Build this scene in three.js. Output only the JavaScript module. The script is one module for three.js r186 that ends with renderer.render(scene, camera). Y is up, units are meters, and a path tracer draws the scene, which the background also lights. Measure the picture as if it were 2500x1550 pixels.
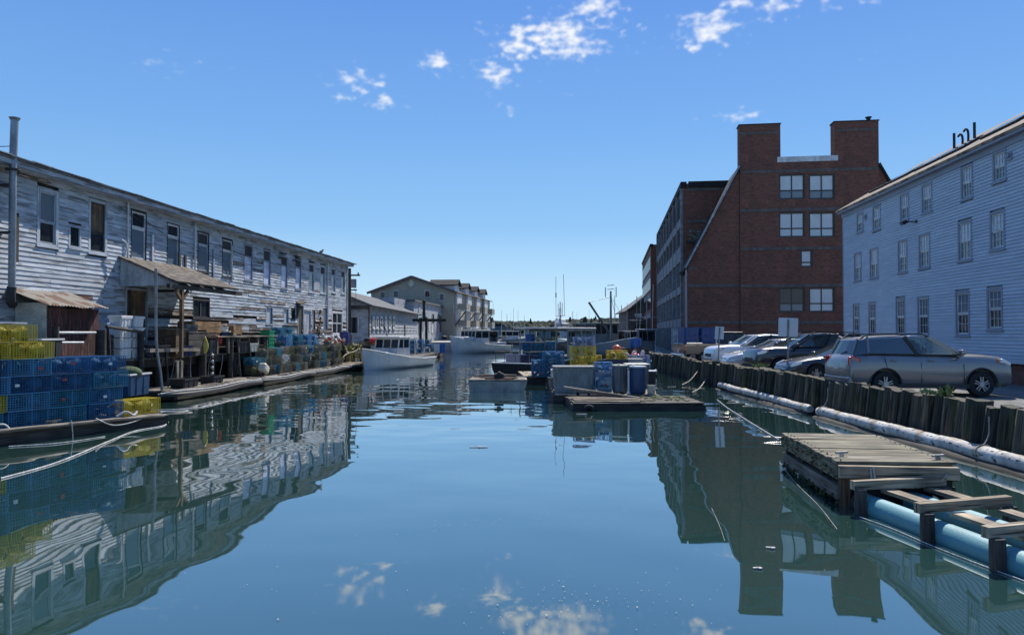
import * as THREE from 'three';
import { mergeGeometries } from 'three/addons/utils/BufferGeometryUtils.js';
import { ImprovedNoise } from 'three/addons/math/ImprovedNoise.js';
import { RoundedBoxGeometry } from 'three/addons/geometries/RoundedBoxGeometry.js';
import { Brush, Evaluator, SUBTRACTION } from 'three-bvh-csg';

// ---------------------------------------------------------------- camera, sky, sun, exposure
const scene = new THREE.Scene();
const EYE = 2.45, F = 1805, PITCH = Math.atan(35 / F);
const camera = new THREE.PerspectiveCamera(2 * Math.atan(775 / F) * 180 / Math.PI, 2500 / 1550, 0.1, 6000);
camera.position.set(0, EYE, 0);
camera.rotation.x = PITCH;
const renderer = new THREE.WebGLRenderer({ antialias: true });
renderer.toneMapping = THREE.LinearToneMapping;
renderer.toneMappingExposure = 1.35;
renderer.shadowMap.enabled = true;

const SUN_AZ = 25.0 * Math.PI / 180, SUN_EL = 50 * Math.PI / 180;   // to the right of straight ahead
const SUN = new THREE.Vector3(Math.sin(SUN_AZ) * Math.cos(SUN_EL), Math.sin(SUN_EL), -Math.cos(SUN_AZ) * Math.cos(SUN_EL));
const sun = new THREE.DirectionalLight(new THREE.Color(1.0, 0.945, 0.86), 5.0);
sun.position.copy(SUN).multiplyScalar(150).add(new THREE.Vector3(0, 0, -40));
sun.target.position.set(0, 0, -40);
sun.castShadow = true;
sun.shadow.mapSize.set(4096, 4096);
Object.assign(sun.shadow.camera, { left: -60, right: 60, top: 60, bottom: -60, near: 1, far: 400 });
scene.add(sun, sun.target);

const noise = new ImprovedNoise();
const fbm = (x, y, z, n = 4) => { let s = 0, a = 0.5; for (let i = 0; i < n; i++) { s += a * noise.noise(x, y, z); x *= 2.03; y *= 2.03; z *= 2.03; a *= 0.5; } return s; };
const smooth = (a, b, x) => { x = Math.min(1, Math.max(0, (x - a) / (b - a))); return x * x * (3 - 2 * x); };
let seed = 12345;
const rnd = () => { seed = (seed * 1664525 + 1013904223) >>> 0; return seed / 4294967296; };
const rr = (a, b) => a + (b - a) * rnd();
const lin = c => { c /= 255; return c <= 0.04045 ? c / 12.92 : Math.pow((c + 0.055) / 1.055, 2.4); };
const ray = (u, v) => {
  const y = -(v - 775), c = Math.cos(PITCH), s = Math.sin(PITCH);
  return new THREE.Vector3(u - 1250, y * c + F * s, y * s - F * c).normalize();
};
{
  const SKYK = 0.78, W = 4096, H = 2048, data = new Float32Array(W * H * 4);
  const stops = [[-90, 150, 190, 215], [0, 206, 235, 251], [3, 190, 226, 250], [8, 146, 196, 243], [15, 121, 174, 235], [24, 102, 152, 225], [45, 84, 136, 214], [90, 62, 108, 190]]
    .map(([e, r, g, b]) => [e, lin(r), lin(g), lin(b)]);
  const clouds = [];                                     // [azimuth, elevation, width, height, strength] in radians
  const put = (u, v, w, h, k) => { const d = ray(u, v); clouds.push([Math.atan2(d.x, -d.z), Math.asin(d.y), w / F, h / F, k]); };
  for (const c of [[1375, 95, 105, 48, 1.15], [1280, 105, 75, 45, 0.8], [1450, 20, 62, 26, 1], [1210, 178, 48, 34, 0.95], [1262, 168, 20, 16, 0.8], [1068, 152, 36, 22, 1], [868, 197, 48, 26, 0.85], [938, 248, 36, 14, 1], [905, 215, 28, 16, 0.6], [838, 232, 22, 12, 0.5], [1735, 68, 62, 42, 1.05], [1702, 112, 24, 14, 0.95], [1805, 5, 55, 16, 1], [1900, 12, 60, 24, 0.75], [1985, 14, 40, 18, 0.5], [2130, 0, 34, 8, 0.8], [1800, 285, 62, 15, 0.75], [1245, 268, 20, 14, 0.75], [425, 150, 42, 18, 0.34], [500, 160, 36, 10, 0.34], [365, 185, 34, 12, 0.2], [2255, 92, 28, 8, 0.26], [2140, 140, 18, 8, 0.26], [1400, 230, 12, 7, 0.3], [1540, 70, 30, 12, 0.35]]) put(...c);
  for (let i = 0; i < 90; i++) { const az = rr(-Math.PI, Math.PI), el = rr(0.2, 1.1); if (Math.abs(az) < 0.72 && el < 0.44) continue; clouds.push([az, el, rr(0.02, 0.07), rr(0.012, 0.028), rr(0.3, 1.1)]); }
  const hue = [lin(247), lin(249), lin(253)].map(c => c * SKYK);
  for (let j = 0; j < H; j++) {
    const el = ((j + 0.5) / H - 0.5) * Math.PI, e = el * 180 / Math.PI;
    let k = 1; while (k < stops.length - 1 && stops[k][0] < e) k++;
    const a = stops[k - 1], b = stops[k], t = Math.min(1, Math.max(0, (e - a[0]) / (b[0] - a[0])));
    for (let i = 0; i < W; i++) {
      const o = (j * W + i) * 4, ang = ((i + 0.5) / W - 0.5) * 2 * Math.PI;
      // air glows a little more towards the sun
      const cs = Math.cos(el) * Math.cos(ang) * SUN.x + Math.sin(el) * SUN.y + Math.cos(el) * Math.sin(ang) * SUN.z;
      const glow = SKYK * (e > 0 ? 0.9 + 0.16 * Math.pow(Math.max(0, 0.5 + 0.5 * cs), 3) : 1);
      for (let q = 0; q < 3; q++) data[o + q] = (a[q + 1] + (b[q + 1] - a[q + 1]) * t) * glow * (q ? 1 : 0.97 + 0.25 * (glow / SKYK - 0.9));
      data[o + 3] = 1;
    }
  }
  for (const [az, el, w, h, k] of clouds) {
    const j0 = Math.max(0, Math.floor(((el - 2.2 * h) / Math.PI + 0.5) * H)), j1 = Math.min(H - 1, Math.ceil(((el + 2.2 * h) / Math.PI + 0.5) * H));
    const span = 2.2 * w / Math.max(0.2, Math.cos(el));
    const ang0 = az - Math.PI / 2;                        // direction (sin az, -cos az) has atan2(z, x) = az - 90 degrees
    const i0 = Math.floor(((ang0 - span) / (2 * Math.PI) + 0.5) * W), i1 = Math.ceil(((ang0 + span) / (2 * Math.PI) + 0.5) * W);
    for (let j = j0; j <= j1; j++) for (let i = i0; i <= i1; i++) {
      const e2 = ((j + 0.5) / H - 0.5) * Math.PI, an = ((i + 0.5) / W - 0.5) * 2 * Math.PI;
      const dx = (an - ang0) * Math.cos(el) / w, dy = (e2 - el) / h;
      const px = Math.cos(e2) * Math.cos(an), py = Math.sin(e2), pz = Math.cos(e2) * Math.sin(an);
      const wisp = fbm(px * 70, py * 120, pz * 70, 6), wide = fbm(px * 22 + 7, py * 40, pz * 22, 3);
      const d = Math.exp(-(dx * dx + dy * dy) * 0.9) * k + wisp * 1.35 + wide * 0.45;
      const al = 0.93 * smooth(0.36, 1.55, d) * smooth(2.2, 1.4, Math.hypot(dx, dy));
      if (al <= 0) continue;
      const o = (j * W + ((i % W) + W) % W) * 4;
      for (let q = 0; q < 3; q++) data[o + q] += (hue[q] - data[o + q]) * al;
    }
  }
  const sky = new THREE.DataTexture(data, W, H, THREE.RGBAFormat, THREE.FloatType);
  sky.mapping = THREE.EquirectangularReflectionMapping;
  sky.magFilter = sky.minFilter = THREE.LinearFilter;
  sky.needsUpdate = true;
  scene.background = sky;
  scene.environment = sky;
}

// ---------------------------------------------------------------- pixels to places
const onY = (u, v, y) => { const r = ray(u, v), t = (y - EYE) / r.y; return new THREE.Vector3(r.x * t, y, r.z * t); };
const atD = (u, v, d) => { const r = ray(u, v), t = -d / r.z; return new THREE.Vector3(r.x * t, EYE + r.y * t, -d); };
function frame(x, y, z, deg) {
  const t = deg * Math.PI / 180;
  return { x, y, z, t, X: new THREE.Vector3(Math.cos(t), 0, -Math.sin(t)), Z: new THREE.Vector3(Math.sin(t), 0, Math.cos(t)) };
}
// a picture point on the plane of a wall, in the wall's own axes (off metres in front of it)
function onWall(fr, u, v, off = 0) {
  const r = ray(u, v), o = new THREE.Vector3(fr.x, fr.y, fr.z).addScaledVector(fr.Z, off), e = new THREE.Vector3(0, EYE, 0);
  const t = o.clone().sub(e).dot(fr.Z) / r.dot(fr.Z), p = e.addScaledVector(r, t).sub(o);
  return [p.dot(fr.X), p.y];
}
const toWorld = (fr, x, y, z) => new THREE.Vector3(fr.x, fr.y, fr.z).addScaledVector(fr.X, x).addScaledVector(fr.Z, z).add(new THREE.Vector3(0, y, 0));

// ---------------------------------------------------------------- geometry helpers (uv in metres)
const V = (x, y, z) => new THREE.Vector3(x, y, z);
function place(g, p = [0, 0, 0], r) {
  const m = new THREE.Matrix4();
  if (r) m.makeRotationFromEuler(new THREE.Euler(...r));
  m.setPosition(p.x ?? p[0], p.y ?? p[1], p.z ?? p[2]);
  return g.applyMatrix4(m);
}
function metreUV(g, w, h, d) {                            // grain runs along the longest side
  const n = g.attributes.normal, p = g.attributes.position, uv = g.attributes.uv, ou = rnd() * 7, ov = rnd() * 7;
  for (let i = 0; i < p.count; i++) {
    const a = [Math.abs(n.getX(i)), Math.abs(n.getY(i)), Math.abs(n.getZ(i))], s = [w, h, d], q = [p.getX(i), p.getY(i), p.getZ(i)];
    const k = a[0] >= a[1] && a[0] >= a[2] ? 0 : a[1] >= a[2] ? 1 : 2;
    let [m, l] = [0, 1, 2].filter(x => x !== k);
    if (s[l] > s[m]) [m, l] = [l, m];
    uv.setXY(i, q[m] + ou, q[l] + ov);
  }
  return g;
}
const bx = (w, h, d, p, r) => place(metreUV(new THREE.BoxGeometry(w, h, d), w, h, d), p, r);
const rb = (w, h, d, rad, p, r, seg = 2) => place(metreUV(new RoundedBoxGeometry(w, h, d, seg, rad), w, h, d), p, r);
// box whose uv always follow the world axes (walls): u horizontal, v vertical
function wallBox(w, h, d, p, r) {
  const g = new THREE.BoxGeometry(w, h, d), n = g.attributes.normal, q = g.attributes.position, uv = g.attributes.uv;
  for (let i = 0; i < q.count; i++) {
    if (Math.abs(n.getY(i)) > 0.5) uv.setXY(i, q.getX(i), q.getZ(i));
    else uv.setXY(i, Math.abs(n.getX(i)) > 0.5 ? q.getZ(i) : q.getX(i), q.getY(i));
  }
  return place(g, p, r);
}
function cy(r1, r2, h, p, r, seg = 12, open = false) {    // r1 above
  const g = new THREE.CylinderGeometry(r1, r2, h, seg, 1, open), uv = g.attributes.uv, c = Math.PI * (r1 + r2), o = rnd() * 5;
  for (let i = 0; i < uv.count; i++) uv.setXY(i, uv.getX(i) * c + o, uv.getY(i) * h + o);
  return place(g, p, r);
}
const UPV = V(0, 1, 0);
function bar(a, b, r, seg = 6, r2 = r) {
  a = V(...(a.toArray?.() ?? a)); b = V(...(b.toArray?.() ?? b));
  const d = b.clone().sub(a), g = cy(r2, r, d.length(), [0, 0, 0], null, seg);
  return g.applyMatrix4(new THREE.Matrix4().compose(a.add(b).multiplyScalar(0.5), new THREE.Quaternion().setFromUnitVectors(UPV, d.normalize()), V(1, 1, 1)));
}
function beam(a, b, w, h) {                               // a rectangular timber from a to b, h upright
  a = V(...(a.toArray?.() ?? a)); b = V(...(b.toArray?.() ?? b));
  const d = b.clone().sub(a), g = bx(d.length(), h, w), x = d.normalize(), z = V().crossVectors(x, UPV).normalize();
  if (z.lengthSq() < 0.1) z.set(0, 0, 1);
  const y = V().crossVectors(z, x);
  return g.applyMatrix4(new THREE.Matrix4().makeBasis(x, y, z).setPosition(a.add(b).multiplyScalar(0.5)));
}
function tube(pts, r, seg = 24, rad = 6) {
  const c = new THREE.CatmullRomCurve3(pts.map(p => V(...(p.toArray?.() ?? p)))), g = new THREE.TubeGeometry(c, seg, r, rad, false), L = c.getLength(), uv = g.attributes.uv;
  for (let i = 0; i < uv.count; i++) uv.setXY(i, uv.getX(i) * L, uv.getY(i) * 6.28 * r);
  return g;
}
// closed outline in xy, pushed along z from z0 to z1
function prism(pts, z0, z1, bevel = 0) {
  const s = new THREE.Shape(pts.map(p => new THREE.Vector2(p[0], p[1])));
  const g = new THREE.ExtrudeGeometry(s, { depth: z1 - z0 - 2 * bevel, bevelEnabled: bevel > 0, bevelThickness: bevel, bevelSize: bevel, bevelOffset: -bevel, bevelSegments: 2, steps: 1 });
  return g.translate(0, 0, z0 + bevel);
}
// quad strip surface through rows of points
function loft(rows, closed = false, flip = false) {
  const n = rows[0].length, pos = [], uv = [], idx = [];
  rows.forEach((row, i) => row.forEach((p, j) => { pos.push(...p); uv.push(p[0], p[1] + p[2]); }));
  for (let i = 0; i < rows.length - 1; i++) for (let j = 0; j < n - (closed ? 0 : 1); j++) {
    const a = i * n + j, b = i * n + (j + 1) % n, c = a + n, d = b + n;
    flip ? idx.push(a, c, b, b, c, d) : idx.push(a, b, c, b, d, c);
  }
  const g = new THREE.BufferGeometry();
  g.setAttribute('position', new THREE.Float32BufferAttribute(pos, 3));
  g.setAttribute('uv', new THREE.Float32BufferAttribute(uv, 2));
  g.setIndex(idx); g.computeVertexNormals();
  return g;
}
const mg = list => {
  if (!Array.isArray(list)) return list;
  if (list.length === 1) return list[0];
  return mergeGeometries(list.map(g => { const h = g.index ? g.toNonIndexed() : g; for (const k of Object.keys(h.attributes)) if (!['position', 'normal', 'uv'].includes(k)) h.deleteAttribute(k); return h; }));
};
const used = {};
const numbered = n => { const k = used[n] = (used[n] ?? -1) + 1; return k ? `${n}_${String(k).padStart(3, '0')}` : n; };
function mesh(name, g, m, parent) {
  const o = new THREE.Mesh(mg(g), m);
  o.name = parent ? name : numbered(name); o.castShadow = o.receiveShadow = true;
  (parent ?? scene).add(o);
  return o;
}
function tag(o, label, category, group) { o.userData.label = label; o.userData.category = category; if (group) o.userData.group = group; return o; }
function thing(name, label, category, p = [0, 0, 0], turn = 0, group) {
  const o = new THREE.Group(); o.name = numbered(name); scene.add(o);
  o.position.set(p.x ?? p[0], p.y ?? p[1], p.z ?? p[2]); o.rotation.y = turn;
  return tag(o, label, category, group);
}
function dup(src, p, turn, label, group) {
  const o = src.clone(); o.name = numbered(src.name.replace(/_\d{3}$/, '')); scene.add(o);
  o.userData = { ...src.userData };
  o.position.set(p.x ?? p[0], p.y ?? p[1], p.z ?? p[2]); if (turn !== undefined) o.rotation.y = turn;
  if (label) o.userData.label = label; if (group) o.userData.group = group;
  return o;
}
const struct = (name, g, m) => { const o = mesh(name, g, m); o.userData.kind = 'structure'; o.userData.label = undefined; delete o.userData.label; return o; };

// ---------------------------------------------------------------- textures and materials
const PER = 256;                                          // lattice noise that tiles
const lat = new Float32Array(PER * PER).map(() => rnd());
const vn = (x, y, px, py) => {
  const xi = Math.floor(x), yi = Math.floor(y), fx = x - xi, fy = y - yi, sx = fx * fx * (3 - 2 * fx), sy = fy * fy * (3 - 2 * fy);
  const g = (a, b) => lat[(((b % py) + py) % py) * PER + (((a % px) + px) % px)];
  return (g(xi, yi) * (1 - sx) + g(xi + 1, yi) * sx) * (1 - sy) + (g(xi, yi + 1) * (1 - sx) + g(xi + 1, yi + 1) * sx) * sy;
};
const tn = (x, y, fx, fy, oct = 4) => { let s = 0, a = 0.5, t = 0; for (let i = 0; i < oct; i++) { s += a * vn(x * fx + i * 17, y * fy + i * 31, fx, fy); t += a; fx = Math.min(PER, fx * 2); fy = Math.min(PER, fy * 2); a *= 0.55; } return s / t; };
function tex(size, fn, srgb = true, repeat = 1, rep2 = repeat) {
  const d = new Uint8Array(size * size * 4);
  for (let j = 0; j < size; j++) for (let i = 0; i < size; i++) {
    const c = fn(i / size, j / size), o = (j * size + i) * 4;
    for (let q = 0; q < 3; q++) d[o + q] = Math.max(0, Math.min(255, (c.length ? c[q] : c) * 255));
    d[o + 3] = 255;
  }
  const t = new THREE.DataTexture(d, size, size);
  t.wrapS = t.wrapT = THREE.RepeatWrapping; t.magFilter = THREE.LinearFilter; t.minFilter = THREE.LinearMipmapLinearFilter; t.generateMipmaps = true;
  if (srgb) t.colorSpace = THREE.SRGBColorSpace;
  t.repeat.set(repeat, rep2); t.needsUpdate = true;
  return t;
}
const mix = (a, b, t) => a.map((x, i) => x + (b[i] - x) * t);
const T = {
  grain: tex(512, (x, y) => { const s = tn(x, y, 4, 64, 4), c = smooth(0.70, 0.80, tn(x + 0.3, y, 3, 48, 3)), b = tn(x, y, 5, 5, 4); const v = 0.62 + 0.5 * (s - 0.5) + 0.42 * (b - 0.5) - 0.45 * c; return [v * 1.02, v, v * 0.97]; }, true, 0.5, 0.8),
  grainBump: tex(512, (x, y) => 0.5 + 0.7 * (tn(x, y, 4, 64, 4) - 0.5) - 0.4 * smooth(0.70, 0.80, tn(x + 0.3, y, 3, 48, 3)), false, 0.5, 0.8),
  // paint coming off old boards: pale paint, grey wood where it has gone
  peel: tex(512, (x, y) => {
    const bare = smooth(0.555, 0.62, tn(x, y, 6, 40, 5) * 0.65 + tn(x, y, 5, 5, 3) * 0.35), g = tn(x, y, 4, 70, 3), b = tn(x, y, 8, 12, 4);
    return mix([0.86 + 0.2 * (b - 0.5), 0.87 + 0.2 * (b - 0.5), 0.88 + 0.2 * (b - 0.5)], [0.50 + 0.5 * (g - 0.5), 0.485 + 0.5 * (g - 0.5), 0.47 + 0.5 * (g - 0.5)], bare * 0.55);
  }, true, 0.33, 0.7),
  bare: tex(512, (x, y) => {
    const paint = smooth(0.55, 0.63, tn(x, y, 8, 40, 5)), g = tn(x, y, 4, 70, 3), b = tn(x, y, 6, 8, 4);
    return mix([0.46 + 0.55 * (g - 0.5) + 0.3 * (b - 0.5), 0.42 + 0.5 * (g - 0.5) + 0.28 * (b - 0.5), 0.39 + 0.5 * (g - 0.5) + 0.26 * (b - 0.5)], [0.82, 0.82, 0.82], paint * 0.85);
  }, true, 0.33, 0.7),
  speck: tex(512, (x, y) => { const v = 0.78 + 0.5 * (tn(x, y, 128, 128, 2) - 0.5) + 0.35 * (tn(x, y, 7, 7, 5) - 0.5); return [v, v, v]; }, true, 0.5),
  faint: tex(256, (x, y) => { const v = 0.93 + 0.1 * (tn(x, y, 6, 6, 5) - 0.5); return [v, v, v]; }, true, 0.3),
  stain: tex(512, (x, y) => { const v = 0.86 + 0.36 * (tn(x, y, 10, 5, 5) - 0.5) + 0.2 * (tn(x, y, 90, 40, 2) - 0.5); return [v, v, v]; }, true, 0.4),
  streak: tex(512, (x, y) => { const v = 0.66 + 0.8 * (tn(x, y, 30, 3, 4) - 0.5) + 0.4 * (tn(x, y, 90, 8, 3) - 0.5); return [v, v, v]; }, true, 1.2, 0.5),
  bump: tex(512, (x, y) => 0.5 + 0.6 * (tn(x, y, 40, 40, 4) - 0.5), false, 1),
  brick: tex(512, (x, y) => {
    const r = Math.floor(y * 48), ox = x * 16 + (r % 2) * 0.5, c = Math.floor(ox), fy = y * 48 - r, fx = ox - c;
    const m = fx < 0.045 || fy < 0.13, k = lat[(r % 48) * PER + (c % 16)], b = tn(x, y, 5, 5, 4);
    const br = [0.485 + 0.16 * (k - 0.5) + 0.14 * (b - 0.5), 0.325 + 0.1 * (k - 0.5) + 0.09 * (b - 0.5), 0.28 + 0.08 * (k - 0.5) + 0.08 * (b - 0.5)];
    return m ? [0.48, 0.41, 0.37] : br;
  }, true, 0.28),
  shingle: tex(512, (x, y) => { const r = Math.floor(y * 16), c = Math.floor(x * 10 + (r % 2) * 0.5), k = lat[r * PER + ((c % 10) + 10) % 10], f = y * 16 - r; const v = 0.66 + 0.34 * (k - 0.5) + 0.3 * (tn(x, y, 128, 128, 2) - 0.5) - (f < 0.1 ? 0.25 : 0); return [v * 1.03, v * 0.98, v * 0.92]; }, true, 0.4),
  pile: tex(512, (x, y) => {
    const s = tn(x, y, 40, 3, 4), c = smooth(0.64, 0.72, tn(x + 0.4, y, 36, 2, 3)), m = smooth(0.53, 0.68, tn(x, y, 7, 6, 5));
    const v = 0.43 + 0.6 * (s - 0.5) - 0.25 * c; return mix([v * 1.03, v * 0.98, v * 0.88], [v * 0.72, v * 0.86, v * 0.48], m * 0.75);
  }, true, 0.7, 0.5),
  birch: tex(512, (x, y) => {
    const dark = smooth(0.62, 0.72, tn(x, y, 14, 30, 4)), tan = smooth(0.52, 0.66, tn(x + 0.3, y, 5, 7, 5)), b = tn(x, y, 8, 6, 5), v = 0.9 + 0.42 * (b - 0.5);
    return mix(mix([v, v * 0.985, v * 0.95], [0.66, 0.58, 0.47], tan * 0.6), [0.26, 0.22, 0.18], dark * 0.85);
  }, true, 0.5, 0.6),
  rust: tex(512, (x, y) => { const r = smooth(0.45, 0.6, tn(x, y, 7, 7, 5)); return mix([0.62, 0.60, 0.56], [0.44, 0.27, 0.19], r); }, true, 0.5),
  hull: tex(512, (x, y) => { const v = 0.9 + 0.12 * (tn(x, y, 5, 5, 4) - 0.5) - 0.1 * smooth(0.66, 0.8, tn(x, y, 40, 4, 3)); return [v, v, v * 0.99]; }, true, 0.3),
};
const rgb = (...c) => new THREE.Color().setRGB(...c);
const mat = (color, rough = 0.8, o = {}) => new THREE.MeshPhysicalMaterial({ color: Array.isArray(color) ? rgb(...color) : color, roughness: rough, ...o });
const wood = (c, o = {}) => mat(c, 0.85, { map: T.grain, bumpMap: T.grainBump, bumpScale: 0.006, ...o });
const paint = (c, o = {}) => mat(c, 0.6, { map: T.stain, ...o });
const M = {
  peel: [[0.55, 0.59, 0.63], [0.46, 0.495, 0.53], [0.63, 0.66, 0.69], [0.51, 0.53, 0.55]].map(c => mat(c, 0.8, { map: T.peel, bumpMap: T.grainBump, bumpScale: 0.004 })),
  bare: [[0.62, 0.58, 0.54], [0.48, 0.45, 0.42], [0.75, 0.71, 0.67]].map(c => mat(c, 0.9, { map: T.bare, bumpMap: T.grainBump, bumpScale: 0.006 })),
  redBoard: [[0.50, 0.19, 0.15], [0.42, 0.22, 0.18]].map(c => mat(c, 0.9, { map: T.bare })),
  oldWood: [[0.42, 0.38, 0.33], [0.34, 0.31, 0.27], [0.50, 0.45, 0.38], [0.40, 0.37, 0.33]].map(c => wood(c)),
  wetWood: wood([0.085, 0.078, 0.068]), darkWood: wood([0.13, 0.115, 0.10]), brownWood: wood([0.34, 0.21, 0.12]), plywood: wood([0.55, 0.33, 0.15]),
  mossWood: [[0.37, 0.345, 0.24], [0.32, 0.305, 0.20], [0.42, 0.385, 0.28], [0.35, 0.33, 0.23], [0.28, 0.25, 0.17], [0.44, 0.40, 0.31]].map(c => wood(c, { bumpScale: 0.012 })),
  deckWood: [[0.70, 0.58, 0.42], [0.60, 0.49, 0.35], [0.78, 0.66, 0.50]].map(c => wood(c)),
  pile: [[0.40, 0.38, 0.34], [0.26, 0.26, 0.23], [0.56, 0.51, 0.45], [0.26, 0.28, 0.21]].map(c => mat(c, 0.9, { map: T.pile, bumpMap: T.pile, bumpScale: 0.02 })),
  pileTop: wood([0.36, 0.34, 0.26]),
  white: paint([0.78, 0.78, 0.77]), trimGrey: paint([0.34, 0.37, 0.43]), cream: paint([0.70, 0.66, 0.55]), greyMetal: mat([0.33, 0.35, 0.37], 0.45, { metalness: 0.6, map: T.stain }),
  black: mat([0.02, 0.02, 0.022], 0.6), rubber: mat([0.022, 0.022, 0.024], 0.85, { map: T.speck }), dark: mat([0.035, 0.036, 0.04], 0.8, { map: T.stain }),
  glass: mat([0.020, 0.026, 0.032], 0.04, { ior: 1.52 }), glassPale: mat([0.50, 0.54, 0.55], 0.08, { ior: 1.5 }), glassMid: mat([0.13, 0.17, 0.2], 0.06, { ior: 1.5 }), lilac: mat([0.74, 0.76, 0.93], 0.25, { map: T.stain }),
  asphalt: mat([0.24, 0.235, 0.22], 0.95, { map: T.speck, bumpMap: T.bump, bumpScale: 0.008 }),
  concrete: mat([0.42, 0.41, 0.39], 0.9, { map: T.stain, bumpMap: T.bump, bumpScale: 0.005 }),
  brick: mat([0.78, 0.68, 0.60], 0.9, { map: T.brick }), stone: mat([0.165, 0.135, 0.12], 0.9, { map: T.stain }),
  shingle: mat([0.52, 0.46, 0.40], 0.95, { map: T.shingle }), darkRoof: mat([0.035, 0.04, 0.05], 0.9, { map: T.shingle }), tarRoof: mat([0.20, 0.20, 0.20], 0.95, { map: T.speck }),
  rope: mat([0.55, 0.52, 0.46], 0.95, { map: T.speck }), whiteRope: mat([0.72, 0.72, 0.70], 0.95, { map: T.speck }),
  steel: mat([0.45, 0.46, 0.48], 0.4, { metalness: 0.85, map: T.stain }), chrome: mat([0.75, 0.76, 0.78], 0.15, { metalness: 1 }),
};
// ---------------------------------------------------------------- water
{
  const hgt = (x, z) => {
    const d = Math.max(0, -z), far = smooth(12, 30, d), e = fbm(x * 0.11 + 9, z * 0.09, 4.2, 2);
    const calm = 0.35 + 1.3 * smooth(-0.2, 0.35, e);
    let h = 0.0125 * noise.noise(x * 0.34, z * 0.27, 1.7);
    h += 0.0042 * noise.noise(x * 0.85 + 3, z * 0.95, 5.1);
    h += (0.00075 + 0.0013 * far) * calm * noise.noise(x * 1.4 + 1.2, z * 2.5, 8.3);
    h += (0.0001 + 0.00045 * far) * calm * noise.noise(x * 2.6, z * 4.6 + 3.1, 2.9);
    return h * smooth(75, 62, d) * smooth(-3.6, -2, d) * (0.85 + 0.9 * far) * smooth(-19.8, -16, x) * smooth(16.8, 12, x);
  };
  const nx = 200, nz = 460, x0 = -20, x1 = 17, z0 = 4, z1 = -78, pos = [], nor = [], uv = [], idx = [];
  for (let j = 0; j <= nz; j++) for (let i = 0; i <= nx; i++) {
    const x = x0 + (x1 - x0) * i / nx, z = z0 + (z1 - z0) * Math.pow(j / nz, 1.15), e = 0.02, h = hgt(x, z);
    const n = V(-(hgt(x + e, z) - hgt(x - e, z)) / (2 * e), 1, -(hgt(x, z + e) - hgt(x, z - e)) / (2 * e)).normalize();
    pos.push(x, h, z); nor.push(n.x, n.y, n.z); uv.push(x, z);
    if (i < nx && j < nz) { const a = j * (nx + 1) + i, b = a + 1, c = a + nx + 1; idx.push(a, b, c, b, c + 1, c); }
  }
  const near = new THREE.BufferGeometry();
  near.setAttribute('position', new THREE.Float32BufferAttribute(pos, 3)); near.setAttribute('normal', new THREE.Float32BufferAttribute(nor, 3)); near.setAttribute('uv', new THREE.Float32BufferAttribute(uv, 2)); near.setIndex(idx);
  const flat = (a, b, c, d) => { const g = new THREE.PlaneGeometry(b - a, d - c); g.rotateX(-Math.PI / 2); return g.translate((a + b) / 2, 0, (c + d) / 2); };
  const ws = mat([0.019, 0.054, 0.046], 0.015, { ior: 2.333, clearcoat: 1, clearcoatRoughness: 0.015 });
  struct('water', [near, flat(-2500, 2500, -2600, z1), flat(-2500, x0, z1, z0), flat(x1, 2500, z1, z0), flat(-2500, 2500, z0, 60)], ws);
}
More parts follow.
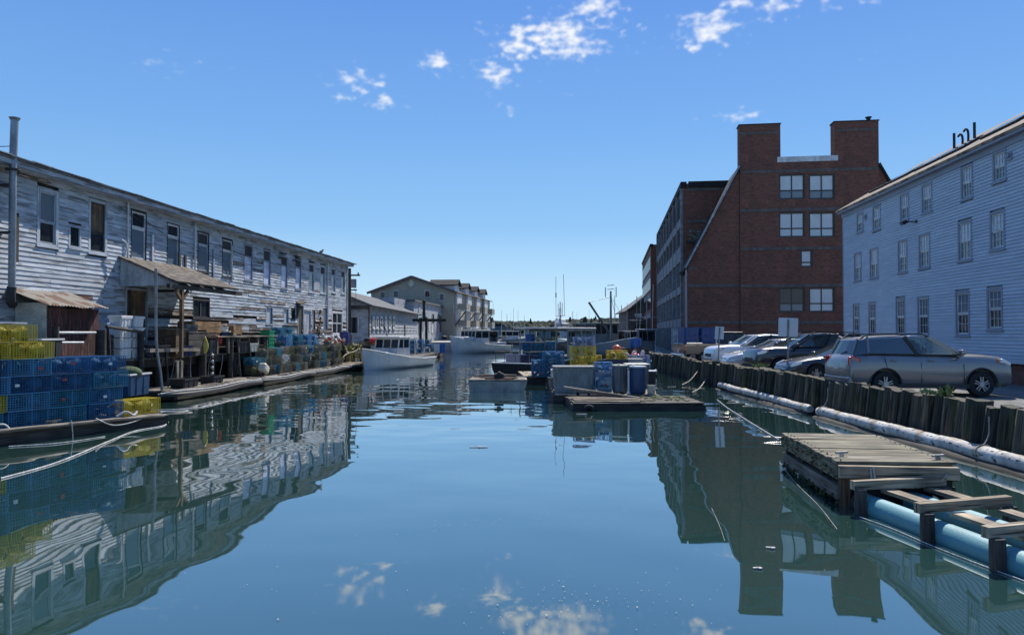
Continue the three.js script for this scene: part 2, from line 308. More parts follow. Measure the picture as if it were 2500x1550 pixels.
// ---------------------------------------------------------------- setting: land, lot, far shore
const LOT = 0.63, WALLX = 9.25, WHARF = 1.5;
struct('parking_lot', wallBox(90, 1.2, 150, [WALLX + 0.25 + 45, LOT - 0.6, -68]), M.asphalt);
{
  const g = [], m = mat([0.035, 0.052, 0.024], 1, { map: T.speck }), base = [];
  const ridge = x => 12 + 9 * fbm(x * 0.0016 + 3, 0.5, 0, 3) + 5 * fbm(x * 0.008, 2.5, 0, 3) + 5 * smooth(-50, 200, x) - 3 * smooth(200, 420, x);
  const rows = [];
  for (let k = 0; k < 5; k++) { const row = []; for (let x = -1500; x <= 1500; x += 20) row.push([x, k === 0 ? -1 : ridge(x) * [0, 0.28, 0.62, 0.9, 1][k] - 3, -760 - [0, 30, 90, 170, 300][k] + 24 * fbm(x * 0.004, 7, 1, 3)]); rows.push(row); }
  struct('hill', loft(rows), mat([0.10, 0.115, 0.06], 1, { map: T.speck }));
  // the wood on the far shore: one mass of leafy clumps
  const clump = new THREE.IcosahedronGeometry(1, 1), pos = clump.attributes.position;
  for (let i = 0; i < pos.count; i++) { const k = 1 + 0.5 * noise.noise(pos.getX(i) * 2.3, pos.getY(i) * 2.3 + 4, pos.getZ(i) * 2.3); pos.setXYZ(i, pos.getX(i) * k, pos.getY(i) * k, pos.getZ(i) * k); }
  clump.computeVertexNormals();
  const n = 5200, wood_ = new THREE.InstancedMesh(clump, mat([1, 1, 1], 1), n), o = new THREE.Object3D();
  for (let i = 0; i < n; i++) {
    const x = rr(-330, 420), k = Math.pow(rnd(), 0.8), z = -770 - 270 * k + 24 * fbm(x * 0.004, 7, 1, 3), h = ridge(x) * (k < 0.12 ? 0.28 * k / 0.12 : k < 0.35 ? 0.28 + 0.34 * (k - 0.12) / 0.23 : 0.62 + 0.36 * (k - 0.35) / 0.65);
    const s = rr(2.4, 5.2), conifer = rnd() < 0.012;
    o.position.set(x, h - 2 + s * 0.6, z); o.scale.set(s * (conifer ? 0.45 : 1.1), s * (conifer ? 1.9 : rr(0.8, 1.1)), s * (conifer ? 0.45 : 1)); o.rotation.y = rr(0, 6); o.updateMatrix();
    wood_.setMatrixAt(i, o.matrix);
    const t = rr(0.6, 1.4), warm = rnd();
    wood_.setColorAt(i, rgb(0.030 * t + 0.022 * warm * t, 0.042 * t + 0.014 * warm * t, 0.028 * t));
  }
  wood_.name = 'far_wood'; wood_.castShadow = wood_.receiveShadow = true; scene.add(wood_);
  wood_.userData = { kind: 'stuff', label: 'dark green wood covering the far shore of the harbour', category: 'trees' };
}

// ---------------------------------------------------------------- builders for walls of boards and windows
function board(len, h, t, top = 0.006) {                  // a clapboard: thick below, thin above
  const g = new THREE.BoxGeometry(len, h, t), p = g.attributes.position, uv = g.attributes.uv, ou = rnd() * 9, ov = rnd() * 9;
  for (let i = 0; i < p.count; i++) { if (p.getY(i) > 0 && p.getZ(i) > 0) p.setZ(i, -t / 2 + top); uv.setXY(i, p.getX(i) + ou, p.getY(i) + p.getZ(i) + ov); }
  g.computeVertexNormals();
  return g;
}
function clapboards(parent, { x0, x1, y0, y1, pitch, thick, holes, pick, seg, wild = () => 0, limit = 290, nearFirst, name = 'clapboard', skip = () => false, topAt }) {
  const all = [];
  for (let y = y0; y < y1 - 0.01; y += pitch) {
    let spans = [[x0, x1]];
    for (const [a, b, c, d] of holes) if (y + pitch > c + 0.02 && y < d - 0.02) spans = spans.flatMap(([s, e]) => b <= s || a >= e ? [[s, e]] : [[s, a], [b, e]].filter(q => q[1] - q[0] > 0.02));
    for (const [s, e] of spans) {
      let a = s;
      while (a < e - 0.001) { let b = a + seg * rr(0.7, 1.3); if (e - b < seg * 0.35) b = e; if (b > e) b = e; all.push([a, b, y]); a = b; }
    }
  }
  all.sort((p, q) => nearFirst(p) - nearFirst(q));
  const rest = new Map();
  all.forEach(([a, b, y], i) => {
    const xm = (a + b) / 2, w = wild(xm, y);
    if (skip(xm, y)) return;
    const h = Math.min(pitch, y1 - y) + 0.012, t = thick * (1 + w * rr(-0.3, 1.4)), g = board(b - a - 0.004, h, t), m = pick(xm, y);
    place(g, [xm, y + h / 2 - 0.004 + w * rr(-0.02, 0.02), t / 2 + w * rr(0, 0.012)], [w * rr(-0.03, 0.16), w * rr(-0.004, 0.004), w * rr(-0.007, 0.007) * 3 / Math.max(1, b - a)]);
    if (i < limit) mesh(name, g, m, parent); else { if (!rest.has(m)) rest.set(m, []); rest.get(m).push(g); }
  });
  let k = 0;
  for (const [m, gs] of rest) { const o = mesh(name + (k++ ? '_field' : '_field'), gs, m, parent); o.userData.kind = 'stuff'; }
}
// a window: casing, with sill, sash and panes as its pieces; x, y is its lower left corner
function win(parent, x, y, w, h, { casing = M.white, cw = 0.09, proud = 0.035, sash = M.white, sw = 0.05, panes = [M.glass, M.glass], rail = 0.5, grid = [1, 1], grid2, sill = true, depth = -0.03, muntin = 0.018, cols = 1 } = {}) {
  const C = mesh('window', [bx(cw, h, 0.05, [x + cw / 2, y + h / 2, proud - 0.025]), bx(cw, h, 0.05, [x + w - cw / 2, y + h / 2, proud - 0.025]), bx(w - 2 * cw, cw, 0.05, [x + w / 2, y + h - cw / 2, proud - 0.025]), bx(w - 2 * cw, cw * 0.8, 0.05, [x + w / 2, y + cw * 0.4, proud - 0.025])], casing, parent);
  if (sill) mesh('sill', bx(w + 0.08, 0.05, 0.10, [x + w / 2, y - 0.027, proud - 0.01]), casing, C);
  const ix = x + cw, iy = y + cw * 0.8, iw = w - 2 * cw, ih = h - 1.8 * cw, z = depth + 0.02, cwid = iw / cols;
  const bars = [];
  for (let c = 0; c < cols; c++) {
    const jx = ix + c * cwid;
    panes.forEach((pm, i) => {
      const ph = ih * (i === 0 ? rail : 1 - rail), py = iy + (i === 0 ? 0 : ih * rail), zz = z + (i === 0 ? -0.012 : 0);
      if (pm) mesh('pane', bx(cwid - 0.01, ph - 0.01, 0.008, [jx + cwid / 2, py + ph / 2, zz - 0.02]), Array.isArray(pm) ? pm[c % pm.length] : pm, C);
      if (sash) {
        bars.push(bx(sw, ph, 0.03, [jx + sw / 2, py + ph / 2, zz]), bx(sw, ph, 0.03, [jx + cwid - sw / 2, py + ph / 2, zz]), bx(cwid - 2 * sw, sw, 0.03, [jx + cwid / 2, py + ph - sw / 2, zz]), bx(cwid - 2 * sw, sw, 0.03, [jx + cwid / 2, py + sw / 2, zz]));
        const [gx, gy] = i === 1 && grid2 ? grid2 : grid;
        for (let k = 1; k < gx; k++) bars.push(bx(muntin, ph - 2 * sw, 0.02, [jx + sw + (cwid - 2 * sw) * k / gx, py + ph / 2, zz - 0.004]));
        for (let k = 1; k < gy; k++) bars.push(bx(cwid - 2 * sw, muntin, 0.017, [jx + cwid / 2, py + sw + (ph - 2 * sw) * k / gy, zz - 0.004]));
      }
    });
  }
  if (bars.length) mesh('sash', bars, sash, C);
  return C;
}

// ---------------------------------------------------------------- old warehouse on the left wharf
const WF = frame(-15.54, 0, -17, 85.5), WLEN = onWall(WF, 846, 700)[0], WTOP = 7.42;
const WP = (u, v, off) => { const [x, y] = onWall(WF, u, v, off); return toWorld(WF, x, y, off); };
const WX = (u, off = 0) => onWall(WF, u, 800, off)[0];
{
  const W = thing('warehouse', 'long weathered white clapboard warehouse with peeling paint on the wharf', 'building', [WF.x, 0, WF.z], WF.t);
  const box = (uL, uR, vT, vB) => { const a = onWall(WF, uL, (vT + vB) / 2)[0], b = onWall(WF, uR, (vT + vB) / 2)[0], um = (uL + uR) / 2; return [a, b, onWall(WF, um, vB)[1], onWall(WF, um, vT)[1]]; };
  const lilac = { casing: M.trimGrey, cw: 0.05, panes: [M.lilac, M.lilac], sash: M.trimGrey, sw: 0.03, rail: 0.45 };
  const list = [
    [87, 140, 460, 602, { casing: M.peel[0], cw: 0.13, panes: [M.glass, M.glassMid], rail: 0.42, sash: M.peel[1] }],
    [164, 195, 549, 606, { casing: M.peel[1], cw: 0.09, panes: [M.glass], rail: 1, sash: null }],
    [213, 258, 488, 620, { casing: M.peel[0], cw: 0.11, panes: [M.glass, M.brownWood], rail: 0.38, sash: M.darkWood }],
    [317, 355, 516, 635, { casing: M.dark, cw: 0.04, panes: [M.glassMid, M.glass], rail: 0.66, sash: M.white, sw: 0.07, sill: false }],
    [405, 436, 546, 652, { casing: M.dark, cw: 0.04, panes: [M.glassMid, M.glass], rail: 0.7, sash: M.white, sw: 0.07, sill: false }],
    [480, 508, 566, 664, { casing: M.dark, cw: 0.06, panes: [M.glassMid, M.dark], rail: 0.68, sash: M.peel[1], sw: 0.06 }],
    [540, 566, 584, 676, { casing: M.dark, cw: 0.05, panes: [M.glassMid, M.dark], rail: 0.7, sash: M.white, sw: 0.06 }],
    [594, 615, 597, 684, { ...lilac, panes: [M.lilac, M.dark], rail: 0.68 }],
    [641, 659, 610, 697, { ...lilac, panes: [M.lilac, M.dark], rail: 0.70 }],
    [684, 700, 625, 704, { ...lilac, panes: [M.lilac, M.dark], rail: 0.72 }],
    [719, 734, 633, 706, { ...lilac, panes: [M.lilac, M.dark], rail: 0.75 }],
    [752, 766, 642, 714, { casing: M.peel[0], cw: 0.08, panes: [M.glassMid, M.dark], rail: 0.7, sash: M.peel[0] }],
    [780, 793, 648, 717, { casing: M.peel[0], cw: 0.08, panes: [M.glassMid, M.dark], rail: 0.7, sash: M.peel[0] }],
    [807, 818, 653, 715, { casing: M.peel[0], cw: 0.08, panes: [M.glassMid, M.dark], rail: 0.7, sash: M.peel[0] }],
    [831, 841, 659, 717, { casing: M.peel[0], cw: 0.08, panes: [M.glassMid, M.dark], rail: 0.7, sash: M.peel[0] }],
    // ground floor
    [647, 664, 748, 792, { casing: M.trimGrey, cw: 0.07, panes: [M.glassPale], rail: 1, sash: null }],
    [691, 703, 752, 792, { casing: M.trimGrey, cw: 0.07, panes: [M.glassPale], rail: 1, sash: null }],
    [709, 719, 756, 778, { casing: M.darkWood, cw: 0.05, panes: [M.glass], rail: 1, sash: null }],
    [760, 768, 757, 806, { casing: M.brownWood, cw: 0.06, panes: [M.glassPale], rail: 1, sash: null }],
    [787, 797, 757, 806, { casing: M.trimGrey, cw: 0.06, panes: [M.glassPale], rail: 1, sash: null }],
    [809, 835, 760, 818, { casing: M.white, cw: 0.14, panes: [M.glass, M.glass], rail: 0.5, sash: M.white, cols: 2 }],
    [468, 510, 730, 778, { casing: M.dark, cw: 0.08, panes: [M.glass], rail: 1, sash: M.dark, cols: 2 }],
  ];
  const holes = list.map(w => box(...w));
  const doors = [[303, 356, 703, 868, M.brownWood, 'brown'], [725, 739, 742, 830, M.darkWood], [739, 757, 755, 830, M.peel[0]]];
  doors.forEach(d => { const b = box(...d); b[2] = WHARF; holes.push(b); });
  mesh('wall', wallBox(WLEN + 0.1, WTOP, 0.25, [WLEN / 2 - 0.05, WTOP / 2 - 0.05, -0.20]), M.darkWood, W);
  mesh('end_wall', [wallBox(0.2, WTOP - 1, 11.5, [WLEN - 0.1, WTOP / 2 + 0.45, -6.1]), bx(0.14, WTOP - WHARF, 0.10, [WLEN + 0.005, (WTOP + WHARF) / 2, 0.03])], M.peel[1], W);
  const wildness = (x, y) => 0.1 + 0.9 * smooth(4.3, 2.6, y) * smooth(2, 9, x) + 0.35 * smooth(0.1, 0.4, fbm(x * 0.3, y * 0.5, 2, 2) + 0.15);
  const reds = [[80, 167, 683, 717], [36, 56, 634, 668], [38, 112, 714, 735]].map(q => box(...q));
  const redNoise = (x, y) => reds.some(([a, b, c, d]) => x > a - 0.1 && x < b + 0.1 && y > c - 0.1 && y < d) && noise.noise(x * 0.9, y * 7, 3) > -0.4;
  clapboards(W, {
    x0: 0, x1: WLEN - 0.06, y0: WHARF, y1: WTOP, pitch: 0.15, thick: 0.031, holes, seg: 3.1, wild: wildness, nearFirst: b => b[0] - b[2] * 0.4, limit: 296,
    pick: (x, y) => { const w = smooth(3.9, 2.4, y + 0.9 * noise.noise(x * 0.4, 3, 1)); return redNoise(x, y) ? M.redBoard[rnd() < 0.5 ? 0 : 1] : rnd() < 0.03 + 0.75 * w * smooth(8, 13, x) ? M.bare[Math.floor(rnd() * 3)] : M.peel[Math.floor(rnd() * 4)]; },
    skip: (x, y) => y < 3.6 && x > 10.5 && rnd() < 0.10,
  });
  list.forEach((w, i) => { const [a, b, c, d] = holes[i]; win(W, a, c, b - a, d - c, w[4]); });
  doors.forEach(([, , , , m], i) => {
    const [a, b, c, d] = holes[list.length + i], w = b - a, h = d - c;
    const D = mesh('door', i ? [bx(w - 0.02, h, 0.05, [(a + b) / 2, c + h / 2, -0.04])] : [bx(w * 0.62, h, 0.05, [a + w * 0.62, c + h / 2, -0.04])], m, W);
    mesh('door_frame', [bx(0.09, h, 0.08, [a + 0.02, c + h / 2, 0.01]), bx(0.09, h, 0.08, [b - 0.02, c + h / 2, 0.01]), bx(w - 0.13, 0.1, 0.08, [(a + b) / 2, d - 0.05, 0.01])], M.peel[1], D);
    mesh('handle', place(new THREE.SphereGeometry(0.035, 8, 6), [b - 0.16, c + 1.0, 0.02]), M.steel, D);
  });
  // roof: low slope away from the water, a thin torn edge over the gutter board
  const over = 0.5;
  mesh('fascia', [bx(WLEN + 0.3, 0.16, 0.045, [WLEN / 2, WTOP + 0.02, over - 0.03]), bx(WLEN + 0.3, 0.03, over + 0.05, [WLEN / 2, WTOP - 0.045, over / 2 - 0.03])], M.peel[1], W);
  const R = mesh('roof', prism([[0.30, 0], [0.30, 0.055], [-12.2, 1.9], [-12.2, -0.1], [-0.1, -0.02]], 0, WLEN + 0.45).rotateY(-Math.PI / 2).scale(-1, 1, 1).rotateY(Math.PI).translate(0, 0, 0), M.tarRoof, W);
  R.geometry.dispose(); {
    const g = prism([[0.54, 0], [0.54, 0.06], [-12.2, 2.0], [-12.2, -0.1], [-0.1, -0.03]], -0.2, WLEN + 0.25);   // x is towards the water here, z along the wall
    R.geometry = g.applyMatrix4(new THREE.Matrix4().makeBasis(V(0, 0, 1), V(0, 1, 0), V(1, 0, 0))); R.geometry.computeVertexNormals(); R.position.y = WTOP + 0.105; R.material = M.tarRoof;
    const idx = R.geometry.attributes.position; const uvR = R.geometry.attributes.uv; for (let i = 0; i < idx.count; i++) uvR.setXY(i, idx.getX(i), idx.getZ(i));
  }
  const lip = [];
  for (let x = 0; x < WLEN; x += 0.9) lip.push(bx(0.9 + rr(-0.02, 0.06), 0.02 + rr(0, 0.015), 0.2, [x + 0.45, WTOP + 0.172 + rr(0, 0.025), over - 0.02 + rr(-0.02, 0.03)], [rr(-0.1, 0.05), 0, rr(-0.015, 0.015)]));
  mesh('drip_edge', lip, M.greyMetal, W);
  // downpipes, vertical boards and wires on the wall
  for (const [u, v0, v1, r] of [[312, 490, 640, 0.035], [476, 545, 700, 0.04], [566, 600, 690, 0.03], [800, 640, 800, 0.05]]) { const a = onWall(WF, u, v0, 0.09), b = onWall(WF, u, v1, 0.09); mesh('downpipe', bar([a[0], a[1], 0.09], [a[0], b[1], 0.09], r, 8), M.white, W); }
  for (const [u, v0, v1, m] of [[372, 572, 660, M.white], [521, 608, 700, M.trimGrey], [438, 617, 690, M.darkWood], [452, 622, 690, M.darkWood], [40, 520, 640, M.darkWood]]) { const a = onWall(WF, u, v0, 0.06), b = onWall(WF, u, v1, 0.06); mesh('batten', bx(0.13, a[1] - b[1], 0.04, [a[0], (a[1] + b[1]) / 2, 0.062]), m, W); }
  for (const [a, b, sag] of [[[330, 520], [480, 600], 0.25], [[290, 505], [400, 560], 0.12], [[500, 590], [760, 660], 0.2], [[425, 585], [640, 650], 0.3]]) {
    const p = onWall(WF, ...a, 0.07), q = onWall(WF, ...b, 0.07); mesh('cable', tube([[p[0], p[1], 0.07], [(p[0] + q[0]) / 2, (p[1] + q[1]) / 2 - sag, 0.08], [q[0], q[1], 0.07]], 0.011, 16, 4), M.black, W);
  }
  // canopy brackets over windows at the middle
  for (const u of [692, 726]) { const p = onWall(WF, u, u < 700 ? 630 : 637, 0.2); mesh('lamp_bracket', [bx(0.9, 0.05, 0.22, [p[0], p[1], 0.14]), bx(0.7, 0.05, 0.2, [p[0] + 0.1, p[1] + 0.28, 0.13])], M.dark, W); }
  { const p = onWall(WF, 734, 738, 0.2); mesh('door_hood', [bx(0.9, 0.06, 0.4, [p[0], p[1], 0.2], [0.35, 0, 0.2]), bx(0.4, 0.8, 0.08, [p[0] - 0.1, p[1] - 0.45, 0.06])], M.wetWood, W); }
  { const p = onWall(WF, 777, 760, 0); const g = []; for (let i = 0; i < 12; i++) g.push(rb(rr(0.15, 0.35), rr(0.12, 0.3), 0.12, 0.04, [p[0] + rr(-0.35, 0.35), p[1] - rr(0, 1.7), 0.07], [0, 0, rr(-1, 1)])); mesh('hung_gear', g, M.brownWood, W); }

  // stovepipe in front of the wall
  const sp = onWall(WF, 27, 700, 0.45), st = onWall(WF, 30, 402, 0.45), top = onWall(WF, 34, 292, 0.45);
  const S = thing('stovepipe', 'tall grey metal stovepipe rising past the warehouse eave', 'chimney pipe', toWorld(WF, 0, 0, 0), WF.t);
  mesh('pipe', bar([sp[0], sp[1] - 0.1, 0.45], [st[0], st[1], 0.45], 0.10, 14), M.greyMetal, S);
  mesh('upper_pipe', bar([st[0], st[1], 0.45], [top[0], top[1], 0.45], 0.105, 14), M.greyMetal, S);
  mesh('cap', [cy(0.155, 0.115, 0.07, [top[0], top[1] + 0.02, 0.45], null, 16)], M.greyMetal, S);
  mesh('collar', cy(0.2, 0.2, 0.05, [st[0], st[1] - 0.15, 0.45], null, 14), M.dark, S);
  mesh('guy_wire', bar([top[0] - 0.05, top[1] - 0.8, 0.42], [st[0] - 0.9, st[1] + 0.3, 0.1], 0.012, 5), M.dark, S);
  mesh('wall_strap', [bx(0.26, 0.06, 0.45, [sp[0] + 0.02, sp[1] + 1.6, 0.25]), bx(0.26, 0.06, 0.45, [sp[0] + 0.05, sp[1] + 3.0, 0.25])], M.dark, S);
  mesh('elbow', tube([[sp[0], sp[1], 0.45], [sp[0] + 0.02, sp[1] - 0.35, 0.4], [sp[0] + 0.35, sp[1] - 0.5, 0.2]], 0.13, 12, 10), M.dark, S);
}
{ // perched bird
  const p = WP(783, 626, 0.2), B = thing('bird', 'dark bird perched on the warehouse roof edge', 'bird', [p.x, WTOP + 0.15, p.z], 1.2);
  mesh('body', [place(new THREE.SphereGeometry(0.12, 12, 8).scale(1.7, 0.85, 0.8), [0, 0.22, 0], [0, 0, 0.45]), place(new THREE.SphereGeometry(0.065, 10, 8), [0.2, 0.36, 0]), place(new THREE.ConeGeometry(0.02, 0.09, 6), [0.29, 0.36, 0], [0, 0, -1.6]), bx(0.18, 0.02, 0.07, [-0.24, 0.12, 0], [0, 0, 0.5]), bar([0.0, 0.16, 0.03], [0.0, 0, 0.03], 0.01), bar([0.0, 0.16, -0.03], [0, 0, -0.03], 0.01)], M.dark, B);
}

// ---------------------------------------------------------------- the wharf under it
{
  const L = WLEN + 42;
  const ld = wallBox(L, 1.46, 26, [L / 2 - 6, 0.73, -13.35]); ld.applyMatrix4(new THREE.Matrix4().makeRotationY(WF.t).setPosition(WF.x, 0, WF.z));
  struct('wharf_ground', ld, M.concrete);
  const D = thing('timber_wharf', 'dark timber wharf deck on piles along the white warehouse', 'wharf', [WF.x, 0, WF.z], WF.t);
  const dk = 1.75;
  for (let x = -2, i = 0; x < WLEN + 2; x += 0.26, i++) mesh('plank', bx(0.25, 0.06, dk + rr(-0.05, 0.06), [x, WHARF - 0.04, dk / 2 - 0.3], [0, rr(-0.01, 0.01), 0]), M.oldWood[i % 4], D);
  mesh('stringer', [bx(WLEN + 4, 0.28, 0.2, [WLEN / 2, WHARF - 0.22, dk - 0.5]), bx(WLEN + 4, 0.3, 0.2, [WLEN / 2, WHARF - 0.23, 0.2])], M.wetWood, D);
  mesh('bulkhead', wallBox(WLEN + 4, 1.4, 0.1, [WLEN / 2, 0.6, -0.22]), M.wetWood, D);
  for (let x = 0.6; x < WLEN + 2; x += 2.1) { const lean = rr(-0.04, 0.04); mesh('pile', bar([x + rr(-0.2, 0.2), -0.8, dk - 0.42 + rr(-0.05, 0.05)], [x + lean, WHARF - 0.36, dk - 0.48], 0.15, 10), M.wetWood, D); }
  for (const x of [5, 11, 17.5, 25, 33]) mesh('brace', beam([x, 0.15, dk - 0.44], [x + 1.9, WHARF - 0.4, dk - 0.44], 0.07, 0.2), M.wetWood, D);
}
// mooring piles and rails at the wharf's edge
{
  const post = (u, vT, r, label, off = 1.55, m = M.wetWood) => { const [x, y] = onWall(WF, u, vT, off); const o = mesh('mooring_pile', bar([0, -0.8, 0], [rr(-0.06, 0.06), y, 0], r * 1.06, 12, r), m); o.position.copy(toWorld(WF, x, 0, off)); return tag(o, label, 'pile'); };
  post(132, 797, 0.10, 'dark mooring pile beside the black bin on the wharf'); post(245, 806, 0.16, 'thick black mooring pile between white rail and bait tubs');
  post(492, 806, 0.17, 'thick black mooring pile beside the dark tank and yellow bag'); post(560, 812, 0.12, 'grey wharf pile below the long work bench', 1.55, M.darkWood); post(640, 818, 0.09, 'thin grey pile at the bench end by green crates', 1.55, M.darkWood);
  post(345, 808, 0.11, 'leaning dark pile right of the stacked bait tubs');
  const rail = (u0, v0, u1, v1, r, m, label, off = 1.55) => { const a = WP(u0, v0, off), b = WP(u1, v1, off); return tag(mesh('rail', bar(a, b, r, 8), m), label, 'rail'); };
  rail(138, 812, 232, 812, 0.035, M.white, 'upper white pipe rail between two dark mooring piles'); rail(138, 836, 202, 836, 0.03, M.white, 'lower shorter white pipe rail by dark pile');
  rail(258, 797, 352, 812, 0.05, M.wetWood, 'dark top rail in front of stacked bait tubs'); rail(262, 800, 266, 870, 0.05, M.wetWood, 'dark upright holding rail before the bait tubs');
}
// ---------------------------------------------------------------- grey clapboard building on the right
const GF = frame(18.61, LOT, -41.4, -95.4), GLEN = 19.6;
{
  const G = thing('clapboard_building', 'three storey blue grey clapboard building with white sash windows', 'building', [GF.x, GF.y, GF.z], GF.t);
  const eave = onWall(GF, 2066, 529)[1], base = 0.8, dep = 8.4;
  const siding = [[0.51, 0.585, 0.665], [0.49, 0.56, 0.64], [0.535, 0.61, 0.69]].map(c => mat(c, 0.6, { map: T.faint }));
  const trim = mat([0.26, 0.30, 0.37], 0.55, { map: T.faint });
  const palePane = mat([0.55, 0.60, 0.66], 0.2, { map: T.faint });  // even pale colour for the upper panes of the two upper rows
  const rowsN = [
    [[2094, 2111, 519, 567], [2133, 2153, 503, 562], [2200, 2222, 471, 539], [2253, 2279, 447, 519], [2349, 2379, 403, 486], [2427, 2461, 366, 443]],
    [[2088, 2106, 617, 686], [2126, 2147, 605, 680], [2195, 2218, 584, 666], [2246, 2274, 569, 655], [2342, 2377, 538, 637], [2420, 2458, 515, 610]],
    [[2085, 2101, 740, 811], [2123, 2141, 736, 819], [2190, 2213, 727, 819], [2243, 2271, 722, 820], [2336, 2371, 710, 820], [2413, 2452, 701, 806]]];
  const holes = [];
  rowsN.forEach((row, r) => row.forEach(([uL, uR, vT, vB]) => {
    const a = onWall(GF, uL, (vT + vB) / 2)[0], b = onWall(GF, uR, (vT + vB) / 2)[0], um = (uL + uR) / 2;
    holes.push([a, b, onWall(GF, um, vB)[1], onWall(GF, um, vT)[1], r]);
  }));
  mesh('wall', wallBox(GLEN, eave - base, dep, [GLEN / 2, (eave + base) / 2, -dep / 2 - 0.06]), siding[0], G);
  mesh('foundation', wallBox(GLEN - 0.06, base, dep - 0.1, [GLEN / 2, base / 2, -dep / 2 - 0.08]), M.brick, G);
  mesh('corner_board', [bx(0.14, eave - base, 0.04, [0.06, (eave + base) / 2, 0.012]), bx(0.14, eave - base, 0.04, [GLEN - 0.06, (eave + base) / 2, 0.012])], trim, G);
  mesh('water_table', bx(GLEN, 0.16, 0.05, [GLEN / 2, base + 0.02, 0.02]), siding[0], G);
  clapboards(G, { x0: 0.13, x1: GLEN - 0.13, y0: base + 0.11, y1: eave - 0.02, pitch: 0.122, thick: 0.045, holes, seg: 5.5, nearFirst: b => -b[1], limit: 290, pick: () => siding[Math.floor(rnd() * 3)] });
  holes.forEach(([a, b, c, d, r]) => {
    const sky = r < 2 || rnd() < 0.3;
    win(G, a, c, b - a, d - c, { casing: trim, cw: 0.095, proud: 0.045, sash: M.white, sw: 0.05, panes: [r === 2 ? M.glass : M.glassMid, r === 2 ? M.glassMid : palePane], grid: [3, 2], grid2: [3, 2] });
  });
  // frieze, soffit, roof
  mesh('frieze', [bx(GLEN + 0.1, 0.3, 0.06, [GLEN / 2, eave + 0.13, 0.035]), bx(GLEN + 0.3, 0.12, 0.30, [GLEN / 2, eave + 0.27, 0.12])], trim, G);
  const rise = 2.6, half = dep / 2, roof = (z0, y0, z1, y1, name) => {
    const L = Math.hypot(z1 - z0, y1 - y0), a = Math.atan2(y1 - y0, -(z1 - z0));
    const g = new THREE.BoxGeometry(GLEN + 0.5, 0.1, L), p = g.attributes.position, uv = g.attributes.uv; for (let i = 0; i < p.count; i++) uv.setXY(i, p.getX(i), p.getZ(i));
    return mesh(name, place(g, [GLEN / 2, (y0 + y1) / 2, (z0 + z1) / 2], [a, 0, 0]), M.shingle, G);
  };
  const R = roof(0.32, eave + 0.34, -half, eave + 0.34 + rise, 'roof'); roof(-half, eave + 0.34 + rise, -dep - 0.3, eave + 0.34, 'roof');
  const gable = prism([[-dep - 0.05, eave], [-0.07, eave], [-half, eave + rise + 0.2]], 0, 0.1); gable.applyMatrix4(new THREE.Matrix4().makeBasis(V(0, 0, 1), V(0, 1, 0), V(1, 0, 0)));
  const g2 = gable.clone().translate(GLEN - 0.1, 0, 0); gable.computeVertexNormals(); g2.computeVertexNormals();
  mesh('gable', [gable, g2], siding[1], G);
  const slope = Math.atan2(rise, half + 0.32), onRoof = (x, t, h = 0) => [x, eave + 0.39 + t * rise + h, 0.32 - t * (half + 0.32)];
  for (const [ua, ub, v] of [[2145, 2183, 460], [2187, 2243, 430], [2258, 2318, 395], [2322, 2385, 365], [2425, 2520, 315]]) {
    const xa = onWall(GF, ua, v, -1.3)[0], xb = onWall(GF, ub, v, -1.3)[0], x = (xa + xb) / 2, w = xb - xa;
    const S = mesh('skylight', bx(w, 0.14, 0.9, onRoof(x, 0.34, 0.04), [slope, 0, 0]), M.dark, G);
    mesh('pane', bx(w - 0.14, 0.02, 0.76, onRoof(x, 0.34, 0.122), [slope, 0, 0]), M.glass, S);
  }
  for (const [u, h, hook] of [[2332, 0.75, 0], [2352, 0.4, 1], [2366, 0.5, 1], [2382, 0.75, 0]]) {
    const x = onWall(GF, u, 350, -2.5)[0];
    const p = onRoof(x, 0.62);
    mesh('vent_pipe', hook ? tube([[p[0], p[1] - 0.2, p[2]], [p[0], p[1] + h, p[2]], [p[0] - 0.15, p[1] + h + 0.16, p[2]], [p[0] - 0.36, p[1] + h + 0.1, p[2]]], 0.05, 14, 7) : bar([p[0], p[1] - 0.2, p[2]], [p[0], p[1] + h, p[2]], 0.06, 8), M.dark, G);
  }
  // flood lamp and small wall vents
  const f = onWall(GF, 2228, 543, 0.1), FL = mesh('flood_lamp', [bx(0.12, 0.12, 0.06, [f[0] + 0.3, f[1], 0.04]), bar([f[0] + 0.3, f[1], 0.05], [f[0], f[1] + 0.02, 0.35], 0.025, 6), rb(0.34, 0.16, 0.2, 0.03, [f[0] - 0.05, f[1], 0.42], [0.5, 0, 0])], M.black, G);
  mesh('lens', bx(0.26, 0.1, 0.01, [f[0] - 0.05, f[1] - 0.065, 0.53], [0.5, 0, 0]), M.glassMid, FL);
  for (const [u, v] of [[2117, 530], [2470, 382]]) { const p = onWall(GF, u, v, 0); mesh('wall_vent', [bx(0.26, 0.26, 0.05, [p[0], p[1], 0.05]), bx(0.18, 0.12, 0.09, [p[0], p[1] + 0.03, 0.1])], trim, G); }
}

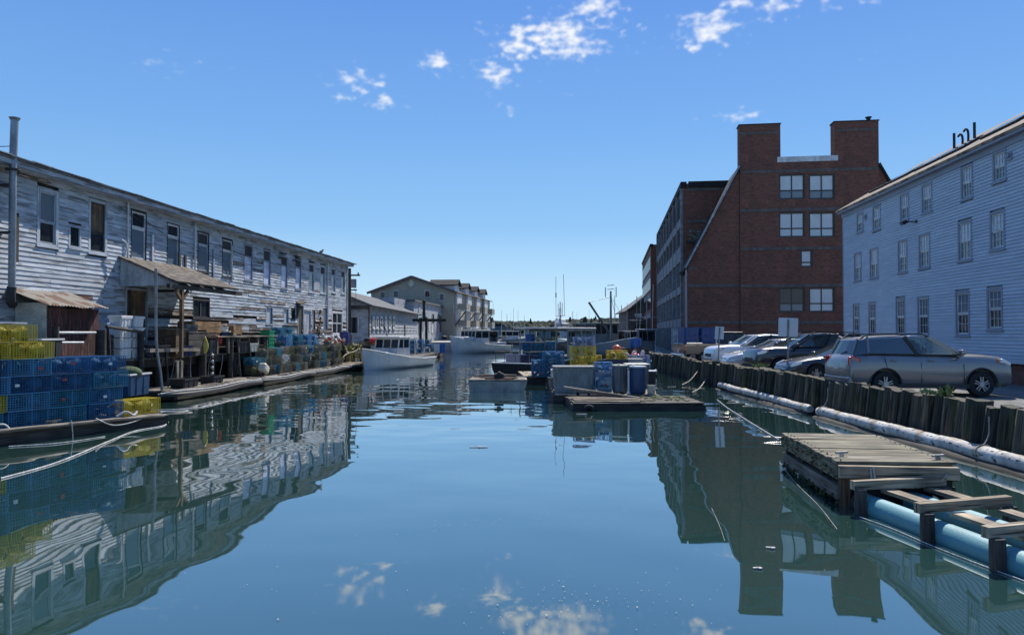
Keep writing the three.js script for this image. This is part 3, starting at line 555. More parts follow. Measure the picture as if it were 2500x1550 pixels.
// ---------------------------------------------------------------- brick building behind the lot
const K = 2.45 / 3.3, BF = frame(18.94 * K, LOT, -79.53 * K, -7.7);
{
  const B = thing('brick_building', 'red brick building with two tall square chimney towers and sloping sides', 'building', [BF.x, BF.y, BF.z], BF.t);
  const P = (u, v) => onWall(BF, u, v), at = (u, v) => P(u, v);
  const [tlx, tly] = at(1806, 306), [trx] = at(1906, 306), ny = at(1972, 394)[1], [rlx, rly] = at(2038, 298), [rrx] = at(2146, 298);
  const s0 = at(1680, 648)[1], s1 = at(1805, 411)[1], width = rrx + tlx, D1 = 4.05;
  const uvXY = (g, k = 0) => { const p = g.attributes.position, n = g.attributes.normal, uv = g.attributes.uv; for (let i = 0; i < p.count; i++) Math.abs(n.getX(i)) > 0.6 ? uv.setXY(i, p.getZ(i), p.getY(i)) : Math.abs(n.getY(i)) > 0.75 ? uv.setXY(i, p.getX(i), p.getZ(i)) : uv.setXY(i, p.getX(i), p.getY(i)); return g; };
  // centre block with the window openings cut through
  const wins = [];
  for (const [uA, uB] of [[1902, 1966], [1975, 2039]]) for (const [vT, vB] of [[424, 486], [517, 579], [701, 762]]) wins.push([at(uA, vT)[0], at(uB, vT)[0], at((uA + uB) / 2, vB)[1], at((uA + uB) / 2, vT)[1], uA, vT]);
  { const um = 1970; wins.push([at(1955, 630)[0], at(1985, 630)[0], at(um, 652)[1], at(um, 609)[1], 1955, 609]); }
  const shape = new THREE.Shape([[tlx, 0], [rrx, 0], [rrx, rly], [rlx, rly], [rlx, ny], [trx, ny], [trx, tly], [tlx, tly]].map(p => new THREE.Vector2(...p)));
  for (const [a, b, c, d] of wins) shape.holes.push(new THREE.Path([[a, c], [a, d], [b, d], [b, c]].map(p => new THREE.Vector2(...p))));
  const ex = (s, z0, z1) => uvXY(new THREE.ExtrudeGeometry(s, { depth: z1 - z0, bevelEnabled: false }).translate(0, 0, z0));
  mesh('wall', ex(shape, -0.5, 0), M.brick, B);
  // towers and body behind the front
  mesh('tower', wallBox(trx - tlx - 0.02, tly - ny + 2, 0.6, [(tlx + trx) / 2, (tly + ny - 2) / 2 - 0.01, -0.79]), M.brick, B);
  mesh('tower', wallBox(rrx - rlx - 0.02, rly - ny + 2, 0.6, [(rlx + rrx) / 2, (rly + ny - 2) / 2 - 0.01, -0.79]), M.brick, B);
  mesh('body', wallBox(rrx - tlx - 0.04, ny - 0.4, 13, [(tlx + rrx) / 2, (ny - 0.4) / 2, -7.2]), M.brick, B);
  const coping = mat([0.40, 0.41, 0.44], 0.5, { map: T.stain });
  mesh('parapet_cap', [bx(rlx - trx + 0.5, 0.42, 0.6, [(trx + rlx) / 2, ny + 0.21, -0.27])], M.white, B);
  mesh('tower_cap', [bx(trx - tlx + 0.12, 0.08, 1.15, [(tlx + trx) / 2, tly + 0.04, -0.54]), bx(rrx - rlx + 0.12, 0.08, 1.15, [(rlx + rrx) / 2, rly + 0.04, -0.54])], M.darkRoof, B);
  { const [vx, vy] = at(2128, 296); mesh('roof_vent', [cy(0.14, 0.14, 0.4, [vx, vy + 0.15, -0.6], null, 10), cy(0.26, 0.16, 0.16, [vx, vy + 0.42, -0.6], null, 10)], M.dark, B); }
  // sloping side walls and their copper-edged roofs
  const sl = new THREE.Shape([[0, 0], [tlx - 0.01, 0], [tlx - 0.01, s1], [0, s0]].map(p => new THREE.Vector2(...p)));
  const sr = new THREE.Shape([[rrx + 0.01, 0], [width, 0], [width, s0], [rrx + 0.01, s1]].map(p => new THREE.Vector2(...p)));
  mesh('side_wall', ex(sl, -0.55, -0.12), M.brick, B); mesh('side_wall', ex(sr, -0.55, -0.12), M.brick, B);
  const rake = (x0, y0, x1, y1, name, m, w, h, z) => mesh(name, beam([x0, y0, z], [x1, y1, z], w, h), m, B);
  rake(-0.25, s0 - 0.35, tlx - 0.02, s1 + 0.1, 'sloping_roof', M.darkRoof, 4.6, 0.16, -2.2); rake(width + 0.25, s0 - 0.35, rrx + 0.02, s1 + 0.1, 'sloping_roof', M.darkRoof, 4.6, 0.16, -2.2);
  rake(-0.2, s0 - 0.22, tlx - 0.05, s1 + 0.16, 'rake_trim', coping, 0.12, 0.14, 0.14);
  mesh('body', wallBox(tlx + 0.3, s0 - 0.6, 3.4, [tlx / 2 + 0.16, (s0 - 0.6) / 2, -2.3]), M.brick, B);
  mesh('downpipe', bar([-0.12, 0, -0.02], [-0.12, s0 - 0.3, -0.02], 0.07, 8), coping, B);
  // stone bands
  const band = (uL, uR, v, h = 0.24) => { const a = at(uL, v)[0], b = at(uR, v)[0], y = at((uL + uR) / 2, v)[1]; return bx(b - a, h, 0.06, [(a + b) / 2, y, 0.012]); };
  mesh('stone_band', [band(1808, 2145, 416), band(1808, 2145, 511), band(1808, 2145, 606), band(1808, 2145, 697), band(1808, 2145, 787), band(1808, 1905, 325, 0.18), band(2040, 2145, 317, 0.18)], M.stone, B);
  mesh('stone_band', [[1681, 1805, 697], [1681, 1805, 787], [1681, 1702, 655]].map(([a, b, v]) => band(a, b, v).translate(0, 0, -0.11)), M.stone, B);
  const blind = mat([0.66, 0.68, 0.68], 0.35, { map: T.faint }), grey = mat([0.20, 0.22, 0.24], 0.12), bronze = mat([0.05, 0.042, 0.038], 0.5);
  for (const [a, b, c, d, u, v] of wins) {
    const small = u === 1955, dk = v === 701 && u === 1902;
    win(B, a + 0.005, c + 0.005, b - a - 0.01, d - c - 0.01, { casing: bronze, cw: 0.09, proud: -0.06, sash: bronze, sw: 0.05, sill: false, depth: -0.14, cols: small ? 1 : 2, rail: small ? 0.25 : 0.34, panes: dk ? [M.glassMid, M.glass] : v === 424 ? [grey, blind] : v === 517 ? [M.glassPale, blind] : [M.glassPale, blind] });
  }
  // long wing with a concrete grid, flush with the left side
  const W = thing('brick_wing', 'long brick and concrete wing with rows of narrow windows facing the water', 'building', toWorld(BF, 0, 0, -38.5), BF.t - Math.PI / 2);
  // own axes: x runs towards the camera along the side, z points to the water
  const L1 = 38.5 - D1, m85 = 84.9 * K / F, yv = v => EYE + (810 - v) * m85 - LOT, H1 = yv(447);
  const wg = mesh('wall', wallBox(L1, H1, 14, [L1 / 2, H1 / 2, -7.02]), M.brick, W);
  const conc = mat([0.27, 0.28, 0.30], 0.85, { map: T.stain });
  mesh('cornice', [bx(L1 + 0.2, 0.5, 0.5, [L1 / 2, H1 - 0.1, -0.1]), bx(0.4, 0.5, 13.4, [L1, H1 - 0.1, -7.2])], M.darkRoof, W);
  mesh('front_band', [bx(0.08, 0.25, 10, [L1 + 0.03, yv(540), -5.4]), bx(0.08, 0.3, 10, [L1 + 0.03, yv(462), -5.4])], M.stone, W);
  const rows = [[470, 531], [552, 597], [637, 694], [717, 774]], bands = [[531, 550], [599, 635], [697, 716], [777, 798]];
  for (const [a, b] of bands) mesh('spandrel', bx(L1 - 0.04, yv(a) - yv(b), 0.16, [L1 / 2, (yv(a) + yv(b)) / 2, 0.06]), conc, W);
  for (let x = 0.1; x < L1; x += 4.25) mesh('column', bx(0.38, H1 - 0.4, 0.22, [x + 0.16, H1 / 2 - 0.2, 0.07]), conc, W);
  for (const [r, [a, b]] of rows.entries()) for (let x = 0.85; x < L1 - 1.5; x += 1.42) {
    if ((x - 0.1) % 4.25 < 0.55 || (x + 0.95 - 0.1) % 4.25 < 0.45) continue;
    const F_ = mesh('window', [bx(0.07, yv(a) - yv(b) - 0.2, 0.1, [x, (yv(a) + yv(b)) / 2, 0.03]), bx(0.07, yv(a) - yv(b) - 0.2, 0.1, [x + 0.85, (yv(a) + yv(b)) / 2, 0.03]), bx(0.78, 0.07, 0.1, [x + 0.425, yv(b) + 0.13, 0.03])], r > 1 ? conc : bronze, W);
    mesh('pane', bx(0.8, yv(a) - yv(b) - 0.24, 0.03, [x + 0.425, (yv(a) + yv(b)) / 2, 0.006]), M.glass, F_);
  }
  for (let x = 1.2; x < L1; x += 2.1) mesh('arcade_column', bx(0.3, yv(800), 0.3, [x, yv(800) / 2, 0.18]), x > L1 - 10 ? M.white : conc, W);
  for (let x = 1.7; x < L1 - 1; x += 2.1) mesh('shop_opening', bx(1.3, yv(806) - 0.1, 0.06, [x + 0.5, yv(806) / 2, 0.01]), M.glass, W);
  // balcony planting at the joint
  const bp = thing('planter', 'straggly grey green plants spilling over the brick wing balcony', 'plant', toWorld(BF, 1.0, 0, -D1 + 0.35), BF.t);
  const lv = [], c0 = yv(575);
  for (let i = 0; i < 160; i++) { const g = new THREE.PlaneGeometry(rr(0.06, 0.2), rr(0.05, 0.12)); lv.push(place(g, [rr(-0.5, 1.5), c0 + rr(-0.5, 0.5) - 0.3 * rnd() * rnd(), rr(-0.2, 0.25)], [rr(-1, 1), rr(-1, 1), rr(0, 3)])); }
  mesh('foliage', lv, mat([0.20, 0.22, 0.18], 0.8, { side: THREE.DoubleSide }), bp); mesh('trough', bx(2.3, 0.25, 0.3, [0.4, c0 - 0.55, 0]), M.darkWood, bp); mesh('bracket', [bx(0.08, 0.1, 0.5, [-0.2, c0 - 0.7, -0.15]), bx(0.08, 0.1, 0.5, [1, c0 - 0.7, -0.15])], M.dark, bp);
  // third block farther on
  const E = thing('far_brick_block', 'lower plain brick block at the far end of the long wing', 'building', toWorld(BF, -0.9, 0, -65.6), BF.t - Math.PI / 2);
  const L2 = 27, H2 = EYE + (810 - 596) * 131 * K / F - LOT;
  mesh('wall', wallBox(L2, H2, 12, [L2 / 2, H2 / 2, -6]), M.brick, E);
  mesh('cornice', bx(L2 + 0.2, 0.35, 0.4, [L2 / 2, H2 - 0.1, -0.1]), M.darkRoof, E);
  for (const y of [0.30, 0.50, 0.70]) mesh('stone_band', bx(L2, 0.6, 0.1, [L2 / 2, H2 * y, 0.02]), conc, E);
  for (let f = 0; f < 4; f++) for (let x = 1.5; x < L2 - 1; x += 2.6) mesh('window', bx(1.2, 1.7, 0.06, [x + 0.5, H2 * (0.15 + 0.2 * f) + 1, 0.012]), M.glass, E);
}
// ---------------------------------------------------------------- pile wall along the lot
{
  const W = thing('pile_wall', 'long bulkhead of dark leaning timber piles holding the parking lot', 'pile wall', [WALLX, 0, 0]);
  const geos = [];
  for (let k = 0; k < 6; k++) {
    const r = 0.165 + 0.016 * k, g = new THREE.CylinderGeometry(r * 0.97, r * 1.03, 2.4, 14, 4), p = g.attributes.position, uv = g.attributes.uv;
    for (let i = 0; i < p.count; i++) {
      const n = 1 + 0.10 * noise.noise(p.getX(i) * 9 + k * 7, p.getY(i) * 1.3, p.getZ(i) * 9), top = p.getY(i) > 1.19;
      p.setXYZ(i, p.getX(i) * n, p.getY(i) + (top ? 0.05 * noise.noise(p.getX(i) * 7 + k, 3, p.getZ(i) * 7) : 0), p.getZ(i) * n); uv.setXY(i, uv.getX(i) * 6.28 * r + k, uv.getY(i) * 2.4);
    }
    g.computeVertexNormals(); geos.push(g);
  }
  for (let z = -12.2, i = 0; z > -64; i++) {
    const k = Math.floor(rnd() * 6), o = mesh('pile', geos[k], M.pile[Math.floor(rnd() * 4)], W), t = 0.06 * fbm(z * 0.14, 5, 1, 3) * 2;
    o.position.set(rr(-0.07, 0.07), 1.04 - 1.2 + t + rr(-0.06, 0.09), z); o.rotation.set(0.05 + 0.1 * (0.5 + fbm(z * 0.3, 2, 3, 2)) + rr(-0.03, 0.06), rr(0, 6.28), rr(-0.12, -0.03)); o.rotation.order = 'ZXY';
    z -= (0.165 + 0.016 * k) * 2 * rr(0.92, 1.12);
  }
  mesh('lagging', wallBox(0.08, 1.7, 54, [0.20, 0.12, -38.5]), M.wetWood, W);
  mesh('capping', wallBox(0.12, 0.14, 54, [0.22, LOT + 0.16, -38.5]), M.darkWood, W);
}
// weeds rooted on the wall
{
  const leafM = mat([0.16, 0.20, 0.06], 0.8, { side: THREE.DoubleSide });
  const weed = (u, v, h, n, label, spread) => {
    const p = atD(u, v, WALLX * F / (u - 1250)); const o = thing('weed', label, 'plant', [WALLX + 0.1, p.y - 0.04, p.z]);
    const g = [], st = [];
    for (let i = 0; i < n; i++) { const x = rr(-spread, spread), z = rr(-spread, spread), hh = h * rr(0.4, 1), lx = x + rr(-0.08, 0.08); st.push(bar([x * 0.5, 0, z * 0.5], [lx, hh, z], 0.006, 4)); for (let k = 0; k < 5; k++) g.push(place(new THREE.PlaneGeometry(0.05, 0.09), [lx * (0.5 + k * 0.1) + rr(-0.04, 0.04), hh * (0.4 + k * 0.14), z + rr(-0.04, 0.04)], [rr(-1, 1), rr(0, 6), rr(-1, 1)])); }
    mesh('stem', st, leafM, o); mesh('leaf', g, leafM, o);
  };
  weed(2300, 968, 0.32, 9, 'upright green weed on the pile wall beside the silver wagon', 0.08);
  weed(1850, 893, 0.14, 16, 'low patch of bright green weed on the pile wall', 0.35); weed(2255, 958, 0.1, 10, 'flat yellow green moss tuft on top of the piles', 0.25);
}
// ---------------------------------------------------------------- floating boom logs
function log(name, a, b, r0, r1, m, label) {
  const rows = [], N = 46, R = 14, d = b.clone().sub(a), L = d.length(), x = d.clone().normalize(), y = V(0, 1, 0), z = V().crossVectors(x, y).normalize(), s = rnd() * 50, uvs = [];
  for (let i = 0; i <= N; i++) {
    const t = i / N, row = [], c = a.clone().addScaledVector(d, t).addScaledVector(z, 0.06 * noise.noise(t * 4, s, 0)).addScaledVector(y, 0.03 * noise.noise(t * 5, s, 4));
    const r = (r0 + (r1 - r0) * t) * (1 + 0.12 * noise.noise(t * L * 0.9, s, 9)) * (i === 0 || i === N ? 0.8 : 1);
    for (let j = 0; j <= R; j++) { const w = j / R * Math.PI * 2, k = r * (1 + 0.08 * noise.noise(Math.cos(w) * 1.5, Math.sin(w) * 1.5 + s, t * L * 2)); row.push(c.clone().addScaledVector(y, Math.cos(w) * k).addScaledVector(z, Math.sin(w) * k).toArray()); uvs.push(t * L, w * r); }
    rows.push(row);
  }
  const g = loft(rows); g.setAttribute('uv', new THREE.Float32BufferAttribute(uvs, 2));
  const cap = (row, c) => { const pos = [...c.toArray()], uv = [0, 0], idx = []; row.forEach((p, j) => { pos.push(...p); uv.push(p[1], p[2]); if (j) idx.push(0, j, j + 1); }); const q = new THREE.BufferGeometry(); q.setAttribute('position', new THREE.Float32BufferAttribute(pos, 3)); q.setAttribute('uv', new THREE.Float32BufferAttribute(uv, 2)); q.setIndex(idx); q.computeVertexNormals(); return q; };
  return tag(mesh(name, [g, cap(rows[0], a), cap(rows[N], b)], m), label, 'log');
}
const birch = mat([0.66, 0.65, 0.63], 0.85, { map: T.birch, bumpMap: T.birch, bumpScale: 0.015 });
{
  const a = onY(1762, 944, 0.10), m = onY(2012, 1003, 0.12), m2 = onY(2022, 1006, 0.14), b = onY(2500, 1131, 0.14).add(V(0.02, 0, 1.6));
  a.x = m.x = m2.x = b.x = 8.84; a.x = 8.88; for (const q of [a, m, m2, b]) q.y = 0.17;
  log('boom_log', a, m, 0.125, 0.135, birch, 'slimmer far length of white floating boom log with flaking bark');
  log('boom_log', m2, b, 0.14, 0.155, birch, 'thick near length of white floating boom log by pile wall');
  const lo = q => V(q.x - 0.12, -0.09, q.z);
  log('added_shade_log', lo(a), lo(m), 0.15, 0.16, M.wetWood, 'added black timber giving the shade under the slimmer boom log'); log('added_shade_log', lo(m2), lo(b), 0.16, 0.175, M.wetWood, 'added black timber giving the shade under the thick boom log');  // black timbers added to make the dark shade and reflection below the logs
  for (const [u, l] of [[2010, 'thin rope tied around joint of the boom logs'], [2400, 'rope looped round the thick boom log end']]) {
    const z = -8.85 * F / (u - 1250), p = []; for (let i = 0; i <= 12; i++) { const w = i / 12 * 6.28; p.push([8.85 + Math.sin(w) * 0.17, 0.17 + Math.cos(w) * 0.17, z]); }
    p.push([8.98, 0.5, z - 0.06], [9.03, 0.85, z - 0.12]); tag(mesh('mooring_rope', tube(p, 0.014, 50, 5), M.rope), l, 'rope');
  }
}
// ---------------------------------------------------------------- the small float below the wall
{
  const a = onY(1908, 1057, 0.62), b = onY(2044, 1127, 0.62), dir = b.clone().sub(a), L = dir.length(), turn = Math.atan2(dir.x, dir.z), wdt = 1.62;
  const o = thing('float_dock', 'small weathered plank float dock beside the pile wall', 'float', [a.x, 0, a.z], turn);   // z runs towards the camera, x across
  for (let z = 0.1, i = 0; z < L; z += 0.195, i++) mesh('plank', bx(wdt + rr(-0.05, 0.05), 0.045, rr(0.183, 0.191), [wdt / 2, 0.60 + rr(-0.005, 0.007), z], [rr(-0.01, 0.01), rr(-0.008, 0.008), rr(-0.008, 0.008)]), M.mossWood[Math.floor(rnd() * 6)], o);
  mesh('side_beam', bx(0.1, 0.2, L, [0.05, 0.47, L / 2]), M.mossWood[1], o); mesh('side_beam', bx(0.1, 0.2, L, [wdt - 0.05, 0.47, L / 2]), M.mossWood[1], o);
  mesh('end_beam', bx(wdt - 0.02, 0.17, 0.09, [wdt / 2, 0.49, L + 0.04]), M.deckWood[0], o); mesh('end_beam', bx(wdt - 0.02, 0.17, 0.09, [wdt / 2, 0.49, 0.06]), M.darkWood, o);
  mesh('lower_beam', bx(0.12, 0.2, L - 0.1, [0.07, 0.18, L / 2]), M.oldWood[1], o); mesh('lower_beam', bx(0.12, 0.2, L - 0.1, [wdt - 0.07, 0.18, L / 2]), M.wetWood, o);
  for (const z of [0.15, L * 0.36, L * 0.7, L - 0.06]) { mesh('post', bx(0.13, 0.55, 0.13, [0.12, 0.12, z]), z > L - 0.2 ? M.brownWood : M.wetWood, o); mesh('post', bx(0.13, 0.55, 0.13, [wdt - 0.14, 0.12, z]), M.wetWood, o); }
  mesh('flotation', bx(wdt - 0.45, 0.42, L - 0.5, [wdt / 2, 0.13, L / 2]), M.black, o);
  for (const [x, z] of [[0.2, L - 0.4], [wdt - 0.15, L - 0.25]]) mesh('cleat', [bx(0.05, 0.05, 0.05, [x, 0.645, z]), beam([x - 0.09, 0.685, z + 0.02], [x + 0.09, 0.69, z - 0.02], 0.03, 0.03)], M.steel, o);
  mesh('rope', [tube([[0.45, 0.56, L + 0.1], [0.5, 0.36, L + 0.12], [0.9, 0.30, L + 0.13], [1.3, 0.38, L + 0.12], [1.45, 0.5, L + 0.1]], 0.016, 26, 5), tube([[0.42, 0.55, L + 0.1], [0.44, 0.35, L + 0.12], [0.5, 0.28, L + 0.12], [0.46, 0.4, L + 0.12]], 0.016, 16, 5)], M.rope, o);
  const moss = [], mossM = mat([0.075, 0.09, 0.03], 1, { map: T.speck });
  for (let i = 0; i < 90; i++) { const z = rr(0, L), top = rnd() < 0.1; moss.push(place(new THREE.IcosahedronGeometry(rr(0.008, 0.022), 0).scale(1, 0.8, 2.2), [top ? rr(-0.01, 0.08) + 0.1 * rnd() * rnd() : -0.008, top ? 0.625 : rr(0.38, 0.58), z])); }
  for (let i = 0; i < 60; i++) moss.push(place(new THREE.IcosahedronGeometry(rr(0.015, 0.04), 0), [rr(-0.01, 0.03), rr(0.0, 0.12), rr(0, L)]));
  mesh('moss', moss, mossM, o).userData.kind = 'stuff';
  const bolts = []; for (let z = 0.1; z < L; z += 0.195) for (const x of [0.09, wdt - 0.09]) bolts.push(cy(0.009, 0.009, 0.012, [x, 0.632, z + 0.03], null, 6)); mesh('nail_heads', bolts, M.dark, o).userData.kind = 'stuff';
}
// ---------------------------------------------------------------- pipe float with timber frame
{
  const A = onY(2090, 1186, 0.36), o = thing('pipe_float', 'pale blue pipe float held in a timber frame', 'float', [A.x, 0, A.z], Math.atan2(0.29, 2.33));
  const blue = mat([0.13, 0.35, 0.40], 0.6, { map: T.hull, bumpMap: T.bump, bumpScale: 0.004 }), L = 6.2;
  for (const x of [0.24, 0.98]) { mesh('pipe', cy(0.155, 0.155, L, [x, 0.06, L / 2 - 0.2], [Math.PI / 2, 0, 0], 20), blue, o); mesh('pipe_cap', cy(0.165, 0.165, 0.06, [x, 0.06, -0.22], [Math.PI / 2, 0, 0], 20), M.wetWood, o); }
  let k = 0;
  for (const z of [0, 1.32, 2.38, 3.45, 4.6]) {
    mesh('cross_beam', beam([-0.05, 0.37, z], [1.32, 0.37 + rr(0, 0.03), z - (k ? 0.2 : 0.02)], 0.10, 0.12), M.deckWood[k % 3], o);
    for (const x of [0.02, 1.26]) mesh('post', bx(0.12, 0.65, 0.10, [x, 0.0, z + 0.08 - (x > 1 && k ? 0.2 : 0)]), M.darkWood, o);
    if (k++ < 4) for (const x of [0.47, 1.14]) mesh('plank', bx(0.19, 0.05, 1.12, [x, 0.285, z + 0.62 - (x > 1 ? 0.12 : 0.06)], [0, 0.02, 0]), M.deckWood[k % 3], o);
  }
}
// floating ropes
const line = (pts, r, m, label) => tag(mesh('floating_rope', tube(pts.map(([u, v]) => onY(u, v, 0.012)), r, 60, 5), m), label, 'rope');
line([[1752, 976], [1780, 998], [1815, 1020], [1850, 1042], [1903, 1074]], 0.017, M.whiteRope, 'white floating rope leading from boom log to plank float');
line([[2100, 1262], [2180, 1291], [2290, 1338], [2420, 1388], [2520, 1425]], 0.007, M.whiteRope, 'pale floating line in front of the blue pipe float');
line([[1905, 1130], [1945, 1180], [2000, 1235], [2045, 1292]], 0.005, M.rope, 'thin brown line trailing from plank float into water');
line([[1738, 1240], [1760, 1290], [1770, 1320]], 0.003, M.rope, 'hair thin line lying on the open water');
// lines hanging on the far pile wall
for (const [u, v, u2, v2, l] of [[1725, 925, 1690, 958, 'rope slanting down the pile wall near far log end'], [1705, 905, 1665, 940, 'second rope slanting down the far pile wall']]) { const a = atD(u, v, 9.15 * F / (u - 1250)), b = onY(u2, v2, 0.05); tag(mesh('hanging_rope', tube([a, a.clone().lerp(b, 0.5).add(V(0, -0.12, 0)), b], 0.025, 14, 5), M.rope), l, 'rope'); }

// ---------------------------------------------------------------- cars
const ev = new Evaluator(); ev.attributes = ['position', 'normal', 'uv']; ev.useGroups = false;
const paintM = (c, metal = 0.35) => mat(c, 0.32, { metalness: metal, clearcoat: 1, clearcoatRoughness: 0.04 });
const clearGlass = mat([0.50, 0.60, 0.58], 0.02, { ior: 1.7, transmission: 0.95, thickness: 0 });
const carGlass = mat([0.014, 0.02, 0.022], 0.02, { ior: 2.1 }), redLamp = mat([0.42, 0.015, 0.012], 0.12, { clearcoat: 1 }), clearLamp = mat([0.62, 0.64, 0.66], 0.1, { clearcoat: 1, metalness: 0.3 }), amber = mat([0.6, 0.2, 0.03], 0.15);
const facet = g => { const h = g.toNonIndexed(); h.computeVertexNormals(); return h; };
function carShapes({ body, glassLow, glassTop, wheels, R }) {
  // body: stations [x, top, half width, bottom]
  const rows = body.map(([x, t, w, b]) => {
    const h = t - b, half = [[w * 0.86, b], [w * 0.97, b + 0.16 * h], [w, b + 0.45 * h], [w * 0.985, b + 0.72 * h], [w * 0.93, b + 0.93 * h], [w * 0.72, b + h], [w * 0.3, b + h + 0.022]];
    return [...half.map(([z, y]) => [x, y, z]), ...half.slice().reverse().map(([z, y]) => [x, y, -z])];
  });
  const n = rows[0].length, g = loft(rows, true), pos = [...g.attributes.position.array], idx = [...g.index.array], uv = [...g.attributes.uv.array];
  for (const [r, flip] of [[0, true], [rows.length - 1, false]]) { const c = pos.length / 3, p = rows[r]; pos.push(p[0][0], p.reduce((s, q) => s + q[1], 0) / n, 0); uv.push(0, 0); for (let j = 0; j < n; j++) { const a = r * n + j, b = r * n + (j + 1) % n; flip ? idx.push(c, b, a) : idx.push(c, a, b); } }
  let closed = new THREE.BufferGeometry(); closed.setAttribute('position', new THREE.Float32BufferAttribute(pos, 3)); closed.setAttribute('uv', new THREE.Float32BufferAttribute(uv, 2)); closed.setIndex(idx); closed.computeVertexNormals();
  { // outward?
    const q = closed.attributes.normal, pp = closed.attributes.position; let s = 0; for (let i = 0; i < pp.count; i++) s += q.getZ(i) * pp.getZ(i); if (s < 0) { const a = closed.index.array; for (let i = 0; i < a.length; i += 3) [a[i], a[i + 1]] = [a[i + 1], a[i]]; closed.computeVertexNormals(); }
  }
  let brush = new Brush(closed); brush.updateMatrixWorld();
  for (const x of wheels) for (const s of [-1, 1]) {
    const c = new Brush(new THREE.CylinderGeometry(R + 0.07, R + 0.07, 0.5, 28).rotateX(Math.PI / 2).translate(x, R, s * 0.86)); c.updateMatrixWorld();
    brush = ev.evaluate(brush, c, SUBTRACTION); brush.updateMatrixWorld();
  }
  const ring = (pts, inset = 0) => [...pts.map(([x, y, z]) => [x, y, z]), ...pts.slice().reverse().map(([x, y, z]) => [x, y, -z])];
  const low = ring(glassLow), top = ring(glassTop);
  const quads = ids => mg(ids.map(j => facet(loft([[low[j], low[(j + 1) % 14]], [top[j], top[(j + 1) % 14]]], false, true))));
  const glass = quads([3, 4, 5, 6, 7, 8, 9]), clear = quads([13, 0, 1, 2, 10, 11, 12]);
  const lc = glassLow.reduce((s, p) => s + p[0], 0) / 7, tray = facet(loft([low.map(([x, y, z]) => [lc + (x - lc) * 0.97, y + 0.012, z * 0.97]), low.map(([x, y, z]) => [lc, y + 0.014, z * 0.02])], true, true));
  const cx = glassTop.reduce((s, p) => s + p[0], 0) / glassTop.length, shrink = (k, dy) => top.map(([x, y, z]) => [cx + (x - cx) * k, y + dy, z * k]);
  const roof = loft([shrink(1.012, -0.035), shrink(1.008, 0.0), shrink(0.94, 0.035), shrink(0.6, 0.055), shrink(0.02, 0.06)], true, true);
  return { body: brush.geometry, glass, clear, tray, roof, low: glassLow, top: glassTop };
}
const tyreG = (() => { const p = [[0.20, -0.10], [0.30, -0.105], [0.335, -0.085], [0.345, -0.03], [0.345, 0.03], [0.335, 0.085], [0.30, 0.105], [0.20, 0.10]].map(q => new THREE.Vector2(...q)); return new THREE.LatheGeometry(p, 28).rotateX(Math.PI / 2); })();
const rimG = (() => { const g = [new THREE.LatheGeometry([[0.205, -0.09], [0.225, -0.02], [0.225, 0.095], [0.205, 0.098], [0.19, 0.05]].map(q => new THREE.Vector2(...q)), 24).rotateX(Math.PI / 2)]; for (let k = 0; k < 5; k++) g.push(...[1, -1].map(q => bx(0.19, 0.032, 0.03, [0.1, q * 0.026, 0.075], [0, 0, q * 0.1]).applyMatrix4(new THREE.Matrix4().makeRotationZ(k * 1.2566 + 0.3)))); g.push(cy(0.06, 0.06, 0.04, [0, 0, 0.08], [Math.PI / 2, 0, 0], 12)); return mg(g); })();
const rimBack = cy(0.2, 0.2, 0.02, [0, 0, 0.0], [Math.PI / 2, 0, 0], 20);
const SUV = { wheels: [-1.30, 1.34], R: 0.362,
  body: [[-2.28, 0.72, 0.68, 0.46], [-2.25, 0.93, 0.82, 0.38], [-2.17, 1.14, 0.88, 0.32], [-1.7, 1.21, 0.905, 0.28], [-0.6, 1.19, 0.91, 0.26], [0.6, 1.165, 0.905, 0.26], [0.95, 1.16, 0.90, 0.26], [1.5, 1.155, 0.89, 0.27], [1.94, 1.11, 0.875, 0.28], [2.13, 1.04, 0.85, 0.30], [2.23, 0.91, 0.80, 0.32], [2.285, 0.64, 0.70, 0.38]],
  glassLow: [[1.02, 1.15, 0.3], [0.92, 1.15, 0.72], [0.76, 1.15, 0.83], [-0.4, 1.17, 0.845], [-1.78, 1.19, 0.83], [-2.12, 1.14, 0.68], [-2.17, 1.14, 0.25]],
  glassTop: [[0.14, 1.635, 0.24], [0.08, 1.63, 0.60], [-0.03, 1.625, 0.68], [-0.7, 1.655, 0.70], [-1.74, 1.60, 0.68], [-1.92, 1.575, 0.58], [-1.96, 1.575, 0.2]] };
const SEDAN = { wheels: [-1.36, 1.40], R: 0.33,
  body: [[-2.36, 0.62, 0.62, 0.42], [-2.30, 0.90, 0.78, 0.34], [-2.1, 0.99, 0.84, 0.28], [-1.6, 1.01, 0.88, 0.22], [-0.6, 0.98, 0.90, 0.19], [0.6, 0.96, 0.895, 0.19], [1.05, 0.94, 0.885, 0.19], [1.6, 0.86, 0.87, 0.2], [2.05, 0.75, 0.83, 0.22], [2.25, 0.66, 0.76, 0.25], [2.36, 0.54, 0.66, 0.3], [2.40, 0.45, 0.56, 0.34]],
  glassLow: [[1.22, 0.93, 0.3], [1.08, 0.93, 0.70], [0.9, 0.94, 0.81], [-0.5, 0.96, 0.82], [-1.5, 0.99, 0.78], [-1.82, 0.98, 0.62], [-1.9, 0.98, 0.25]],
  glassTop: [[0.22, 1.375, 0.24], [0.16, 1.37, 0.52], [0.05, 1.365, 0.60], [-0.55, 1.40, 0.62], [-1.05, 1.355, 0.59], [-1.22, 1.33, 0.5], [-1.26, 1.33, 0.2]] };
const made = new Map();
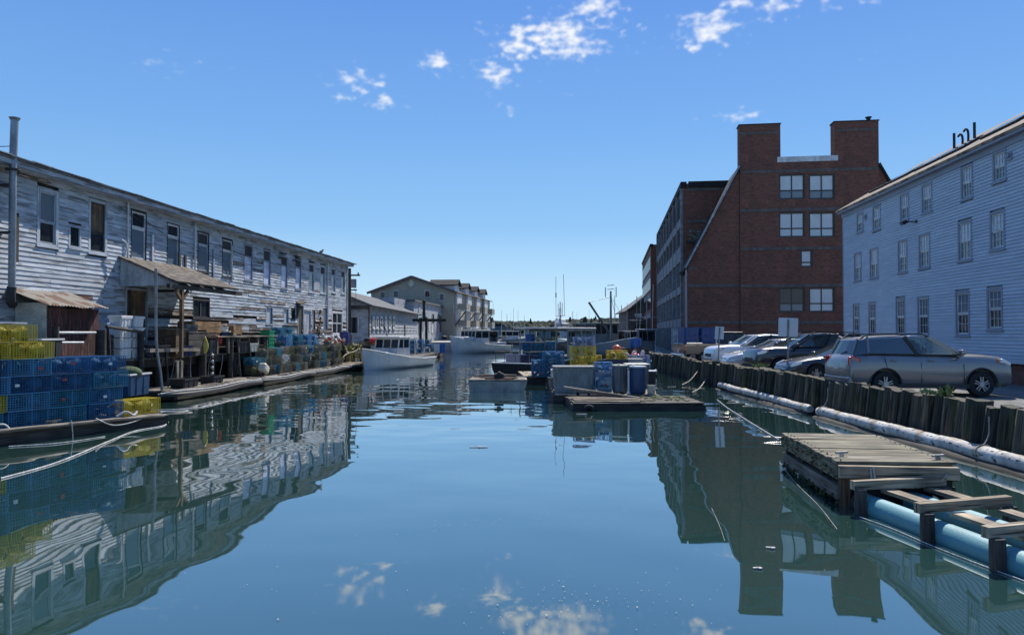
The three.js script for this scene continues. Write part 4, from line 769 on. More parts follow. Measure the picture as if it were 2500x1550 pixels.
function car(name, label, type, pos, turn, paint_, { rails, scale = 1, plate = true, rear } = {}) {
  if (!made.has(type)) made.set(type, carShapes(type));
  const s = made.get(type), o = thing(name, label, 'car', pos, turn, undefined), suv = type === SUV;
  o.scale.setScalar(scale);
  const Bd = mesh('body', s.body, paint_, o); mesh('glass', s.glass, carGlass, o); mesh('glass', s.clear, clearGlass, o); mesh('cabin_trim', s.tray, M.dark, o);
  for (const k of [1, -1]) for (const x of [0.05, -0.95]) mesh('seat', [rb(0.16, 0.4, 0.46, 0.06, [x - 0.28, type === SUV ? 1.27 : 1.10, k * 0.36], [0, 0, 0.2]), rb(0.1, 0.16, 0.24, 0.04, [x - 0.34, type === SUV ? 1.48 : 1.30, k * 0.36])], M.dark, o);
  mesh('steering_wheel', place(new THREE.TorusGeometry(0.17, 0.02, 6, 18), [0.45, type === SUV ? 1.2 : 1.02, -0.36], [0, 1.3, 0]), M.black, o); const Rf = mesh('roof', s.roof, paint_, o);
  const pil = (i, w, d = 0.05) => [1, -1].map(k => { const a = s.low[i], b = s.top[i]; return beam([a[0], a[1] - 0.02, k * (a[2] + 0.008)], [b[0], b[1] + 0.01, k * (b[2] + 0.008)], d, w); });
  mesh('pillar', [...pil(1, 0.07), ...pil(2, 0.06), ...pil(4, suv ? 0.42 : 0.14), ...pil(5, 0.09)], paint_, o);
  mesh('door_post', pil(3, 0.09), M.black, o);
  if (suv) for (const k of [1, -1]) mesh('window_trim', beam([0.78, 1.158, k * 0.852], [-1.74, 1.198, k * 0.845], 0.02, 0.03), M.black, o);
  type.wheels.forEach(x => [1, -1].forEach(k => { const w = mesh('wheel', tyreG, M.rubber, o); w.position.set(x, type.R, k * 0.79); w.rotation.y = k > 0 ? 0 : Math.PI; w.scale.setScalar(type.R / 0.345); mesh('rim', rimG, M.steel, w); mesh('brake_disc', rimBack, M.dark, w); }));
  const b = type.body, fr = b[b.length - 3], re = b[1];
  for (const k of [1, -1]) {
    mesh('headlight', suv ? rb(0.40, 0.15, 0.14, 0.05, [2.035, 0.945, k * 0.785], [0, k * 0.42, -0.34]) : rb(0.42, 0.12, 0.14, 0.045, [2.08, 0.655, k * 0.745], [0, k * 0.42, -0.34]), clearLamp, o);
    if (suv) mesh('turn_lamp', rb(0.16, 0.10, 0.06, 0.025, [1.87, 1.0, k * 0.825], [0, k * 0.3, -0.22]), amber, o);
    mesh('tail_lamp', suv ? [rb(0.26, 0.15, 0.12, 0.04, [-2.08, 1.04, k * 0.785], [0, -k * 0.3, -0.25]), rb(0.13, 0.26, 0.2, 0.04, [-2.18, 0.98, k * 0.69], [0, -k * 0.35, 0])] : rb(0.2, 0.16, 0.3, 0.04, [-2.22, 0.82, k * 0.66], [0, -k * 0.3, 0]), redLamp, o);
    mesh('mirror', [rb(0.14, 0.15, 0.2, 0.05, [0.74, suv ? 1.24 : 1.02, k * 0.99]), bx(0.06, 0.04, 0.16, [0.76, suv ? 1.17 : 0.96, k * 0.89])], paint_, o);
    for (const x of [0.0, -1.02]) mesh('door_handle', rb(0.17, 0.035, 0.03, 0.012, [x - 0.05, suv ? 1.02 : 0.86, k * 0.905]), paint_, o);
    mesh('door_seam', [[0.85, 0.62], [-0.32, 0.66], [-1.28, 0.80]].map(([x, h]) => bx(0.012, h * 0.85, 0.012, [x, 0.34 + h * 0.5 + (x < -1 ? 0.16 : 0), k * (suv ? 0.898 : 0.892)], [0, 0, x < -1 ? 0.25 : 0.03])), M.black, o);
    mesh('sill', bx(1.95, 0.11, 0.06, [0.02, suv ? 0.31 : 0.25, k * 0.865]), M.black, o);
    type.wheels.forEach(x => mesh('arch_lip', new THREE.TorusGeometry(type.R + 0.075, 0.022, 6, 24, Math.PI).translate(x, type.R, k * (suv ? 0.892 : 0.872)), suv ? M.black : paint_, o));
    if (rails) mesh('roof_rail', [beam([-0.15, 1.745, k * 0.60], [-1.65, 1.725, k * 0.58], 0.04, 0.035), beam([0.02, 1.65, k * 0.60], [-0.15, 1.745, k * 0.60], 0.04, 0.035), beam([-1.65, 1.725, k * 0.58], [-1.85, 1.60, k * 0.55], 0.04, 0.035)], M.black, o);
  }
  mesh('grille', rb(0.06, suv ? 0.16 : 0.12, suv ? 0.9 : 0.8, 0.02, [suv ? 2.255 : 2.335, suv ? 0.66 : 0.53, 0], [0, 0, 0.15]), M.black, o);
  mesh('bumper_intake', rb(0.06, 0.1, 1.1, 0.02, [suv ? 2.275 : 2.37, 0.4, 0], [0, 0, -0.2]), M.black, o);
  if (suv) { mesh('tailgate_panel', rb(0.05, 0.16, 0.86, 0.02, [-2.235, 0.82, 0], [0, 0, -0.12]), M.black, o); mesh('rear_wiper', beam([-2.16, 1.17, 0.05], [-2.13, 1.25, 0.35], 0.015, 0.02), M.black, o); mesh('rear_bumper', rb(0.2, 0.24, 1.66, 0.06, [-2.19, 0.45, 0]), paint_, o); }
  if (plate) mesh('number_plate', bx(0.012, 0.14, 0.30, [suv ? -2.268 : -2.37, suv ? 0.82 : 0.66, 0.0], [0, 0, suv ? -0.12 : 0]), M.white, o);
  return o;
}
const cx0 = WALLX + 0.42;
car('parked_car', 'silver station wagon with black roof rails parked across the lot', SUV, [WALLX + 0.14 + 2.29, LOT, -21.4], 0, paintM([0.20, 0.19, 0.185], 0.35), { rails: true, scale: 1.01 });
car('parked_car', 'glossy black low sedan between the silver wagon and dark wagon', SEDAN, [cx0 + 2.5, LOT, -27.0], Math.PI, paintM([0.012, 0.014, 0.022], 0.2));
car('parked_car', 'dark grey tall wagon with roof rails beside the black sedan', SUV, [cx0 + 2.45, LOT, -30.6], Math.PI + 0.05, paintM([0.022, 0.022, 0.026], 0.2), { rails: true, scale: 1.04 });
car('parked_car', 'bright silver sedan parked nose to the pile wall', SEDAN, [cx0 + 2.5, LOT, -33.8], Math.PI - 0.04, paintM([0.50, 0.51, 0.53], 0.45), { scale: 1.05 });
car('parked_car', 'white wagon parked beside the silver sedan', SUV, [cx0 + 2.45, LOT, -37.3], Math.PI + 0.08, paintM([0.72, 0.72, 0.71], 0.05), {});
{ // pickup with its tail to the water
  const P = thing('pickup_truck', 'black pickup truck with its tailgate towards the water', 'truck', [WALLX + 0.3 + 2.75, LOT, -42.6], 0.12), pm = paintM([0.014, 0.014, 0.016], 0.1);
  mesh('bed', [rb(2.1, 0.62, 0.1, 0.03, [-1.7, 0.86, 0.92]), rb(2.1, 0.62, 0.1, 0.03, [-1.7, 0.86, -0.92]), bx(2.0, 0.08, 1.8, [-1.7, 0.62, 0]), rb(0.1, 0.62, 1.8, 0.03, [-0.66, 0.86, 0])], pm, P);
  mesh('tailgate', rb(0.1, 0.6, 1.72, 0.03, [-2.74, 0.88, 0]), pm, P);
  mesh('cab', [rb(2.1, 0.66, 1.94, 0.08, [0.45, 0.86, 0]), rb(1.35, 0.56, 1.94, 0.1, [2.0, 0.83, 0])], pm, P);
  const low = [[1.35, 1.15, 0.85], [-0.58, 1.17, 0.88]], top = [[0.75, 1.72, 0.68], [-0.42, 1.72, 0.70]];
  const ring = q => [[q[0][0], q[0][1], q[0][2]], [q[1][0], q[1][1], q[1][2]], [q[1][0], q[1][1], -q[1][2]], [q[0][0], q[0][1], -q[0][2]]];
  mesh('glass', facet(loft([ring(low), ring(top)], true, true)), carGlass, P); mesh('roof', rb(1.25, 0.12, 1.42, 0.05, [0.17, 1.76, 0]), pm, P);
  for (const k of [1, -1]) { mesh('pillar', [beam([1.35, 1.15, k * 0.86], [0.75, 1.74, k * 0.69], 0.06, 0.07), beam([-0.58, 1.15, k * 0.89], [-0.42, 1.74, k * 0.71], 0.06, 0.14), beam([0.3, 1.15, k * 0.88], [0.28, 1.74, k * 0.70], 0.05, 0.08)], pm, P); mesh('tail_lamp', rb(0.09, 0.34, 0.14, 0.03, [-2.75, 0.92, k * 0.90]), redLamp, P); mesh('side_trim', bx(0.9, 0.06, 0.02, [-2.2, 1.19, k * 0.96]), M.chrome, P); }
  for (const x of [-1.62, 1.75]) for (const k of [1, -1]) { const w = mesh('wheel', tyreG, M.rubber, P); w.position.set(x, 0.38, k * 0.88); w.rotation.y = k > 0 ? 0 : Math.PI; w.scale.setScalar(1.1); mesh('rim', rimG, M.steel, w); }
  mesh('rear_bumper', rb(0.18, 0.16, 1.8, 0.04, [-2.86, 0.5, 0]), M.chrome, P); mesh('number_plate', bx(0.02, 0.15, 0.3, [-2.80, 0.72, 0]), M.white, P);
}
// ---------------------------------------------------------------- signs seen from behind
function sign(u0, u1, v0, v1, vb, d, lean, label) {
  const c = atD((u0 + u1) / 2, (v0 + v1) / 2, d), w = (u1 - u0) * d / F, h = (v1 - v0) * d / F, o = thing('parking_sign', label, 'sign', [c.x, LOT, c.z]), y = c.y - LOT;
  o.rotation.z = -lean;
  const s = new THREE.Shape(), r = 0.04, x = w / 2, q = h / 2; s.moveTo(-x + r, -q); s.lineTo(x - r, -q); s.quadraticCurveTo(x, -q, x, -q + r); s.lineTo(x, q - r); s.quadraticCurveTo(x, q, x - r, q); s.lineTo(-x + r, q); s.quadraticCurveTo(-x, q, -x, q - r); s.lineTo(-x, -q + r); s.quadraticCurveTo(-x, -q, -x + r, -q);
  mesh('plate', new THREE.ExtrudeGeometry(s, { depth: 0.006, bevelEnabled: false }).translate(0, y, -0.035), mat([0.58, 0.60, 0.64], 0.5, { metalness: 0.3, map: T.faint }), o);
  mesh('post', [bx(0.06, y + q * 0.86, 0.03, [0, (y + q * 0.86) / 2, 0]), bx(0.02, y + q * 0.86, 0.02, [0, (y + q * 0.86) / 2, 0.02])], M.greyMetal, o);
  mesh('bolt', [cy(0.014, 0.014, 0.02, [0, y + q * 0.6, 0.035], [Math.PI / 2, 0, 0], 8), cy(0.014, 0.014, 0.02, [0, y - q * 0.6, 0.035], [Math.PI / 2, 0, 0], 8)], M.steel, o);
}
sign(1741, 1763, 797, 828, 888, 34.6, 0.06, 'small blank back of a narrow sign on leaning post'); sign(1898, 1946, 776, 822, 892, 26.6, 0.03, 'large square blank sign back on steel post');
// ---------------------------------------------------------------- builders for fishing gear
const trapGeo = (() => {
  const cache = {};
  return (L, H, W) => {
    const k = [L, H, W].join(); if (cache[k]) return cache[k];
    const e = 0.011, w = 0.0068, s = 0.055, edge = [], wire = [], X = L / 2, Z = W / 2;
    for (const y of [0, H]) for (const q of [-1, 1]) edge.push(bx(L, e, e, [0, y, q * Z]), bx(e, e, W, [q * X, y, 0]));
    for (const a of [-1, 1]) for (const b of [-1, 1]) edge.push(bx(e, H, e, [a * X, H / 2, b * Z]));
    edge.push(bx(e, e, W, [L * 0.08, H, 0]), bx(e, H, e, [L * 0.08, H / 2, Z]), bx(e, H, e, [L * 0.08, H / 2, -Z]));
    const nx = Math.round(L / s), ny = Math.round(H / s), nz = Math.round(W / s);
    for (let i = 1; i < nx; i++) { const x = -X + L * i / nx; for (const q of [-1, 1]) wire.push(bx(w, H, w, [x, H / 2, q * Z])); for (const y of [0, H]) wire.push(bx(w, w, W, [x, y, 0])); }
    for (let i = 1; i < ny; i++) { const y = H * i / ny; for (const q of [-1, 1]) wire.push(bx(L, w, w, [0, y, q * Z]), bx(w, w, W, [q * X, y, 0])); }
    for (let i = 1; i < nz; i++) { const z = -Z + W * i / nz; for (const y of [0, H]) wire.push(bx(L, w, w, [0, y, z])); for (const q of [-1, 1]) wire.push(bx(w, H, w, [q * X, H / 2, z])); }
    for (let i = 1; i < nz; i++) wire.push(bx(w, H, w, [L * 0.08, H / 2, -Z + W * i / nz]));
    const net = [cy(0.07, 0.16, W * 0.42, [-L * 0.26, H * 0.5, Z * 0.55], [Math.PI / 2, 0, 0], 10, true), cy(0.16, 0.07, W * 0.42, [-L * 0.26, H * 0.5, -Z * 0.55], [Math.PI / 2, 0, 0], 10, true), cy(0.07, 0.17, L * 0.3, [L * 0.18, H * 0.5, 0], [0, 0, Math.PI / 2], 10, true)];
    const skid = [bx(L, 0.03, 0.04, [0, -0.008, Z - 0.06]), bx(L, 0.03, 0.04, [0, -0.008, -Z + 0.06]), rb(0.2, 0.1, 0.1, 0.03, [L * 0.3, 0.06, 0.05])];
    return cache[k] = { edge: mg(edge), wire: mg(wire), net: mg(net), skid: mg(skid) };
  };
})();
const wireM = c => mat(c, 0.45, {});
const WIRE = { blue: wireM([0.03, 0.19, 0.36]), deepBlue: wireM([0.02, 0.12, 0.27]), seaBlue: wireM([0.035, 0.22, 0.33]), fadedBlue: wireM([0.07, 0.25, 0.42]), paleBlue: wireM([0.10, 0.28, 0.50]), teal: wireM([0.05, 0.22, 0.30]), yellow: wireM([0.60, 0.46, 0.03]), green: wireM([0.02, 0.30, 0.14]), olive: wireM([0.16, 0.15, 0.08]), grey: wireM([0.20, 0.20, 0.18]), lilac: wireM([0.32, 0.34, 0.48]), black: wireM([0.04, 0.045, 0.04]) };
const netM = { blue: mat([0.025, 0.10, 0.19], 0.9, { side: THREE.DoubleSide }), yellow: mat([0.34, 0.28, 0.05], 0.9, { side: THREE.DoubleSide }), olive: mat([0.12, 0.12, 0.07], 0.9, { side: THREE.DoubleSide }) };
const tagRed = mat([0.30, 0.05, 0.04], 0.6), tagWhite = mat([0.6, 0.6, 0.56], 0.7), tagDark = mat([0.03, 0.03, 0.035], 0.7);
function trap(col, p, turn, label, group, { L = 0.9, H = 0.37, W = 0.53, tilt = 0, roll = 0 } = {}) {
  const g = trapGeo(L, H, W), o = thing('lobster_trap', label, 'lobster trap', p, turn, group);
  if (tilt || roll) o.rotation.set(tilt, turn, roll, 'YXZ');
  mesh('frame', g.edge, WIRE[col], o); mesh('wire_mesh', g.wire, WIRE[col], o); mesh('netting', g.net, netM[/[bB]lue/.test(col) || col === 'teal' || col === 'lilac' ? 'blue' : col === 'yellow' ? 'yellow' : 'olive'], o); mesh('runner', g.skid, M.darkWood, o);
  if (rnd() < 0.4) mesh('trap_tag', bx(0.09, 0.06, 0.012, [L * rr(-0.35, 0.4), H * rr(0.35, 0.8), W / 2 + 0.01]), [tagRed, tagWhite, tagDark][Math.floor(rnd() * 3)], o);
  return o;
}
// a moulded tub or bin: tapered wall with rim, standing at p
function tub(name, label, category, p, turn, w, h, d, m, { lid, rimM, group, ribs = 2 } = {}) {
  const o = thing(name, label, category, p, turn, group), ring = (s, y, i = 0) => { const a = w / 2 * s - i, b = d / 2 * s - i, c = Math.min(a, b) * 0.18; return [[a - c, y, b], [a, y, b - c], [a, y, -b + c], [a - c, y, -b], [-a + c, y, -b], [-a, y, -b + c], [-a, y, b - c], [-a + c, y, b]]; };
  const rows = [ring(0.05, 0.01), ring(0.92, 0.0), ring(0.95, h * 0.3), ring(1, h), ring(1, h, 0.03), ring(0.94, h * 0.25, 0.03), ring(0.05, h * 0.22)];
  mesh('tub_wall', facet(loft(rows, true, false)), m, o);
  mesh('rim', [bx(w + 0.03, 0.05, 0.04, [0, h - 0.02, d / 2]), bx(w + 0.03, 0.05, 0.04, [0, h - 0.02, -d / 2]), bx(0.04, 0.05, d - 0.06, [w / 2, h - 0.02, 0]), bx(0.04, 0.05, d - 0.06, [-w / 2, h - 0.02, 0])], rimM ?? m, o);
  for (let i = 0; i < ribs; i++) for (const k of [1, -1]) mesh('rib', bx(0.05, h * 0.8, 0.03, [w * ((i + 1) / (ribs + 1) - 0.5), h * 0.45, k * d / 2 * 0.97]), m, o);
  if (lid) mesh('lid', rb(w + 0.04, 0.05, d + 0.04, 0.02, [0, h + 0.026, 0]), lid, o);
  return o;
}
function drum(label, p, r, h, m, { lid, tapered, name = 'drum', group } = {}) {
  const o = thing(name, label, name === 'drum' ? 'drum' : 'bucket', p, rr(0, 6), group);
  const pr = tapered ? [[0.01, 0], [r * 0.85, 0], [r, h], [r * 1.04, h], [r * 1.04, h - 0.04], [r * 0.97, h - 0.05], [r * 0.8, 0.05], [0.01, 0.04]] : [[0.01, 0.02], [r * 0.9, 0], [r * 0.97, 0.05], [r, h * 0.2], [r * 1.03, h * 0.34], [r, h * 0.36], [r * 1.03, h * 0.62], [r, h * 0.66], [r * 0.98, h * 0.93], [r * 0.9, h], [r * 0.86, h], [r * 0.84, h - 0.03], [0.01, h - 0.03]];
  mesh('shell', new THREE.LatheGeometry(pr.map(q => new THREE.Vector2(...q)), 24), m, o);
  if (lid) mesh('lid', [cy(r * 1.04, r * 1.04, 0.05, [0, h + 0.01, 0], null, 24), cy(0.05, 0.05, 0.04, [r * 0.5, h + 0.05, 0], null, 10)], lid, o);
  if (tapered) mesh('bail', tube([[r, h - 0.03, 0], [r * 0.8, h - 0.2, r * 0.75], [0, h - 0.27, r * 1.06], [-r * 0.8, h - 0.2, r * 0.75], [-r, h - 0.03, 0]], 0.008, 20, 4), M.steel, o);
  return o;
}
function slatBox(label, p, turn, w, h, d, m, { n = 4, name = 'wooden_crate', category = 'crate', lid } = {}) {
  const o = thing(name, label, category, p, turn), sh = h / n;
  for (let i = 0; i < n; i++) { const y = sh * (i + 0.5); for (const k of [1, -1]) { mesh('slat', bx(w, sh - 0.012, 0.02, [0, y, k * d / 2], [0, 0, rr(-0.008, 0.008)]), m, o); mesh('slat', bx(0.02, sh - 0.012, d - 0.03, [k * (w / 2 - 0.01), y, 0]), m, o); } }
  mesh('corner_post', [1, -1].flatMap(a => [1, -1].map(b => bx(0.05, h, 0.05, [a * (w / 2 - 0.05), h / 2, b * (d / 2 - 0.04)]))), m, o);
  mesh('bottom', bx(w - 0.06, 0.02, d - 0.06, [0, 0.02, 0]), m, o);
  if (lid) mesh('lid', bx(w + 0.06, 0.03, d + 0.06, [0, h + 0.015, 0]), lid, o);
  return o;
}
function buoy(p, a, b, label, group, s = 1) {
  const o = thing('buoy', label, 'buoy', p, rr(0, 6), group); o.rotation.z = rr(-1.2, 1.2);
  mesh('float', new THREE.LatheGeometry([[0.01, 0], [0.07, 0.04], [0.085, 0.14], [0.085, 0.2]].map(q => new THREE.Vector2(q[0] * s, q[1] * s)), 12), a, o);
  mesh('band', new THREE.LatheGeometry([[0.085, 0.2], [0.08, 0.28], [0.04, 0.34], [0.01, 0.35]].map(q => new THREE.Vector2(q[0] * s, q[1] * s)), 12), b, o);
  mesh('stick', bar([0, 0.3 * s, 0], [0, 0.55 * s, 0], 0.012, 6), M.oldWood[0], o);
  return o;
}
const plastic = c => mat(c, 0.4, { map: T.faint });
const PL = { white: plastic([0.72, 0.72, 0.70]), grey: mat([0.27, 0.28, 0.29], 0.6, { map: T.streak }), blue: plastic([0.012, 0.055, 0.13]), navy: plastic([0.012, 0.03, 0.09]), bright: plastic([0.02, 0.115, 0.36]), green: plastic([0.01, 0.32, 0.14]), purple: plastic([0.045, 0.045, 0.20]), cream: plastic([0.74, 0.68, 0.52]), red: plastic([0.62, 0.05, 0.03]), black: mat([0.018, 0.018, 0.02], 0.55), yellow: plastic([0.65, 0.48, 0.06]), orange: plastic([0.75, 0.14, 0.04]), teal: plastic([0.06, 0.22, 0.24]) };

// ---------------------------------------------------------------- near left float with the trap stack
function plankFloat(name, label, p, turn, L, Wd, y, mats, { edge = M.wetWood, along = false, step = 0.24, thick = 0.28 } = {}) {
  // local x runs along the float from 0 to L, z from 0 back to -Wd
  const o = thing(name, label, 'float', p, turn);
  if (along) for (let z = step / 2, i = 0; z < Wd; z += step, i++) mesh('plank', bx(L + rr(-0.12, 0.05), 0.045, step - 0.015, [L / 2, y - 0.02 + rr(-0.006, 0.008), -z], [0, rr(-0.004, 0.004), rr(-0.003, 0.003)]), mats[i % mats.length], o);
  else for (let x = step / 2, i = 0; x < L; x += step, i++) mesh('plank', bx(step - 0.015, 0.045, Wd + rr(-0.05, 0.05), [x, y - 0.02 + rr(-0.006, 0.008), -Wd / 2], [0, rr(-0.015, 0.015), 0]), mats[i % mats.length], o);
  for (const z of [-0.07, -Wd + 0.07]) mesh('edge_beam', bx(L, thick, 0.14, [L / 2, y - 0.05 - thick / 2, z]), edge, o);
  for (const x of [0.06, L - 0.06]) mesh('end_beam', bx(0.12, thick, Wd - 0.3, [x, y - 0.05 - thick / 2, -Wd / 2]), edge, o);
  mesh('flotation', bx(L - 0.6, 0.5, Wd - 0.5, [L / 2, y - 0.33, -Wd / 2]), M.black, o);
  return o;
}
{
  const T0 = onY(410, 1036, 0), A0 = onY(0, 1090, 0), d = T0.clone().sub(A0).normalize(), deg = Math.atan2(-d.z, d.x) * 180 / Math.PI, L = 9;
  const NF = frame(T0.x - d.x * L, 0, T0.z - d.z * L, deg), y = 0.30;
  const o = plankFloat('work_float', 'black edged float carrying the tall blue trap stack', [NF.x, 0, NF.z], NF.t, L, 2.3, y, M.oldWood, { thick: 0.34 });
  mesh('guard_rail', tube([[0, y + 0.02, 0.03], [L * 0.3, y + 0.05, 0.04], [L * 0.7, y + 0.01, 0.04], [L - 0.1, y - 0.06, -0.05], [L + 0.25, y - 0.14, -0.5], [L, y - 0.02, -1.0]], 0.045, 50, 8), M.oldWood[2], o);
  mesh('hull_side', loft([[[0, 0.3, 0.02], [L * 0.5, 0.32, 0.03], [L * 0.85, 0.28, 0.02], [L + 0.2, 0.2, -0.5]], [[0, -0.2, -0.1], [L * 0.5, -0.2, -0.12], [L * 0.82, -0.2, -0.2], [L - 0.1, -0.2, -0.6]]]), M.wetWood, o);
  mesh('rope', [tube([[3.8, y + 0.1, 0.08], [3.82, 0.1, 0.1], [3.84, -0.3, 0.1]], 0.014, 10, 5), tube([[6.3, y + 0.1, 0.08], [6.32, 0.1, 0.1], [6.34, -0.3, 0.1]], 0.012, 10, 5), tube([[6.9, y + 0.08, 0.08], [7.3, 0.18, 0.13], [7.9, 0.2, 0.12], [8.3, y, 0.06]], 0.014, 20, 5), tube([[7.5, y + 0.06, 0], [7.7, y + 0.16, 0.05], [7.95, y + 0.05, 0.02], [8.1, y + 0.12, -0.05]], 0.03, 20, 5), tube([[4.5, y, 0.02], [4.6, y + 0.14, 0.03], [4.85, y + 0.16, 0.03], [5.0, y, 0.02]], 0.025, 18, 5)], M.whiteRope, o);
  mesh('cleat', [bx(0.12, 0.1, 0.1, [6.0, y + 0.05, -0.12]), bx(0.35, 0.05, 0.06, [6.0, y + 0.12, -0.12])], M.oldWood[2], o);
  const put = (x, yy, z) => toWorld(NF, x, yy, z), xe = onWall(NF, 284, 960, -0.35)[0];
  const gB = 'blue traps stacked on the near float';
  for (let r = 0; r < 4; r++) for (let c = 0; c < 6; c++) for (let k = 0; k < 2; k++) {
    const x = xe - 0.46 - c * 0.925 + rr(-0.03, 0.03) + (r > 1 ? 0.06 : 0), yy = y + 0.03 + r * 0.38;
    if (k === 0 && r === 1 && c === 3) { trap('yellow', put(x, yy, -0.38), NF.t + 0.05, 'single faded yellow trap set into the blue trap stack'); continue; }
    trap(['blue', 'deepBlue', 'seaBlue', 'fadedBlue'][Math.floor(rnd() * 4)], put(x + rr(-0.02, 0.02), yy, -0.38 - k * 0.56 + rr(-0.06, 0.05)), NF.t + rr(-0.06, 0.06), `blue trap in the ${['bottom', 'second', 'third', 'top'][r]} layer of the tall stack, ${k ? 'behind the front traps' : c ? 'facing the water' : 'end by the tote'}`, gB);
  }
  const yT = y + 0.03 + 4 * 0.38, lY = 'yellow wire trap on top of the blue trap stack', gY = 'yellow traps topping the stack';
  for (const [c, r] of [[2, 0], [3, 0], [3, 1], [4, 0], [4, 1]]) for (const k of [0, 1]) trap('yellow', put(xe - 0.46 - c * 0.925 + r * 0.55 + 0.12 + rr(-0.05, 0.05), yT + r * 0.38, -0.4 - k * 0.56), NF.t + rr(-0.06, 0.06), lY, gY);
  const q = onWall(NF, 328, 1018, -0.5); trap('yellow', put(q[0], y + 0.03, -0.5), NF.t + 0.08, 'dull yellow trap alone at the float tip beside the blue stack', undefined, { L: 1.12 });
  line([[0, 1168], [120, 1135], [270, 1075], [330, 1052], [395, 1040], [410, 1030]], 0.015, M.whiteRope, 'thick pale rope sweeping from the trap float towards open water');
  line([[20, 1090], [140, 1082], [255, 1066]], 0.011, M.whiteRope, 'pale rope close along the black edged trap float');
}

// ---------------------------------------------------------------- floats below the wharf
const WD = (u, v, y, off) => { const [x] = onWall(WF, u, v, off); return [x, y, off]; };
{
  const at = (x, off) => toWorld(WF, x, 0, off);
  const secs = [[9.2, 7.2, 3.0, 1.7, 0.38, 'first dark float below the wharf by the bait tubs'], [16.5, 6.6, 3.05, 1.45, 0.36, 'second narrow float under the long work bench'], [23.2, 6.2, 3.0, 1.4, 0.36, 'third float piled beside old mesh traps'], [29.5, 5.4, 3.2, 1.6, 0.38, 'last plank float reaching the white boat bow']];
  secs.forEach(([x, L, s, w, y, label], i) => {
    const o = plankFloat('walkway_float', label, at(x, s), WF.t + rr(-0.01, 0.01), L, w, y, i === 3 ? M.deckWood : M.oldWood, { along: i % 2 === 0 });
    mesh('edge_pipe', tube([[-0.4, 0.16 + rr(0, 0.1), -0.4], [0.2, 0.24, 0.1], [L * 0.4, 0.2, 0.16], [L * 0.75, 0.26, 0.13], [L, 0.2, 0.1]], 0.085, 40, 8), M.black, o);
    mesh('edge_rope', tube([[-0.4, 0.3, -0.3], [0.25, 0.36, 0.1], [L * 0.35, 0.32, 0.18], [L * 0.7, 0.37, 0.14], [L, 0.31, 0.1]], 0.03, 40, 6), M.whiteRope, o);
    const g = []; for (let k = 0; k < 9; k++) g.push(rb(rr(0.15, 0.5), rr(0.02, 0.05), rr(0.08, 0.2), 0.01, [rr(0.3, L), y + 0.03, rr(-0.35, -0.05)], [0, rr(-0.6, 0.6), 0])); mesh('scrap', g, M.oldWood[2], o);
  });
  line([[370, 985], [380, 1000], [460, 998], [560, 978], [640, 960], [700, 945]], 0.014, M.whiteRope, 'slack pale rope floating beside the wharf floats');
}
